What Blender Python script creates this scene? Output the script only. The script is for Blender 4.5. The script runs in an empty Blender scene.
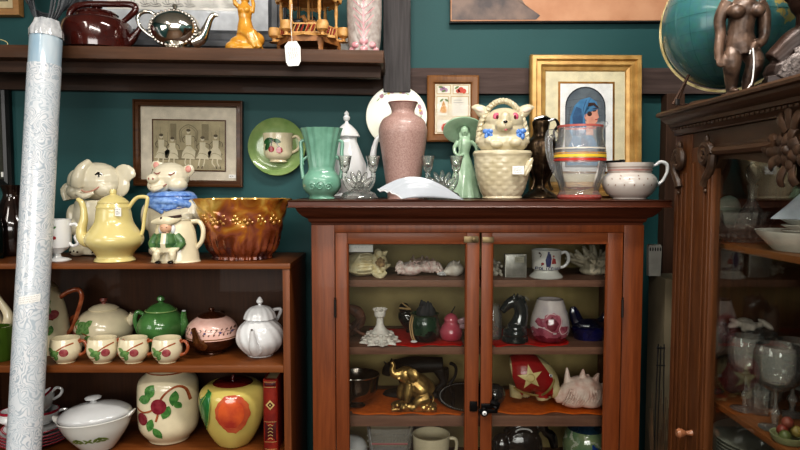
import bpy, bmesh, math, random
from math import sin, cos, pi, sqrt, atan2, radians
from mathutils import Vector, Matrix, noise
random.seed(7)
F = 640.0; ZC = 1.55; PITCH = math.atan(40/640)
SC = bpy.context.scene
COL = SC.collection

# ---------- camera geometry: where a sight line meets a plane ----------
def v_of(z, Y):
    t = (z-ZC)/Y
    return (t*cos(PITCH)+sin(PITCH))/(cos(PITCH)-t*sin(PITCH))
def Z(py, Y):
    v = (225-py)/F
    return ZC + Y*(-sin(PITCH)+v*cos(PITCH))/(cos(PITCH)+v*sin(PITCH))
def X(px, Y, z):
    v = v_of(z, Y)
    return (px-400)/F*Y/(cos(PITCH)+v*sin(PITCH))

# ---------- materials ----------
MATS = {}
def srgb(c):
    return tuple((x/12.92 if x <= .04045 else ((x+.055)/1.055)**2.4) for x in [k/255 for k in c])+(1,)
def nodes(name):
    m = bpy.data.materials.new(name); m.use_nodes = True
    nt = m.node_tree; b = nt.nodes['Principled BSDF']
    return m, nt, b
def mat(name, c, rough=.35, metal=0, var=.06, scale=30, bump=0, coat=0, c2=None, trans=0, ior=1.45, bscale=None, alpha=1, spec=.5, emis=0, stretch=(1,1,1)):
    if name in MATS: return MATS[name]
    m, nt, b = nodes(name)
    tc = nt.nodes.new('ShaderNodeTexCoord'); mp = nt.nodes.new('ShaderNodeMapping')
    mp.inputs['Scale'].default_value = stretch
    nz = nt.nodes.new('ShaderNodeTexNoise'); nz.inputs['Scale'].default_value = scale; nz.inputs['Detail'].default_value = 4
    nt.links.new(tc.outputs['Object'], mp.inputs['Vector']); nt.links.new(mp.outputs['Vector'], nz.inputs['Vector'])
    cr = nt.nodes.new('ShaderNodeValToRGB')
    a = srgb(c); d = srgb(c2) if c2 else tuple(min(1, x*(1-var*3)) for x in a[:3])+(1,)
    cr.color_ramp.elements[0].position = .35; cr.color_ramp.elements[1].position = .65
    cr.color_ramp.elements[0].color = d; cr.color_ramp.elements[1].color = a
    nt.links.new(nz.outputs['Fac'], cr.inputs['Fac']); nt.links.new(cr.outputs['Color'], b.inputs['Base Color'])
    b.inputs['Roughness'].default_value = rough; b.inputs['Metallic'].default_value = metal
    b.inputs['Coat Weight'].default_value = coat; b.inputs['Coat Roughness'].default_value = .08
    b.inputs['Transmission Weight'].default_value = trans; b.inputs['IOR'].default_value = ior
    b.inputs['Alpha'].default_value = alpha; b.inputs['Specular IOR Level'].default_value = spec
    if emis:
        b.inputs['Emission Color'].default_value = a; b.inputs['Emission Strength'].default_value = emis
    if bump:
        n2 = nt.nodes.new('ShaderNodeTexNoise'); n2.inputs['Scale'].default_value = bscale or scale*3
        nt.links.new(mp.outputs['Vector'], n2.inputs['Vector'])
        bp = nt.nodes.new('ShaderNodeBump'); bp.inputs['Strength'].default_value = bump; bp.inputs['Distance'].default_value = .002
        nt.links.new(n2.outputs['Fac'], bp.inputs['Height']); nt.links.new(bp.outputs['Normal'], b.inputs['Normal'])
    MATS[name] = m
    return m
def wood(name, c, c2, axis='Z', rough=.45, scale=1.0, bump=.15, coat=.1):
    if name in MATS: return MATS[name]
    m, nt, b = nodes(name)
    tc = nt.nodes.new('ShaderNodeTexCoord'); mp = nt.nodes.new('ShaderNodeMapping')
    s = {'X': (2.5, 38, 38), 'Y': (38, 2.5, 38), 'Z': (38, 38, 2.5)}[axis]
    mp.inputs['Scale'].default_value = tuple(k*scale for k in s)
    n1 = nt.nodes.new('ShaderNodeTexNoise'); n1.inputs['Scale'].default_value = 1; n1.inputs['Detail'].default_value = 6; n1.inputs['Distortion'].default_value = .6
    n3 = nt.nodes.new('ShaderNodeTexNoise'); n3.inputs['Scale'].default_value = 3.2; n3.inputs['Detail'].default_value = 8
    mx = nt.nodes.new('ShaderNodeMath'); mx.operation = 'ADD'
    sc = nt.nodes.new('ShaderNodeMath'); sc.operation = 'MULTIPLY'; sc.inputs[1].default_value = .5
    cr = nt.nodes.new('ShaderNodeValToRGB')
    cr.color_ramp.elements[0].position = .28; cr.color_ramp.elements[1].position = .72
    cr.color_ramp.elements[0].color = srgb(c2); cr.color_ramp.elements[1].color = srgb(c)
    nt.links.new(tc.outputs['Object'], mp.inputs['Vector'])
    for n in (n1, n3): nt.links.new(mp.outputs['Vector'], n.inputs['Vector'])
    nt.links.new(n1.outputs['Fac'], mx.inputs[0]); nt.links.new(n3.outputs['Fac'], mx.inputs[1]); nt.links.new(mx.outputs[0], sc.inputs[0])
    nt.links.new(sc.outputs[0], cr.inputs['Fac']); nt.links.new(cr.outputs['Color'], b.inputs['Base Color'])
    b.inputs['Roughness'].default_value = rough; b.inputs['Coat Weight'].default_value = coat*.3; b.inputs['Specular IOR Level'].default_value = .3
    bp = nt.nodes.new('ShaderNodeBump'); bp.inputs['Strength'].default_value = bump; bp.inputs['Distance'].default_value = .002
    nt.links.new(n3.outputs['Fac'], bp.inputs['Height']); nt.links.new(bp.outputs['Normal'], b.inputs['Normal'])
    MATS[name] = m
    return m
def pane_mat(name, tint=(254,255,254), refl=1.0, haze=0.0):
    "thin flat glass: clear, with fresnel reflection and a little dust"
    if name in MATS: return MATS[name]
    m = bpy.data.materials.new(name); m.use_nodes = True; nt = m.node_tree; nt.nodes.clear()
    out = nt.nodes.new('ShaderNodeOutputMaterial'); tr = nt.nodes.new('ShaderNodeBsdfTransparent'); gl = nt.nodes.new('ShaderNodeBsdfGlossy')
    tr.inputs['Color'].default_value = srgb(tint); gl.inputs['Roughness'].default_value = .02
    fr = nt.nodes.new('ShaderNodeFresnel'); fr.inputs['IOR'].default_value = 1.5
    mu = nt.nodes.new('ShaderNodeMath'); mu.operation = 'MULTIPLY'; mu.inputs[1].default_value = refl
    mx = nt.nodes.new('ShaderNodeMixShader'); df = nt.nodes.new('ShaderNodeBsdfDiffuse'); m2 = nt.nodes.new('ShaderNodeMixShader')
    nz = nt.nodes.new('ShaderNodeTexNoise'); nz.inputs['Scale'].default_value = 4; m3 = nt.nodes.new('ShaderNodeMath'); m3.operation = 'MULTIPLY'; m3.inputs[1].default_value = haze
    nt.links.new(fr.outputs[0], mu.inputs[0]); nt.links.new(mu.outputs[0], mx.inputs[0])
    nt.links.new(tr.outputs[0], mx.inputs[1]); nt.links.new(gl.outputs[0], mx.inputs[2])
    nt.links.new(nz.outputs['Fac'], m3.inputs[0]); nt.links.new(m3.outputs[0], m2.inputs[0])
    nt.links.new(mx.outputs[0], m2.inputs[1]); nt.links.new(df.outputs[0], m2.inputs[2])
    nt.links.new(m2.outputs[0], out.inputs['Surface'])
    MATS[name] = m
    return m
def glassy(name, tint=(246,249,246), refl=2.0, body=.12, rough=.04, ior=1.5, refr=.15):
    "pressed glass: part clear, part refracting, strong edge sparkle"
    if name in MATS: return MATS[name]
    m = bpy.data.materials.new(name); m.use_nodes = True; nt = m.node_tree; nt.nodes.clear()
    out = nt.nodes.new('ShaderNodeOutputMaterial'); tr = nt.nodes.new('ShaderNodeBsdfTransparent'); gl = nt.nodes.new('ShaderNodeBsdfGlossy')
    rf = nt.nodes.new('ShaderNodeBsdfGlass'); rf.inputs['Color'].default_value = srgb(tint); rf.inputs['Roughness'].default_value = rough; rf.inputs['IOR'].default_value = ior
    df = nt.nodes.new('ShaderNodeBsdfDiffuse'); df.inputs['Color'].default_value = srgb(tint)
    tr.inputs['Color'].default_value = srgb(tint); gl.inputs['Roughness'].default_value = rough
    lw = nt.nodes.new('ShaderNodeLayerWeight'); lw.inputs['Blend'].default_value = .25
    mu = nt.nodes.new('ShaderNodeMath'); mu.operation = 'MULTIPLY'; mu.inputs[1].default_value = refl; mu.use_clamp = True
    a = nt.nodes.new('ShaderNodeMixShader'); a.inputs[0].default_value = refr
    b = nt.nodes.new('ShaderNodeMixShader'); b.inputs[0].default_value = body
    c = nt.nodes.new('ShaderNodeMixShader')
    nt.links.new(lw.outputs['Fresnel'], mu.inputs[0]); nt.links.new(tr.outputs[0], a.inputs[1]); nt.links.new(rf.outputs[0], a.inputs[2])
    nt.links.new(a.outputs[0], b.inputs[1]); nt.links.new(df.outputs[0], b.inputs[2])
    nt.links.new(mu.outputs[0], c.inputs[0]); nt.links.new(b.outputs[0], c.inputs[1]); nt.links.new(gl.outputs[0], c.inputs[2])
    nt.links.new(c.outputs[0], out.inputs['Surface'])
    MATS[name] = m
    return m

# ---------- mesh builder ----------
def cr(pts, n=6):
    "Catmull-Rom through points (tuples of any length)"
    P = [Vector(p) if len(p) < 4 else p for p in pts]
    P = [tuple(p) for p in pts]
    out = []
    for i in range(len(P)-1):
        p0 = P[max(i-1, 0)]; p1 = P[i]; p2 = P[i+1]; p3 = P[min(i+2, len(P)-1)]
        for k in range(n):
            t = k/n
            out.append(tuple(.5*((2*b)+(-a+c)*t+(2*a-5*b+4*c-d)*t*t+(-a+3*b-3*c+d)*t**3) for a, b, c, d in zip(p0, p1, p2, p3)))
    out.append(P[-1])
    return out
class M:
    def __init__(s): s.bm = bmesh.new(); s.mi = 0; s.mark = set()
    def v(s, x, y, z): return s.bm.verts.new((x, y, z))
    def f(s, vs):
        try:
            f = s.bm.faces.new(vs); f.material_index = s.mi; return f
        except ValueError: return None
    def set(s, i): s.mi = i; return s
    def start(s): s.mark = set(s.bm.verts); return s
    def xf(s, mtx):
        for v in s.bm.verts:
            if v not in s.mark: v.co = mtx @ v.co
        return s
    def rings(s, R, closed=True, cap0=False, cap1=False, loop=False):
        n = len(R)
        for i in range(n if loop else n-1):
            a = R[i]; b = R[(i+1) % n]
            m = max(len(a), len(b))
            if len(a) == 1 and len(b) == 1: continue
            rng = range(m if closed else m-1)
            for j in rng:
                k = (j+1) % m
                if len(a) == 1: s.f([a[0], b[k], b[j]])
                elif len(b) == 1: s.f([a[j], a[k], b[0]])
                else: s.f([a[j], a[k], b[k], b[j]])
        if cap0 and len(R[0]) > 2: s.f(list(reversed(R[0])))
        if cap1 and len(R[-1]) > 2: s.f(R[-1])
        return s
    def lathe(s, prof, seg=40, c=(0, 0, 0), sx=1, sy=1, mod=None, smooth=0, caps=True):
        if smooth: prof = cr(prof, smooth)
        R = []
        for (r, z) in prof:
            if abs(r) < 1e-4: R.append([s.v(c[0], c[1], c[2]+z)])
            else:
                ring = []
                for j in range(seg):
                    t = 2*pi*j/seg; rr = mod(t, r, z) if mod else r
                    ring.append(s.v(c[0]+rr*cos(t)*sx, c[1]+rr*sin(t)*sy, c[2]+z))
                R.append(ring)
        return s.rings(R, cap0=caps, cap1=caps)
    def tube(s, pts, r, seg=8, closed=False, smooth=0, flat=1.0, up=None):
        n0 = len(pts)
        rr = list(r) if isinstance(r, (list, tuple)) else [r]*n0
        if smooth:
            q = cr([tuple(p)+(k,) for p, k in zip(pts, rr)]+([tuple(pts[0])+(rr[0],)] if closed else []), smooth)
            if closed: q = q[:-1]
            pts = [p[:3] for p in q]; rr = [max(.01, p[3]) for p in q]
        P = [Vector(p) for p in pts]; n = len(P); R = []
        prev = None
        for i in range(n):
            if closed: t = P[(i+1) % n]-P[i-1]
            else: t = P[min(i+1, n-1)]-P[max(i-1, 0)]
            if t.length < 1e-9: t = Vector((0, 0, 1))
            t.normalize()
            if prev is None:
                ref = Vector(up) if up else (Vector((0, 1, 0)) if abs(t.y) < .9 else Vector((1, 0, 0)))
                a = (ref-t*ref.dot(t)).normalized()
            else: a = (prev-t*prev.dot(t)); a = a.normalized() if a.length > 1e-6 else prev
            prev = a; b = t.cross(a)
            R.append([s.bm.verts.new(P[i]+(a*cos(2*pi*j/seg)*flat+b*sin(2*pi*j/seg))*rr[i]) for j in range(seg)])
        return s.rings(R, cap0=not closed, cap1=not closed, loop=closed)
    def box(s, x0, x1, y0, y1, z0, z1, bev=0):
        V = [s.v(x, y, z) for x in (x0, x1) for y in (y0, y1) for z in (z0, z1)]
        fs = [s.f([V[i] for i in q]) for q in ((0, 1, 3, 2), (4, 6, 7, 5), (0, 4, 5, 1), (2, 3, 7, 6), (0, 2, 6, 4), (1, 5, 7, 3))]
        if bev:
            es = set(e for f in fs for e in f.edges)
            r = bmesh.ops.bevel(s.bm, geom=list(es), offset=bev, segments=2, affect='EDGES', profile=.6)
            for f in r['faces']: f.material_index = s.mi
        return s
    def ell(s, x, y, z, rx, ry=None, rz=None, seg=20, rot=None):
        ry = rx if ry is None else ry; rz = rx if rz is None else rz
        h = seg//2; R = []
        mt = Matrix.Rotation(rot[0], 3, rot[1]) if rot else Matrix.Identity(3)
        for i in range(h+1):
            a = -pi/2+pi*i/h
            if i in (0, h): pts = [Vector((0, 0, rz*sin(a)))]
            else: pts = [Vector((rx*cos(a)*cos(2*pi*j/seg), ry*cos(a)*sin(2*pi*j/seg), rz*sin(a))) for j in range(seg)]
            R.append([s.bm.verts.new(mt @ p+Vector((x, y, z))) for p in pts])
        return s.rings(R)
    def prism(s, poly, y0, y1):
        "polygon in x,z pushed from y0 to y1"
        a = [s.v(x, y0, z) for x, z in poly]; b = [s.v(x, y1, z) for x, z in poly]
        s.f(a); s.f(list(reversed(b)))
        n = len(poly)
        for i in range(n): s.f([a[i], b[i], b[(i+1) % n], a[(i+1) % n]])
        return s
    def frame(s, x0, x1, z0, z1, prof):
        "mitred rectangular moulding; prof = [(inset, y)] closed loop"
        R = []
        for (ix, y) in prof:
            R.append([s.v(x0+ix, y, z0+ix), s.v(x1-ix, y, z0+ix), s.v(x1-ix, y, z1-ix), s.v(x0+ix, y, z1-ix)])
        return s.rings(R, loop=True)
    def grid(s, fn, nu, nv, wrap=False):
        G = [[s.v(*fn(i/nu, j/nv)) for j in range(nv if wrap else nv+1)] for i in range(nu+1)]
        return s.rings(G, closed=wrap)
    def decal(s, poly, surf, off=.25, rings=4, holes=False):
        "star-shaped patch in x,z laid on a front surface y = surf(x, z)"
        n = len(poly); cx = sum(p[0] for p in poly)/n; cz = sum(p[1] for p in poly)/n
        R = [[s.v(cx, surf(cx, cz)-off, cz)]]
        for k in range(1, rings+1):
            t = k/rings; ring = []
            for (x, z) in poly:
                xx = cx+(x-cx)*t; zz = cz+(z-cz)*t
                ring.append(s.v(xx, surf(xx, zz)-off, zz))
            R.append(ring)
        return s.rings(R)
    def stroke(s, pts, w, surf, off=.3, smooth=4):
        "painted line on a surface"
        p = cr(pts, smooth) if smooth else pts
        L = []
        for i, q in enumerate(p):
            a = p[max(i-1, 0)]; b = p[min(i+1, len(p)-1)]; dx, dz = b[0]-a[0], b[1]-a[1]; l = math.hypot(dx, dz) or 1
            nx, nz = -dz/l*w/2, dx/l*w/2
            L.append([s.v(q[0]+nx, surf(q[0]+nx, q[1]+nz)-off, q[1]+nz), s.v(q[0]-nx, surf(q[0]-nx, q[1]-nz)-off, q[1]-nz)])
        for i in range(len(L)-1): s.f([L[i][0], L[i+1][0], L[i+1][1], L[i][1]])
        return s
def lathe_surf(prof, c=(0, 0, 0), sx=1, sy=1):
    pr = sorted((z, r) for r, z in prof)
    def rad(z):
        z -= c[2]
        if z <= pr[0][0]: return pr[0][1]
        for (z0, r0), (z1, r1) in zip(pr, pr[1:]):
            if z <= z1: return r0+(r1-r0)*((z-z0)/((z1-z0) or 1))
        return pr[-1][1]
    def fn(x, z):
        r = rad(z)*1.0; u = (x-c[0])/sx
        return c[1]-sy*sqrt(max(.05, r*r-u*u))
    return fn
flatsurf = lambda y: (lambda x, z: y)
def circ(cx, cz, r, n=16, rz=None, jag=0, a0=0):
    rz = rz or r
    return [(cx+(r*(1+jag*random.uniform(-1, 1)))*cos(2*pi*i/n+a0), cz+(rz*(1+jag*random.uniform(-1, 1)))*sin(2*pi*i/n+a0)) for i in range(n)]
def leaf(cx, cz, L, Wd, ang, n=7):
    out = []
    for k in range(n+1):
        t = k/n; out.append((t*L-L/2, Wd/2*sin(pi*t)**.8 if 0 < t < 1 else 0))
    for k in range(n-1, 0, -1):
        t = k/n; out.append((t*L-L/2, -Wd/2*sin(pi*t)**.8))
    c, s = cos(radians(ang)), sin(radians(ang))
    return [(cx+x*c-z*s, cz+x*s+z*c) for x, z in out]
def star(cx, cz, r, r2, n=5, a0=pi/2):
    return [(cx+(r if i % 2 == 0 else r2)*cos(a0+pi*i/n), cz+(r if i % 2 == 0 else r2)*sin(a0+pi*i/n)) for i in range(2*n)]

# ---------- things ----------
class Th: pass
def thing(name, label, cat, px=None, Y=0, z=0, group=None, rz=0, rot=None, loc=None, s=None):
    t = Th(); o = bpy.data.objects.new(name, None); COL.objects.link(o)
    o.empty_display_size = .02
    o.location = loc if loc else (X(px, Y, z), Y, z)
    o.rotation_euler = rot or (0, 0, radians(rz))
    o['label'] = label; o['category'] = cat
    if group: o['group'] = group
    t.e = o; t.s = s if s else Y/F
    return t
def mesh_obj(name, m, mats, s=1.0, smooth=True, parent=None, ang=38, solid=0):
    me = bpy.data.meshes.new(name); bmesh.ops.recalc_face_normals(m.bm, faces=m.bm.faces[:]) if solid is not None else None
    m.bm.to_mesh(me); m.bm.free()
    if s != 1: me.transform(Matrix.Scale(s, 4))
    for k in (mats if isinstance(mats, (list, tuple)) else [mats]): me.materials.append(k)
    if smooth:
        me.shade_smooth(); me.set_sharp_from_angle(angle=radians(ang))
    o = bpy.data.objects.new(name, me); COL.objects.link(o)
    if parent: o.parent = parent
    return o
def part(t, name, m, mats, parent=None, smooth=True, label=None, ang=38, stuff=False):
    o = mesh_obj(name, m, mats, t.s, smooth, parent or t.e, ang)
    if label: o['label'] = label
    if stuff: o['kind'] = 'stuff'
    return o
def single(name, label, cat, m, mats, px, Y, z, group=None, rz=0, rot=None, smooth=True, kind=None, s=None, loc=None, ang=38):
    o = mesh_obj(name, m, mats, s or Y/F, smooth, None, ang)
    o.location = loc if loc else (X(px, Y, z), Y, z); o.rotation_euler = rot or (0, 0, radians(rz))
    if label: o['label'] = label; o['category'] = cat
    if group: o['group'] = group
    if kind: o['kind'] = kind
    return o
def struct(name, m, mats, smooth=False, loc=(0, 0, 0)):
    o = mesh_obj(name, m, mats, 1, smooth); o.location = loc; o['kind'] = 'structure'
    return o
def bake(o, voxel=None, sm=6, paint=None, sub=0):
    "fuse the overlapping lumps of a mesh into one continuous skin"
    if voxel:
        md = o.modifiers.new('r', 'REMESH'); md.mode = 'VOXEL'; md.voxel_size = voxel; md.use_smooth_shade = True
    if sm:
        md = o.modifiers.new('s', 'SMOOTH'); md.factor = .5; md.iterations = sm
    dg = bpy.context.evaluated_depsgraph_get(); dg.update()
    me = bpy.data.meshes.new_from_object(o.evaluated_get(dg))
    o.modifiers.clear(); mats = list(o.data.materials); old = o.data; o.data = me
    me.materials.clear()
    for k in mats: me.materials.append(k)
    bpy.data.meshes.remove(old)
    me.shade_smooth()
    for p in me.polygons: p.material_index = 0
    if paint:
        for p in me.polygons: p.material_index = paint(p.center, p.normal)
    return o
def organic(t, name, m, mats, vox=.8, sm=5, paint=None, parent=None, label=None):
    "m in px units; paint(centre_px, normal) gives the material slot"
    o = part(t, name, m, mats, parent, label=label)
    s = t.s
    return bake(o, vox*s, sm, (lambda c, n: paint(c/s, n)) if paint else None)
def text_mesh(m, txt, x, z, y, h, sp=.72, w=None, th=.12, surf=None, off=.3):
    "simple stroke lettering, h = cap height"
    G = {'A': [((0, 0), (.5, 1), (1, 0)), ((.2, .4), (.8, .4))], 'B': [((0, 0), (0, 1), (.7, 1), (.9, .75), (.7, .5), (0, .5)), ((.7, .5), (1, .25), (.7, 0), (0, 0))],
         'C': [((1, .85), (.6, 1), (.1, .8), (0, .5), (.1, .2), (.6, 0), (1, .15))], 'D': [((0, 0), (0, 1), (.6, 1), (1, .6), (1, .4), (.6, 0), (0, 0))],
         'E': [((1, 0), (0, 0), (0, 1), (1, 1)), ((0, .5), (.7, .5))], 'I': [((.5, 0), (.5, 1))], 'L': [((0, 1), (0, 0), (1, 0))],
         'M': [((0, 0), (0, 1), (.5, .3), (1, 1), (1, 0))], 'N': [((0, 0), (0, 1), (1, 0), (1, 1))], 'O': [((.5, 0), (.05, .3), (.05, .7), (.5, 1), (.95, .7), (.95, .3), (.5, 0))],
         'P': [((0, 0), (0, 1), (.8, 1), (1, .75), (.8, .5), (0, .5))], 'R': [((0, 0), (0, 1), (.8, 1), (1, .75), (.8, .5), (0, .5)), ((.4, .5), (1, 0))],
         'S': [((1, .85), (.6, 1), (.1, .85), (.1, .6), (.9, .4), (.9, .15), (.5, 0), (0, .15))], 'T': [((0, 1), (1, 1)), ((.5, 1), (.5, 0))],
         '$': [((1, .8), (.5, .95), (.1, .8), (.1, .6), (.9, .4), (.9, .2), (.5, .05), (0, .2)), ((.5, 0), (.5, 1))],
         '1': [((.3, .8), (.6, 1), (.6, 0))], '2': [((0, .8), (.4, 1), (.9, .8), (.8, .5), (0, 0), (1, 0))], '5': [((1, 1), (.1, 1), (.1, .55), (.7, .6), (1, .3), (.6, 0), (0, .1))],
         '0': [((.5, 0), (.05, .3), (.05, .7), (.5, 1), (.95, .7), (.95, .3), (.5, 0))], '8': [((.5, .5), (.1, .75), (.5, 1), (.9, .75), (.5, .5), (0, .25), (.5, 0), (1, .25), (.5, .5))],
         '.': [((.4, 0), (.6, .1))], '-': [((.1, .5), (.9, .5))], '~': [((0, .3), (.2, .8), (.4, .2), (.6, .8), (.8, .2), (1, .6))]}
    sf = surf or flatsurf(y)
    w = w or h*.55
    cx = x
    for ch in txt:
        for st in G.get(ch, []):
            m.stroke([(cx+a*w, z+b*h) for a, b in st], th*h, sf, off=off, smooth=0)
        cx += w/sp
    return m
def scribble(m, x0, x1, z0, z1, rows, y, surf=None, th=.35, off=.3):
    "illegible handwriting lines as on a price tag"
    sf = surf or flatsurf(y)
    for r in range(rows):
        zc = z1-(z1-z0)*(r+.5)/rows; hh = (z1-z0)/rows*.3; x = x0+random.uniform(0, .1)*(x1-x0)
        while x < x1-(x1-x0)*.1:
            L = random.uniform(.12, .3)*(x1-x0); pts = []
            k = 5
            for i in range(k): pts.append((x+L*i/(k-1), zc+hh*random.uniform(-1, 1)))
            if pts[-1][0] > x1: break
            m.stroke(pts, th, sf, off=off, smooth=2); x += L+.08*(x1-x0)
    return m
# ================= palette =================
TEAL = mat('teal_wall_paint', (29, 77, 78), .6, var=.03, scale=3, bump=.12, bscale=160, c2=(27, 72, 73))
CREAM = mat('cream_glaze', (214, 205, 182), .16, var=.02, coat=.5)
WHITEG = mat('white_glaze', (214, 214, 214), .14, var=.01, coat=.5)
IVORY = mat('ivory_glaze', (218, 206, 176), .18, var=.03, coat=.4)
YELLOW = mat('pale_yellow_glaze', (208, 192, 132), .2, var=.02, coat=.4)
BLACK = mat('black_glaze', (14, 13, 14), .15, coat=.4)
BLACKM = mat('matt_black', (16, 15, 15), .6)
PINKD = mat('pink_detail', (205, 120, 125), .3)
REDC = mat('cherry_red', (150, 22, 28), .2, coat=.4)
APPLE = mat('apple_red_paint', (140, 48, 56), .22, c2=(172, 84, 78), scale=60)
LEAFG = mat('leaf_green_paint', (56, 104, 52), .25, c2=(88, 138, 72), scale=80)
LEAFD = mat('dark_leaf_green_paint', (30, 72, 40), .25, c2=(60, 108, 60), scale=80)
TWIG = mat('brown_twig_glaze', (128, 62, 34), .25, c2=(160, 92, 60), scale=60, coat=.3)
BLUEB = mat('blue_bandana_glaze', (92, 130, 196), .2, c2=(140, 172, 222), scale=90)
PAPER = mat('white_paper', (232, 230, 226), .8, var=.01)
INK = mat('grey_ink', (96, 92, 90), .8)
INKD = mat('dark_ink', (38, 34, 32), .8)
GOLD = mat('gold_leaf_wood', (196, 158, 98), .36, metal=.25, c2=(166, 126, 70), scale=24)
GOLDD = mat('antique_gold', (150, 108, 50), .4, metal=.5, c2=(110, 74, 30), scale=24)
CAB_Z = wood('cabinet_wood_upright', (124, 66, 32), (84, 40, 16), 'Z', .4)
CAB_X = wood('cabinet_wood_across', (120, 66, 34), (80, 39, 17), 'X', .4)
CAB_TOP = wood('cabinet_cornice_wood', (92, 48, 30), (58, 28, 16), 'X', .35)
SHELFW = wood('weathered_shelf_wood', (142, 104, 84), (98, 68, 56), 'X', .6)
BK_X = wood('bookcase_wood_across', (126, 74, 36), (92, 49, 18), 'X', .45)
BK_Z = wood('bookcase_wood_upright', (120, 68, 34), (84, 44, 18), 'Z', .45)
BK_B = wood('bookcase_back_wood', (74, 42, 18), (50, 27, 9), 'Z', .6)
TOPSH = wood('top_shelf_wood', (92, 62, 42), (60, 38, 24), 'X', .55)
GREYW = wood('grey_barn_wood', (88, 84, 84), (48, 45, 46), 'Z', .75, bump=.5, coat=0)
GREYX = wood('grey_barn_wood_across', (92, 76, 72), (56, 44, 40), 'X', .75, bump=.5, coat=0)
DARKX = wood('dark_brown_board', (78, 56, 44), (42, 28, 22), 'X', .65)
DARKZ = wood('dark_brown_upright', (84, 58, 42), (48, 32, 24), 'Z', .65)
OAK_Z = wood('carved_oak_upright', (100, 60, 30), (60, 32, 14), 'Z', .42, scale=1.3)
OAK_Y = wood('carved_oak_along', (76, 54, 38), (46, 31, 21), 'Y', .42, scale=1.3)
OAK_C = mat('carved_oak_ornament', (74, 54, 40), .45, c2=(46, 32, 22), scale=40)
PANE = pane_mat('door_glass', (253, 254, 253), .9, 0)
PANE2 = pane_mat('side_cabinet_glass', (252, 253, 251), .2, .0)
BRASS = mat('aged_brass', (128, 112, 82), .4, metal=.6, c2=(84, 70, 48))
STEEL = mat('dark_steel', (70, 66, 64), .35, metal=.9)

# ================= room =================
XL, XR, YF, YB, ZT = -2.3, 1.32, -2.6, 2.2, 2.85
floor = struct('floor', M().box(XL-.1, XR+.1, YF-.1, YB+.1, -.1, 0), wood('floor_boards', (110, 84, 62), (70, 50, 36), 'Y', .5))
struct('ceiling', M().box(XL-.1, XR+.1, YF-.1, YB+.1, ZT, ZT+.1), mat('ceiling_paint', (196, 192, 184), .9))
struct('wall_back', M().box(XL-.1, XR+.1, YB, YB+.1, 0, ZT), TEAL)
struct('wall_left', M().box(XL-.1, XL, YF, YB, 0, ZT), TEAL)
struct('wall_right', M().box(XR, XR+.1, YF, YB, 0, ZT), TEAL)
struct('wall_front', M().box(XL-.1, XR+.1, YF-.1, YF, 0, ZT), mat('front_wall_paint', (196, 188, 174), .8))

# wall boards: a level board on the right, the sagging board under the shelf, the grey post
def xs(px, Y): return (px-400)/F*Y
zc1, zc0 = Z(68, 2.17), Z(94, 2.17)
struct('trim_1', M().box(xs(409, 2.17), XR, 2.168, 2.2, zc0, zc1, .002), GREYX)
struct('trim_2', M().box(xs(383.5, 2.13), xs(410.5, 2.13), 2.13, 2.2, zc0, ZT, .004), GREYW)
struct('trim_3', M().box(xs(663, 2.16), xs(681, 2.16), 2.15, 2.2, 0, zc0-.001, .003), DARKZ)

# ================= top wall shelf =================
SH_Y0, SH_Y1 = 1.93, 2.195
sh_zt = Z(47.4, SH_Y0); sh_thk = 12.5*SH_Y0/F; TILT = radians(.85)
shx0, shx1 = xs(-60, SH_Y0), xs(384, SH_Y0)
sxm = xs(205, SH_Y0)
shelf = thing('wall_shelf', 'long dark wooden wall shelf butting against the grey post, kettle and teapot on it', 'shelf', loc=(sxm, SH_Y0, sh_zt), rot=(0, TILT, 0), s=1)
part(shelf, 'shelf_board', M().box(shx0-sxm, shx1-sxm, 0, SH_Y1-SH_Y0-.001, -sh_thk, 0, .003), TOPSH)
part(shelf, 'wall_cleat', M().box(shx0-sxm, shx1-sxm, SH_Y1-SH_Y0-.03, SH_Y1-SH_Y0, zc0+.004-sh_zt, -sh_thk, .002), DARKX)
part(shelf, 'support_rail', M().box(shx0-sxm, shx1-sxm-.01, .05, .085, -sh_thk-.035, -sh_thk, .002), DARKX)
def shz(px, Y=2.02): return sh_zt-(xs(px, Y)-sxm)*math.tan(TILT)+.0005

# ================= main glazed cabinet =================
YD = 1.785                                  # door faces
ZCT = Z(200.5, 1.74)
def cx(px, Y=1.8): return xs(px, Y)
bl, br = cx(311), cx(644.5)
cab = thing('display_cabinet', 'reddish brown wooden cabinet with two glazed doors and moulded cornice, centre of the room', 'cabinet', loc=((bl+br)/2, 1.97, 0), s=1)
ox, oy = (bl+br)/2, 1.97
def cbox(m, x0, x1, y0, y1, z0, z1, b=.0015): return m.box(x0-ox, x1-ox, y0-oy, y1-oy, z0, z1, b)
zc_b = Z(225, 1.80)                          # underside of cornice
part(cab, 'side_panel', cbox(M(), bl, bl+.018, 1.80, 2.15, .02, zc_b), CAB_Z)
part(cab, 'side_panel', cbox(M(), br-.018, br, 1.80, 2.15, .02, zc_b), CAB_Z)
part(cab, 'back_panel', cbox(M(), bl+.018, br-.018, 2.135, 2.15, .02, zc_b), mat('olive_back_panel', (178, 160, 108), .7, c2=(146, 130, 84), scale=6))
fz = Z(232.5, 1.80)
m = M(); cbox(m, bl+.0005, cx(334.5), 1.797, 1.82, .02, zc_b); cbox(m, cx(624.5), br-.0005, 1.797, 1.82, .02, zc_b)
cbox(m, cx(334.5), cx(624.5), 1.798, 1.82, fz, zc_b); cbox(m, cx(334.5), cx(624.5), 1.798, 1.82, .02, .14)
part(cab, 'face_frame', m, CAB_Z)
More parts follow.
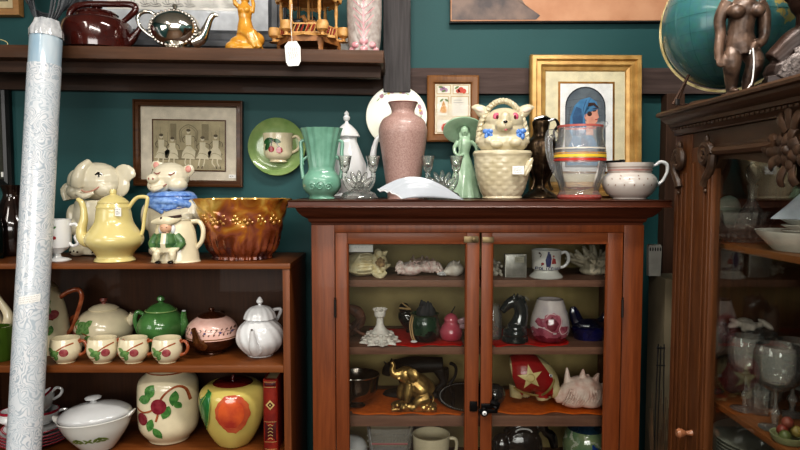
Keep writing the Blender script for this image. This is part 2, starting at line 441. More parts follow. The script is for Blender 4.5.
# cornice: board, cove and bead swept round front and sides
cz = lambda py: Z(py, 1.77)
prof = [(0, ZCT), (0, ZCT), (.003, ZCT-.004), (.003, ZCT-.015), (0, ZCT-.019), (.020, ZCT-.021), (.022, ZCT-.026), (.028, ZCT-.036), (.038, ZCT-.045), (.050, ZCT-.052), (.052, ZCT-.060), (.058, ZCT-.064), (.059, zc_b), (.075, zc_b)]
m = M(); xl, xr_, yf = xs(287, 1.74)-.001, xs(673, 1.74), 1.74
R = []
for i, z_ in prof:
    R.append([m.v(xl+i-ox, 2.17-oy, z_), m.v(xl+i-ox, yf+i-oy, z_), m.v(xr_-i-ox, yf+i-oy, z_), m.v(xr_-i-ox, 2.17-oy, z_)])
m.rings(R, closed=False); m.f([R[0][0], R[0][1], R[0][2], R[0][3]]); m.f([R[-1][3], R[-1][2], R[-1][1], R[-1][0]]); m.f([r[0] for r in R]); m.f([r[3] for r in reversed(R)])
part(cab, 'cornice', m, CAB_TOP, ang=25)
SH1, SH2, SH3, SH4 = [Z(p, 1.85) for p in (280, 347, 415.5, 486)]
SB = [Z(p, 1.85) for p in (287, 354.5, 426.5, 496)]
for zt_, zb_ in zip((SH1, SH2, SH3, SH4), SB):
    part(cab, 'shelf', cbox(M(), bl+.0185, br-.0185, 1.85, 2.134, zb_, zt_), SHELFW)
part(cab, 'bottom_board', cbox(M(), bl+.0185, br-.0185, 1.821, 2.134, .12, .14), CAB_X)
for sx_ in (bl+.03, br-.03):
    for yy in (1.83, 2.12):
        pass
def door(x0, x1, g0, g1, hinge_left):
    zt_, zb_ = Z(232.8, YD), .145
    gz = Z(243, YD); gb = .26
    m = M(); cbox(m, x0, g0, YD, YD+.011, zb_, zt_); cbox(m, g1, x1, YD, YD+.011, zb_, zt_)
    d = part(cab, 'door', m, CAB_Z)
    part(cab, 'door_rail', cbox(M(), g0, g1, YD+.0005, YD+.011, gz, zt_), CAB_X, parent=d); part(cab, 'door_rail', cbox(M(), g0, g1, YD+.0005, YD+.011, zb_, gb), CAB_X, parent=d)
    m = M(); m.box(g0-.003-ox, g1+.003-ox, YD+.006-oy, YD+.008-oy, gb-.003, gz+.003)
    part(cab, 'glass_pane', m, PANE, parent=d, smooth=False)
    m = M(); m.frame(g0-ox-.0005, g1-ox+.0005, gb-.0005, gz+.0005, [(-.001, YD-.002-oy), (.003, YD-.001-oy), (.005, YD+.004-oy), (-.001, YD+.004-oy)])
    part(cab, 'glazing_bead', m, CAB_Z, parent=d)
    hx = x0-.001 if hinge_left else x1+.001
    for py in (308, 520):
        m = M(); zz = Z(py, 1.79); m.lathe([(.0, 0), (.0035, 0), (.0035, .05), (0, .05)], 10, (hx-ox, YD-.003-oy, zz-.025)); m.lathe([(0, .05), (.002, .05), (.003, .055), (0, .058)], 10, (hx-ox, YD-.003-oy, zz-.025))
        part(cab, 'hinge', m, STEEL, parent=d)
    return d
xd = lambda p: xs(p, YD)
d1 = door(xd(335), xd(480), xd(347), xd(467), True)
d2 = door(xd(482), xd(624), xd(492.5), xd(608.5), False)
# centre latch of black iron with white knob, little brass catch at the top
lz = Z(410, YD)
m = M(); cbox(m, xd(482.5), xd(501), YD-.008, YD-.0005, lz+.006, lz+.020, .0015); cbox(m, xd(479.5), xd(499), YD-.014, YD-.0085, lz-.005, lz+.006, .0015); m.tube([(xd(492)-ox, YD-.008-oy, lz+.026), (xd(499)-ox, YD-.009-oy, lz+.018), (xd(496)-ox, YD-.009-oy, lz+.010)], .003, 8, smooth=2)
m.start(); m.lathe([(0, 0), (.010, 0), (.012, .004), (.008, .010), (.011, .016), (.0, .017)], 16); m.xf(Matrix.Translation((xd(485)-ox, YD-.008-oy, lz)) @ Matrix.Rotation(pi/2, 4, 'X'))
lt = part(cab, 'latch', m, mat('black_iron', (24, 22, 22), .35, metal=.7), parent=d2)
m = M(); m.lathe([(0, 0), (.0062, 0), (.0066, .003), (.004, .006), (0, .0065)], 16); m.set(1).lathe([(0, .0060), (.0022, .0063), (.0022, .0078), (0, .008)], 12)
m.mark = set(); m.xf(Matrix.Translation((xd(485)-ox, YD-.0245-oy, lz)) @ Matrix.Rotation(pi/2, 4, 'X'))
part(cab, 'latch_knob', m, [WHITEG, BLACK], parent=d2, label='white porcelain knob with black centre')
m = M(); cbox(m, xd(471), xd(478.5), YD-.006, YD-.0005, lz-.002, lz+.026, .001); m.start(); m.lathe([(0, 0), (.012, 0), (.012, .006), (0, .007)], 16); m.xf(Matrix.Translation((xd(475)-ox, YD-.0005-oy, lz+.009)) @ Matrix.Rotation(pi/2, 4, 'X'))
part(cab, 'latch_keep', m, mat('black_iron', (24, 22, 22)), parent=d1)
tz = Z(239, YD)
m = M(); cbox(m, xd(464), xd(479), YD-.004, YD-.0005, tz-.010, tz+.008, .001)
m.start(); m.lathe([(0, 0), (.005, 0), (.005, .006), (0, .007)], 12); m.xf(Matrix.Translation((xd(474)-ox, YD-.004-oy, tz)) @ Matrix.Rotation(pi/2, 4, 'X'))
part(cab, 'brass_catch', m, BRASS, parent=d1)
m = M(); cbox(m, xd(482.5), xd(494), YD-.004, YD-.0005, tz-.010, tz+.006, .001)
part(cab, 'brass_catch', m, BRASS, parent=d2)

# ================= low bookcase at left =================
BY0, BY1 = 1.81, 2.115
BT = Z(263.6, BY0); B2 = Z(366, BY0); B1 = Z(457, BY0)
kx0, kx1 = xs(-80, BY0), xs(288.8, BY0); ko = (kx0+kx1)/2; kyo = (BY0+BY1)/2
bk = thing('bookcase', 'open low wooden bookcase with brown shelves of ceramics at the left', 'bookcase', loc=(ko, kyo, 0), s=1)
def kbox(m, x0, x1, y0, y1, z0, z1, b=.002): return m.box(x0-ko, x1-ko, y0-kyo, y1-kyo, z0, z1, b)
part(bk, 'top_board', kbox(M(), kx0, kx1+.002, BY0, BY1, BT-.016, BT), BK_X)
for x0_ in (kx0, kx1-.021): part(bk, 'side_panel', kbox(M(), x0_, x0_+.021, BY0+.003, BY1-.001, 0, BT-.0162), BK_Z)
for z_ in (B2, B1): part(bk, 'shelf', kbox(M(), kx0+.0212, kx1-.0212, BY0+.004, BY1-.012, z_-.021, z_), BK_X)
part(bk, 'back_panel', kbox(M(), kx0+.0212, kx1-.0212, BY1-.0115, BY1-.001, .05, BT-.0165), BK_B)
part(bk, 'shelf', kbox(M(), kx0+.0212, kx1-.0212, BY0+.004, BY1-.012, .30, .32), BK_X)
part(bk, 'plinth', kbox(M(), kx0+.0212, kx1-.0212, BY0+.02, BY0+.04, 0, .08), BK_X)

# ================= carved china cabinet at right =================
X0 = .70
def YR(px, x=X0): return x*F/(px-400)
RZT = Z(100.5, YR(700, .66))
RY1, RY0 = YR(674), .56
rc = thing('china_cabinet', 'tall carved oak china cabinet with glass door, right side of the photo', 'cabinet', loc=(.95, (RY0+RY1)/2, 0), s=1)
rx, ry = .95, (RY0+RY1)/2
def rbox(m, x0, x1, y0, y1, z0, z1, b=.002): return m.box(x0-rx, x1-rx, y0-ry, y1-ry, z0, z1, b)
XB = 1.22
part(rc, 'back_panel', rbox(M(), XB-.012, XB, RY0+.03, RY1-.03, .06, RZT-.06), mat('dull_mauve_back', (132, 110, 104), .7, c2=(104, 86, 78), scale=5))
part(rc, 'side_panel', rbox(M(), X0+.02, XB, RY1-.03, RY1-.008, .06, RZT-.06), OAK_Z)
part(rc, 'side_panel', rbox(M(), X0+.02, XB, RY0+.008, RY0+.03, .06, RZT-.06), OAK_Z)
part(rc, 'top_board', rbox(M(), X0-.005, XB, RY0, RY1, RZT-.06, RZT-.045), OAK_Y)
part(rc, 'plinth', rbox(M(), X0-.01, XB, RY0-.01, RY1+.005, 0, .0595, .004), OAK_Y)
# cornice swept round the front
prof = [(-.042, RZT-.044), (-.042, RZT), (-.040, RZT), (-.044, RZT-.005), (-.043, RZT-.011), (-.036, RZT-.014), (-.034, RZT-.020), (-.026, RZT-.028), (-.020, RZT-.032), (-.018, RZT-.040), (-.012, RZT-.043), (-.012, RZT-.048), (-.008, RZT-.052), (-.004, RZT-.058), (.0, RZT-.060)]
m = M(); R = []
R.append([m.v(XB-rx, RY1+.03-ry, RZT), m.v(X0-.03-rx, RY1+.03-ry, RZT), m.v(X0-.03-rx, RY0-.03-ry, RZT), m.v(XB-rx, RY0-.03-ry, RZT)])
for i, z_ in prof[2:]:
    R.append([m.v(XB-rx, RY1-i-ry, z_), m.v(X0+i+.022-rx, RY1-i-ry, z_), m.v(X0+i-rx, RY1-i-.022-ry, z_), m.v(X0+i-rx, RY0+i-ry, z_), m.v(XB-rx, RY0+i-ry, z_)])
# match first ring
R[0] = [m.v(XB-rx, RY1+.03-ry, RZT), m.v(X0-.03+.02-rx, RY1+.03-ry, RZT), m.v(X0-.03-rx, RY1+.01-ry, RZT), m.v(X0-.03-rx, RY0-.03-ry, RZT), m.v(XB-rx, RY0-.03-ry, RZT)]
m.rings(R, closed=True); m.f(R[0]); m.f(list(reversed(R[-1])))
part(rc, 'cornice', m, OAK_Y, ang=25)
m = M()
for k in range(60):
    y_ = RY1-.012-k*.0175
    if y_ < RY0+.01: break
    m.box(X0-.0165-rx, X0-.0105-rx, y_-.005-ry, y_+.005-ry, RZT-.0475, RZT-.042, .0008)
part(rc, 'dentil_row', m, OAK_Y)
# frieze above door with a gently scalloped lower edge
glt = Z(161, YR(714))
fr_y = [RY0+.004, RY1-.004]
m = M(); n = 40; dc = YR(790); top = []; bot = []
for i in range(n+1):
    y_ = fr_y[0]+(fr_y[1]-fr_y[0])*i/n
    d_ = abs(y_-dc); e = glt-.006+.010*cos(min(1, d_/.26)*pi)*(-1)
    if d_ > .285: e = glt-.03
    top.append(y_); bot.append(e)
A = [m.v(X0+.004-rx, y_-ry, RZT-.0605) for y_ in top]; B = [m.v(X0+.004-rx, y_-ry, e) for y_, e in zip(top, bot)]
C = [m.v(X0+.024-rx, y_-ry, RZT-.0605) for y_ in top]; D = [m.v(X0+.024-rx, y_-ry, e) for y_, e in zip(top, bot)]
for i in range(n):
    m.f([A[i], B[i], B[i+1], A[i+1]]); m.f([C[i], C[i+1], D[i+1], D[i]]); m.f([B[i], D[i], D[i+1], B[i+1]]); m.f([A[i], A[i+1], C[i+1], C[i]])
m.f([A[0], C[0], D[0], B[0]]); m.f([A[n], B[n], D[n], C[n]])
part(rc, 'frieze', m, OAK_Y, smooth=False)
def pilaster(ya, yb):
    m = M(); rbox(m, X0, X0+.03, ya, yb, .06, RZT-.0605, .003)
    w_ = (yb-ya)
    for k in range(3):
        yy = ya+w_*(.25+.25*k); rbox(m, X0-.004, X0+.001, yy-w_*.06, yy+w_*.06, .12, RZT-.155, .0015)
    return part(rc, 'pilaster', m, OAK_Z)
pilaster(YR(690), RY1); pilaster(RY0, RY0+.09)
# door
dy1, dy0 = YR(692), .77
gy1, gy0 = YR(712.5), .87
m = M(); rbox(m, X0-.004, X0+.018, gy1, dy1, .08, glt+.035, .003); rbox(m, X0-.004, X0+.018, dy0, gy0, .08, glt+.035, .003)
for yy in (gy1+.010, gy1+.030, dy1-.014): rbox(m, X0-.008, X0-.003, yy-.004, yy+.004, .1, glt+.0, .0018)
rd = part(rc, 'door', m, OAK_Z)
part(rc, 'door_rail', rbox(M(), X0-.003, X0+.018, gy0, gy1, .08, .17, .002), OAK_Y, parent=rd)
m = M(); rbox(m, X0-.002, X0+.0035, gy0, gy1, glt+.012, glt+.036, .002); m.tube([(X0-.003-rx, gy1-.004-ry, glt+.022), (X0-.004-rx, (gy1+YR(770))/2-ry, glt+.020), (X0-.004-rx, YR(772)-ry, glt+.021), (X0-.004-rx, YR(775)-ry, glt+.030), (X0-.004-rx, YR(772.5)-ry, glt+.034)], .004, 8, smooth=3)
part(rc, 'door_rail', m, OAK_Y, parent=rd)
m = M(); rbox(m, X0+.006, X0+.009, gy0-.004, gy1+.004, .165, glt+.02, 0)
part(rc, 'glass_pane', m, PANE2, parent=rd, smooth=False)
m = M(); m.start(); m.lathe([(0, 0), (.008, 0), (.006, .006), (.005, .014), (.010, .022), (.012, .030), (.008, .036), (0, .037)], 20); m.xf(Matrix.Translation((X0-.004-rx, YR(700)-ry, Z(433, YR(700)))) @ Matrix.Rotation(-pi/2, 4, 'Y'))
part(rc, 'door_knob', m, mat('turned_wood_knob', (150, 100, 70), .35, coat=.5), parent=rd)
# carved scrolls, leaves and rosette
def on_face(m, pts, r, off=.0):    # pts in (y, z) metres on the front face
    m.tube([(X0-.008-off-rx, y-ry, z) for y, z in pts], r, 8, smooth=3)
def scroll(y0, z0, w, h, flip=1):
    m = M()
    pts = [(y0+flip*w*.5*(1-t)*cos(t*4.2*pi)*.9, z0+h*.30*(1-t)*sin(t*4.2*pi)) for t in [k/14 for k in range(14)]]
    on_face(m, pts, [.0035+.001*(k % 2) for k in range(14)])
    on_face(m, [(y0+flip*w*.5, z0), (y0+flip*w*.4, z0-h*.35), (y0+flip*w*.05, z0-h*.62), (y0-flip*w*.1, z0-h*.8)], [.005, .006, .004, .002])
    m.start(); m.ell(0, 0, 0, .006, .007, .011, 10); m.xf(Matrix.Translation((X0-.007-rx, y0-ry, z0+h*.42)))
    m.start(); m.ell(0, 0, 0, .005, .005, .005, 10); m.xf(Matrix.Translation((X0-.007-rx, y0-ry, z0-h*.95)))
    part(rc, 'carved_scroll', m, OAK_C)
scroll(YR(681), Z(160, YR(681)), .055, .085); scroll(YR(708), Z(155, YR(708)), .060, .085, -1)
m = M(); rzc = Z(150, YR(790))
def petal(dy, dz, a, L, w_):
    m.start(); m.tube([(0, 0, -L), (-.004, 0, -L*.3), (-.005, 0, L*.4), (0, 0, L)], [.003, w_, w_*.8, .001], 10, smooth=3, flat=.45, up=(1, 0, 0)); m.xf(Matrix.Translation((X0-.004-rx, YR(790)+dy-ry, rzc+dz)) @ Matrix.Rotation(-a, 4, 'X'))
for k in range(5):
    a = k*2*pi/5+.3; petal(.015*sin(a), .015*cos(a), a, .014, .012)
for k in range(5):
    a = k*2*pi/5+.9; petal(.026*sin(a), .026*cos(a), a, .014, .010)
m.start(); m.ell(0, 0, 0, .010, .010, .010, 12); m.xf(Matrix.Translation((X0-.009-rx, YR(790)-ry, rzc)))
for dy, dz, a, L in ((.0, .062, 0, .024), (.020, .050, .6, .020), (-.02, .050, -.6, .020), (.048, .0, 1.5, .020), (.042, -.02, 2.1, .018), (-.048, 0, -1.5, .020), (-.042, -.02, -2.1, .018), (.016, -.046, 2.8, .018), (-.016, -.046, -2.8, .018), (.008, .085, .2, .018), (.066, .006, 1.4, .016), (-.066, .006, -1.4, .016), (.0, .1, -.1, .014)):
    petal(dy, dz, a, L, .009)
part(rc, 'carved_rosette', m, OAK_C)
RSA = Z(241.5, YR(715, .735)); RSB = Z(392, YR(707, .735)); RSC = RSB-.27
for z_ in (RSA, RSB, RSC): part(rc, 'shelf', rbox(M(), .735, XB-.0125, RY0+.031, RY1-.031, z_-.014, z_, .002), wood('china_shelf_wood', (134, 84, 46), (92, 54, 28), 'Y', .4))
# ================= things on the wall shelf =================
SILVER = mat('polished_silver', (235, 230, 222), .12, metal=1, var=.01)
KETTLE = mat('brown_enamel', (72, 26, 20), .12, coat=.8, c2=(60, 20, 16))
MUSTARD = mat('mustard_glaze', (214, 158, 66), .2, coat=.5, c2=(196, 134, 44), scale=40)
PINE = mat('turned_pine', (208, 164, 104), .45, c2=(178, 130, 72), scale=50)
PINED = mat('dark_pine', (160, 108, 60), .5, c2=(130, 84, 44), scale=50)

# brown enamel kettle
t = thing('kettle', 'dark brown enamel kettle with wide flat body and overhead handle', 'kettle', 98, 2.03, shz(98))
m = M(); pr = [(0, 0), (30, 0), (32.5, 1.5), (33, 6), (33, 20), (32, 26), (29, 29.5), (20, 32.5), (19, 35), (0, 35.5)]
m.lathe(pr, 48); part(t, 'body', m, KETTLE)
m = M(); m.lathe([(0, 35), (19, 34.5), (20, 36), (18, 38), (6, 39), (3, 40), (3, 42), (5.5, 43.5), (4, 45.5), (0, 46)], 32, smooth=0); part(t, 'lid', m, KETTLE)
m = M(); m.tube([(26, 0, 8), (33, 0, 12), (39, 0, 19), (42, 0, 24)], [6, 4.6, 3, 2.6], 12, smooth=4); part(t, 'spout', m, KETTLE)
m = M(); m.tube([(-23, 0, 29), (-27, 0, 36), (-21, 0, 44), (-8, 0, 46.5), (15, 0, 46.5), (34, 0, 46), (38, 0, 41), (30, 0, 33), (24, 0, 29)], [2.4, 3, 3.2, 3, 3, 3.2, 3.2, 2.6, 2.2], 12, smooth=5); part(t, 'handle', m, KETTLE)

# silver teapot
t = thing('teapot', 'polished silver teapot with engraved rim on the wall shelf', 'teapot', 176, 2.0, shz(176, 2.0))
pr = cr([(0, 3.5), (10, 3.5), (18, 8), (23.5, 17), (24, 24), (20, 32), (12, 37.5), (5, 39), (0, 39.2)], 5)
m = M(); m.lathe(pr, 48, sx=1.0, sy=.85); part(t, 'body', m, SILVER)
m = M(); m.lathe([(0, 0), (16, 0), (17, 1), (13, 2.5), (11, 4.5), (0, 5)], 36, smooth=0); part(t, 'foot', m, SILVER)
m = M(); m.lathe([(0, 38), (6, 38.6), (5, 40), (2, 40.8), (1.6, 42), (3, 43.5), (2, 45.5), (0, 46)], 20); part(t, 'lid_knob', m, SILVER)
m = M(); m.tube([(-19, 0, 13), (-27, 0, 17), (-35, 0, 25), (-37, 0, 33), (-32, 0, 38), (-24, 0, 38), (-17, 0, 34)], [1.8, 1.6, 1.8, 2, 2, 1.8, 1.5], 10, smooth=5); part(t, 'handle', m, SILVER)
m = M(); m.tube([(17, 0, 9), (25, 0, 13), (30, 0, 22), (34, 0, 31), (38, 0, 35.5), (42, 0, 34.5)], [6.5, 6, 4.2, 3, 2.6, 1.2], 14, smooth=5); part(t, 'spout', m, SILVER)
m = M()
for k in range(34):
    a = 2*pi*k/34; x_ = 22.5*cos(a); z_ = 21+16.5*sin(a); m.ell(x_, lathe_surf([p for p in pr if p[0] > 1], sy=.85)(x_*.97, z_)+.6, z_, 1.7, 1.5, 1.7, 8)
part(t, 'engraved_rim', m, mat('chased_silver', (215, 208, 200), .25, metal=1, c2=(130, 122, 114), scale=400))

# mustard yellow nude figurine on a rock
t = thing('figurine', 'mustard yellow glazed nude woman figurine seated on a rock', 'figurine', 245.5, 2.0, shz(245, 2.0))
m = M()
m.ell(0, 0, 3, 18.5, 12, 6); m.ell(-2, 0, 9, 14, 10, 8); m.ell(2, 1, 16, 9, 8, 8)
m.tube([(1, 0, 18), (0, 0, 26), (0, 0, 32), (0, 0, 38), (0, 0, 43), (0, 0, 48)], [9.5, 7.4, 6, 7, 7, 3.4], 16); m.ell(7, 0, 12, 12, 9, 9); m.ell(-9, 0, 5, 11, 10, 7)
m.tube([(2, -3, 20), (9, -6, 17), (13, -7, 9), (16, -7, 3)], [5.5, 4.8, 3.6, 2.6], 12); m.tube([(-1, -3, 20), (6, -8, 15), (9, -9, 8), (12, -9, 3)], [5, 4.6, 3.4, 2.4], 12)
m.tube([(-4.5, 0, 43), (-9, -2, 47), (-10, -3, 52), (-6, -2, 58)], [2.6, 2.3, 2, 1.8], 10); m.tube([(4.5, 0, 43), (8, -1, 39), (9, -2, 46), (6, 0, 57)], [2.6, 2.3, 2, 1.8], 10)
m.ell(-3, -5.6, 40, 3); m.ell(3, -5.6, 40, 3); m.ell(0, 0, 53, 4.6, 5, 5.6); m.tube([(0, 0, 46), (0, 0, 50)], 2.4)
organic(t, 'body', m, MUSTARD, .7, 3)
m = M(); m.ell(0, 1.2, 55.5, 5.2, 5, 4.6); m.ell(0, 4.5, 52, 3.6); part(t, 'hair', m, MUSTARD)

# long framed print leaning behind
GREYF = mat('slate_grey_frame', (88, 90, 94), .4, c2=(62, 63, 66), scale=20)
t = thing('framed_print', 'wide white-matted figure drawing in a slate grey frame behind the silver teapot', 'picture', 181, 2.19, Z(48.5, 2.19), rot=(0, TILT, 0))
w_, b_, h_ = 104, 0, 132
m = M(); m.frame(-w_, w_, 0, h_, [(0, -3), (2, -5), (7, -5), (9, -3), (14, -4), (18, -1), (18, 2), (0, 2)]); part(t, 'frame', m, GREYF)
m = M(); m.box(-w_+16, w_-16, -.5, 1, 16, h_-16); m.set(1)
m.box(-72, 66, -.9, -.5, 37, h_-26); part(t, 'mat_board', m, [mat('cool_white_mat', (205, 208, 212), .8), mat('print_paper', (226, 222, 214), .8)], smooth=False)
m = M(); random.seed(3)
for k in range(11):
    x_ = -60+k*11.5+random.uniform(-2, 2); sf = flatsurf(-.9)
    m.stroke([(x_, 66), (x_+1, 54), (x_-1, 46), (x_+2, 41)], .45, sf); m.stroke([(x_+3, 68), (x_+4, 54), (x_+2, 44), (x_+5, 40.5)], .4, sf)
    m.stroke([(x_-4, 44), (x_, 41.5), (x_+4, 43), (x_+7, 40.5)], .5, sf); m.stroke([(x_-3, 40.5), (x_+1, 39.8), (x_+6, 40.5)], .6, sf)
    m.decal(circ(x_+2, 72, 1.6), sf); m.stroke([(x_-3, 60), (x_, 57), (x_+5, 59)], .4, sf)
part(t, 'drawing', m, INK, smooth=False)
m = M(); m.box(-w_+15, w_-15, -2.2, -1.8, 15, h_-15); part(t, 'glass_pane', m, pane_mat('picture_glass', (255, 255, 255), .12, 0), smooth=False)

# wooden carousel
t = thing('wooden_carousel', 'natural pine carousel with turned posts, railings and candle cups', 'carousel', 309, 2.04, shz(309, 2.04))
def poly_r(n, r, a0=0): return [(r*cos(2*pi*k/n+a0), r*sin(2*pi*k/n+a0)) for k in range(n)]
def slab(m, n, r, z0, z1, a0=0):
    p = poly_r(n, r, a0); A = [m.v(x, y, z0) for x, y in p]; B = [m.v(x, y, z1) for x, y in p]
    m.rings([A, B], cap0=True, cap1=True)
m = M(); slab(m, 6, 32, 14, 16.5, pi/6); m.tube([(0, 0, 16), (0, 0, 62)], 1.5); part(t, 'platform', m, PINE, smooth=False)
m = M()
for k in range(6):
    a = 2*pi*k/6; m.start(); m.prism([(-16, 0), (-13, 0), (-12, 9), (12, 9), (13, 0), (16, 0), (16, 14), (-16, 14)], -1, 1); m.xf(Matrix.Rotation(a, 4, 'Z') @ Matrix.Translation((0, -26, 0)))
part(t, 'base_apron', m, PINED, smooth=False)
for k in range(6):
    a = 2*pi*k/6+pi/6-pi/2
    x_, y_ = 27*cos(a), 27*sin(a)
    m = M(); m.lathe([(1.8, 16), (1.8, 26), (2.4, 27), (1.3, 29), (1.3, 34), (1.9, 40), (1.6, 47), (1.2, 50), (2.4, 52), (1.8, 54), (1.8, 60), (0, 60)], 12, (x_, y_, 0)); part(t, 'post', m, PINE)
for k in range(6):
    a = 2*pi*k/6-pi/2
    m = M(); xx, yy = 34*cos(a+pi/6), 34*sin(a+pi/6)
    m.lathe([(0, 13), (5, 13), (2, 14.5), (2, 17), (5.5, 19), (6, 24), (5, 27), (3.5, 27), (4, 22), (0, 20)], 16, (xx, yy, 0)); m.tube([(xx*.8, yy*.8, 15), (xx, yy, 14)], 1.8); part(t, 'candle_cup', m, PINE)
m = M()
for k in range(6):
    a = 2*pi*k/6; m.start(); m.box(-13, 13, -.5, .5, 17, 18.5)
    for q in range(6):
        xq = -12+q*4; m.tube([(xq, 0, 18), (xq+3, 0, 25)], .7, 6)
    m.box(-13, 13, -.5, .5, 25, 26.5); m.xf(Matrix.Rotation(a, 4, 'Z') @ Matrix.Translation((0, -24.5, 0)))
part(t, 'railing', m, [PINE], smooth=False)
for k in (0, 1, 5):
    m = M(); a = 2*pi*k/6; m.start()
    for q in range(4): m.tube([(-9+q*5, -.9, 18.5), (-6+q*5, -.9, 25)], .8, 6)
    m.xf(Matrix.Rotation(a, 4, 'Z') @ Matrix.Translation((0, -24.5, 0)))
    part(t, 'red_slats', m, mat('painted_red_slat', (150, 50, 40), .5), label='red painted slats in the railing')
for k, (ax, cc) in enumerate(((-10, 0), (3, 1), (12, 0))):
    m = M(); yq = -8+k*5
    m.ell(ax, yq, 31, 6, 3, 3.4, 12); m.tube([(ax-5, yq, 32), (ax-8, yq, 38), (ax-10.5, yq, 37)], [2.6, 2, 1.2], 8)
    for q in ((-4, -2), (-4, 2), (4, -2), (4, 2)): m.tube([(ax+q[0], yq+q[1], 30), (ax+q[0]-1, yq+q[1], 24)], .8, 6)
    m.tube([(ax+1, yq, 17), (ax+1, yq, 55)], .5, 6)
    part(t, 'carousel_horse', m, [mat('black_painted_horse', (30, 28, 28), .4), mat('tan_painted_horse', (170, 120, 70), .4)][cc])
m = M(); slab(m, 6, 33, 54, 57, pi/6); slab(m, 6, 29, 57, 59, pi/6)
for k in range(6):
    a = 2*pi*k/6; m.start(); m.prism([(-16, 54), (-14, 50.5), (-9, 52), (-5, 49.5), (0, 51), (5, 49.5), (9, 52), (14, 50.5), (16, 54)], -.8, .8); m.xf(Matrix.Rotation(a, 4, 'Z') @ Matrix.Translation((0, -28, 0)))
part(t, 'canopy', m, PINE, smooth=False)
m = M(); slab(m, 6, 26, 59, 61, pi/6); m.rings([[m.v(x, y, 61) for x, y in poly_r(6, 28, pi/6)], [m.v(0, 0, 92)]], cap0=True); part(t, 'roof', m, PINED, smooth=False)
# its price tag on a string
t2 = thing('price_tag', 'white cut-corner price tag hanging on a string from the wooden carousel', 'tag', 293.5, 1.915, Z(66, 1.915), rot=(0, radians(-3), 0))
m = M(); m.prism([(-5, 0), (5, 0), (7.5, 4), (8, 18), (4.5, 24), (-3.5, 24), (-7.5, 20), (-7.2, 4)], -.15, .15); part(t2, 'card', m, PAPER, smooth=False)
m = M(); random.seed(5); 
for r in range(5): m.stroke([(-4+r*2, 5+r), (-3+r*2, 10), (-4.5+r*2, 14), (-3+r*2, 19)], .3, flatsurf(-.2), off=.15)
part(t2, 'handwriting', m, INK, smooth=False)
m = M(); m.tube([(0, 0, 22), (0, 0, 40), (1, 8, 62)], .3, 5); part(t2, 'string', m, PAPER)

# leaf vase, white card behind it
PINKL = mat('blush_pink_glaze', (196, 136, 142), .25, coat=.3, c2=(210, 166, 168), scale=50)
OFFW = mat('mottled_white_glaze', (188, 178, 172), .25, coat=.3, c2=(162, 150, 144), scale=60)
t = thing('leaf_vase', 'white pottery vase moulded with a large pink veined leaf', 'vase', 364.5, 2.03, shz(364))
vp = cr([(0, 0), (12, 0), (14, 3), (16, 15), (17, 35), (17, 55), (14, 75), (12, 84), (9.5, 84)], 4)
m = M(); m.lathe(vp+[(0, 60)], 36, sy=.8); part(t, 'body', m, OFFW)
sf = lathe_surf([(max(r, .1), z) for r, z in vp if z > .5], sy=.8); m = M()
m.decal(leaf(0, 40, 66, 22, 90), sf, off=1.2, rings=5); m.set(1)
for k in range(8):
    z_ = 14+k*7; q = 9.5*sin(min(1, (k+1.5)/8)*pi*.85)+1
    m.stroke([(0, z_), (q*.5, z_+4), (q, z_+9)], 1.0, sf, off=1.7); m.stroke([(0, z_), (-q*.5, z_+4), (-q, z_+9)], 1.0, sf, off=1.7)
m.stroke([(0, 8), (0, 70)], 1.6, sf, off=1.8); m.set(2)
for k in range(8):
    z_ = 18+k*7; q = 9.5*sin(min(1, (k+1.5)/8)*pi*.85)
    m.stroke([(0, z_+3), (q*.5, z_+7), (q, z_+12)], .35, sf, off=1.7); m.stroke([(0, z_+3), (-q*.5, z_+7), (-q, z_+12)], .35, sf, off=1.7)
o = part(t, 'leaf_relief', m, [OFFW, PINKL, mat('pale_grey_line', (120, 100, 98), .4)], label='pink veined leaf relief')
m = M(); m.mi = 0
for (a, b, c) in ((-8, 9, 4), (8, 9, 4), (0, 12, 4.5), (-11, 5, 3.5), (11, 5, 3.5), (0, 5, 4)): m.ell(a, sf(a, b), b, c, 2, c*.8, 12)
part(t, 'moulded_blossom', m, [PINKL])
m = M(); m.prism([(-6, 0), (5, 0), (5, 28), (-2, 30), (-6, 26)], -.4, .4)
single('card', 'blank white card standing behind the pink leaf vase', 'card', m, PAPER, 345, 2.12, shz(345, 2.12), smooth=False, rot=(radians(-3), 0, 0))

# left end of the shelf: hanging cable loops, thin wire ring, corner of a gilt frame
m = M(); CABLE = mat('grey_black_cable', (44, 46, 50), .35, c2=(90, 92, 96), scale=14)
random.seed(11)
t = thing('cable_coil', 'hanging coil of thick grey black cable above the paper roll', 'cable', 52, 2.10, Z(36, 2.10))
for k in range(9):
    a = 12+k*2.6; m = M()
    pts = [(a*cos(q)*.95+random.uniform(-.4, .4)-5+k*.2, -6+k*1.3+2*sin(q*2+k), 62+(58-k*2.2)*sin(q)) for q in [2*pi*i/18 for i in range(18)]]
    m.tube(pts, 1.15, 7, closed=True, smooth=3); part(t, 'cable_loop', m, CABLE)
m = M(); m.tube([(-5, 4, 112), (-5, 8, 118), (-5, 31, 120)], 1.2, 8); part(t, 'hook', m, STEEL)
m = M(); pts = [(-9+15*cos(q), 0, 1+10*(1+sin(q))*.5) for q in [2*pi*i/16 for i in range(16)]]
m.tube(pts, .5, 6, closed=True, smooth=2); m.tube([(6, 0, 5), (9, -1, 3), (10, -3, .5)], .5, 6)
single('wire_ring', 'thin cream wire ring lying at the far left of the wall shelf', 'wire', m, mat('cream_wire', (190, 176, 130), .4), 2, 2.02, shz(2))
TANW = wood('tan_frame_wood', (176, 134, 84), (140, 98, 56), 'X', .45)
t = thing('framed_picture', 'tan wooden picture frame with cream mat at the top left corner', 'picture', -30, 2.19, Z(17, 2.19))
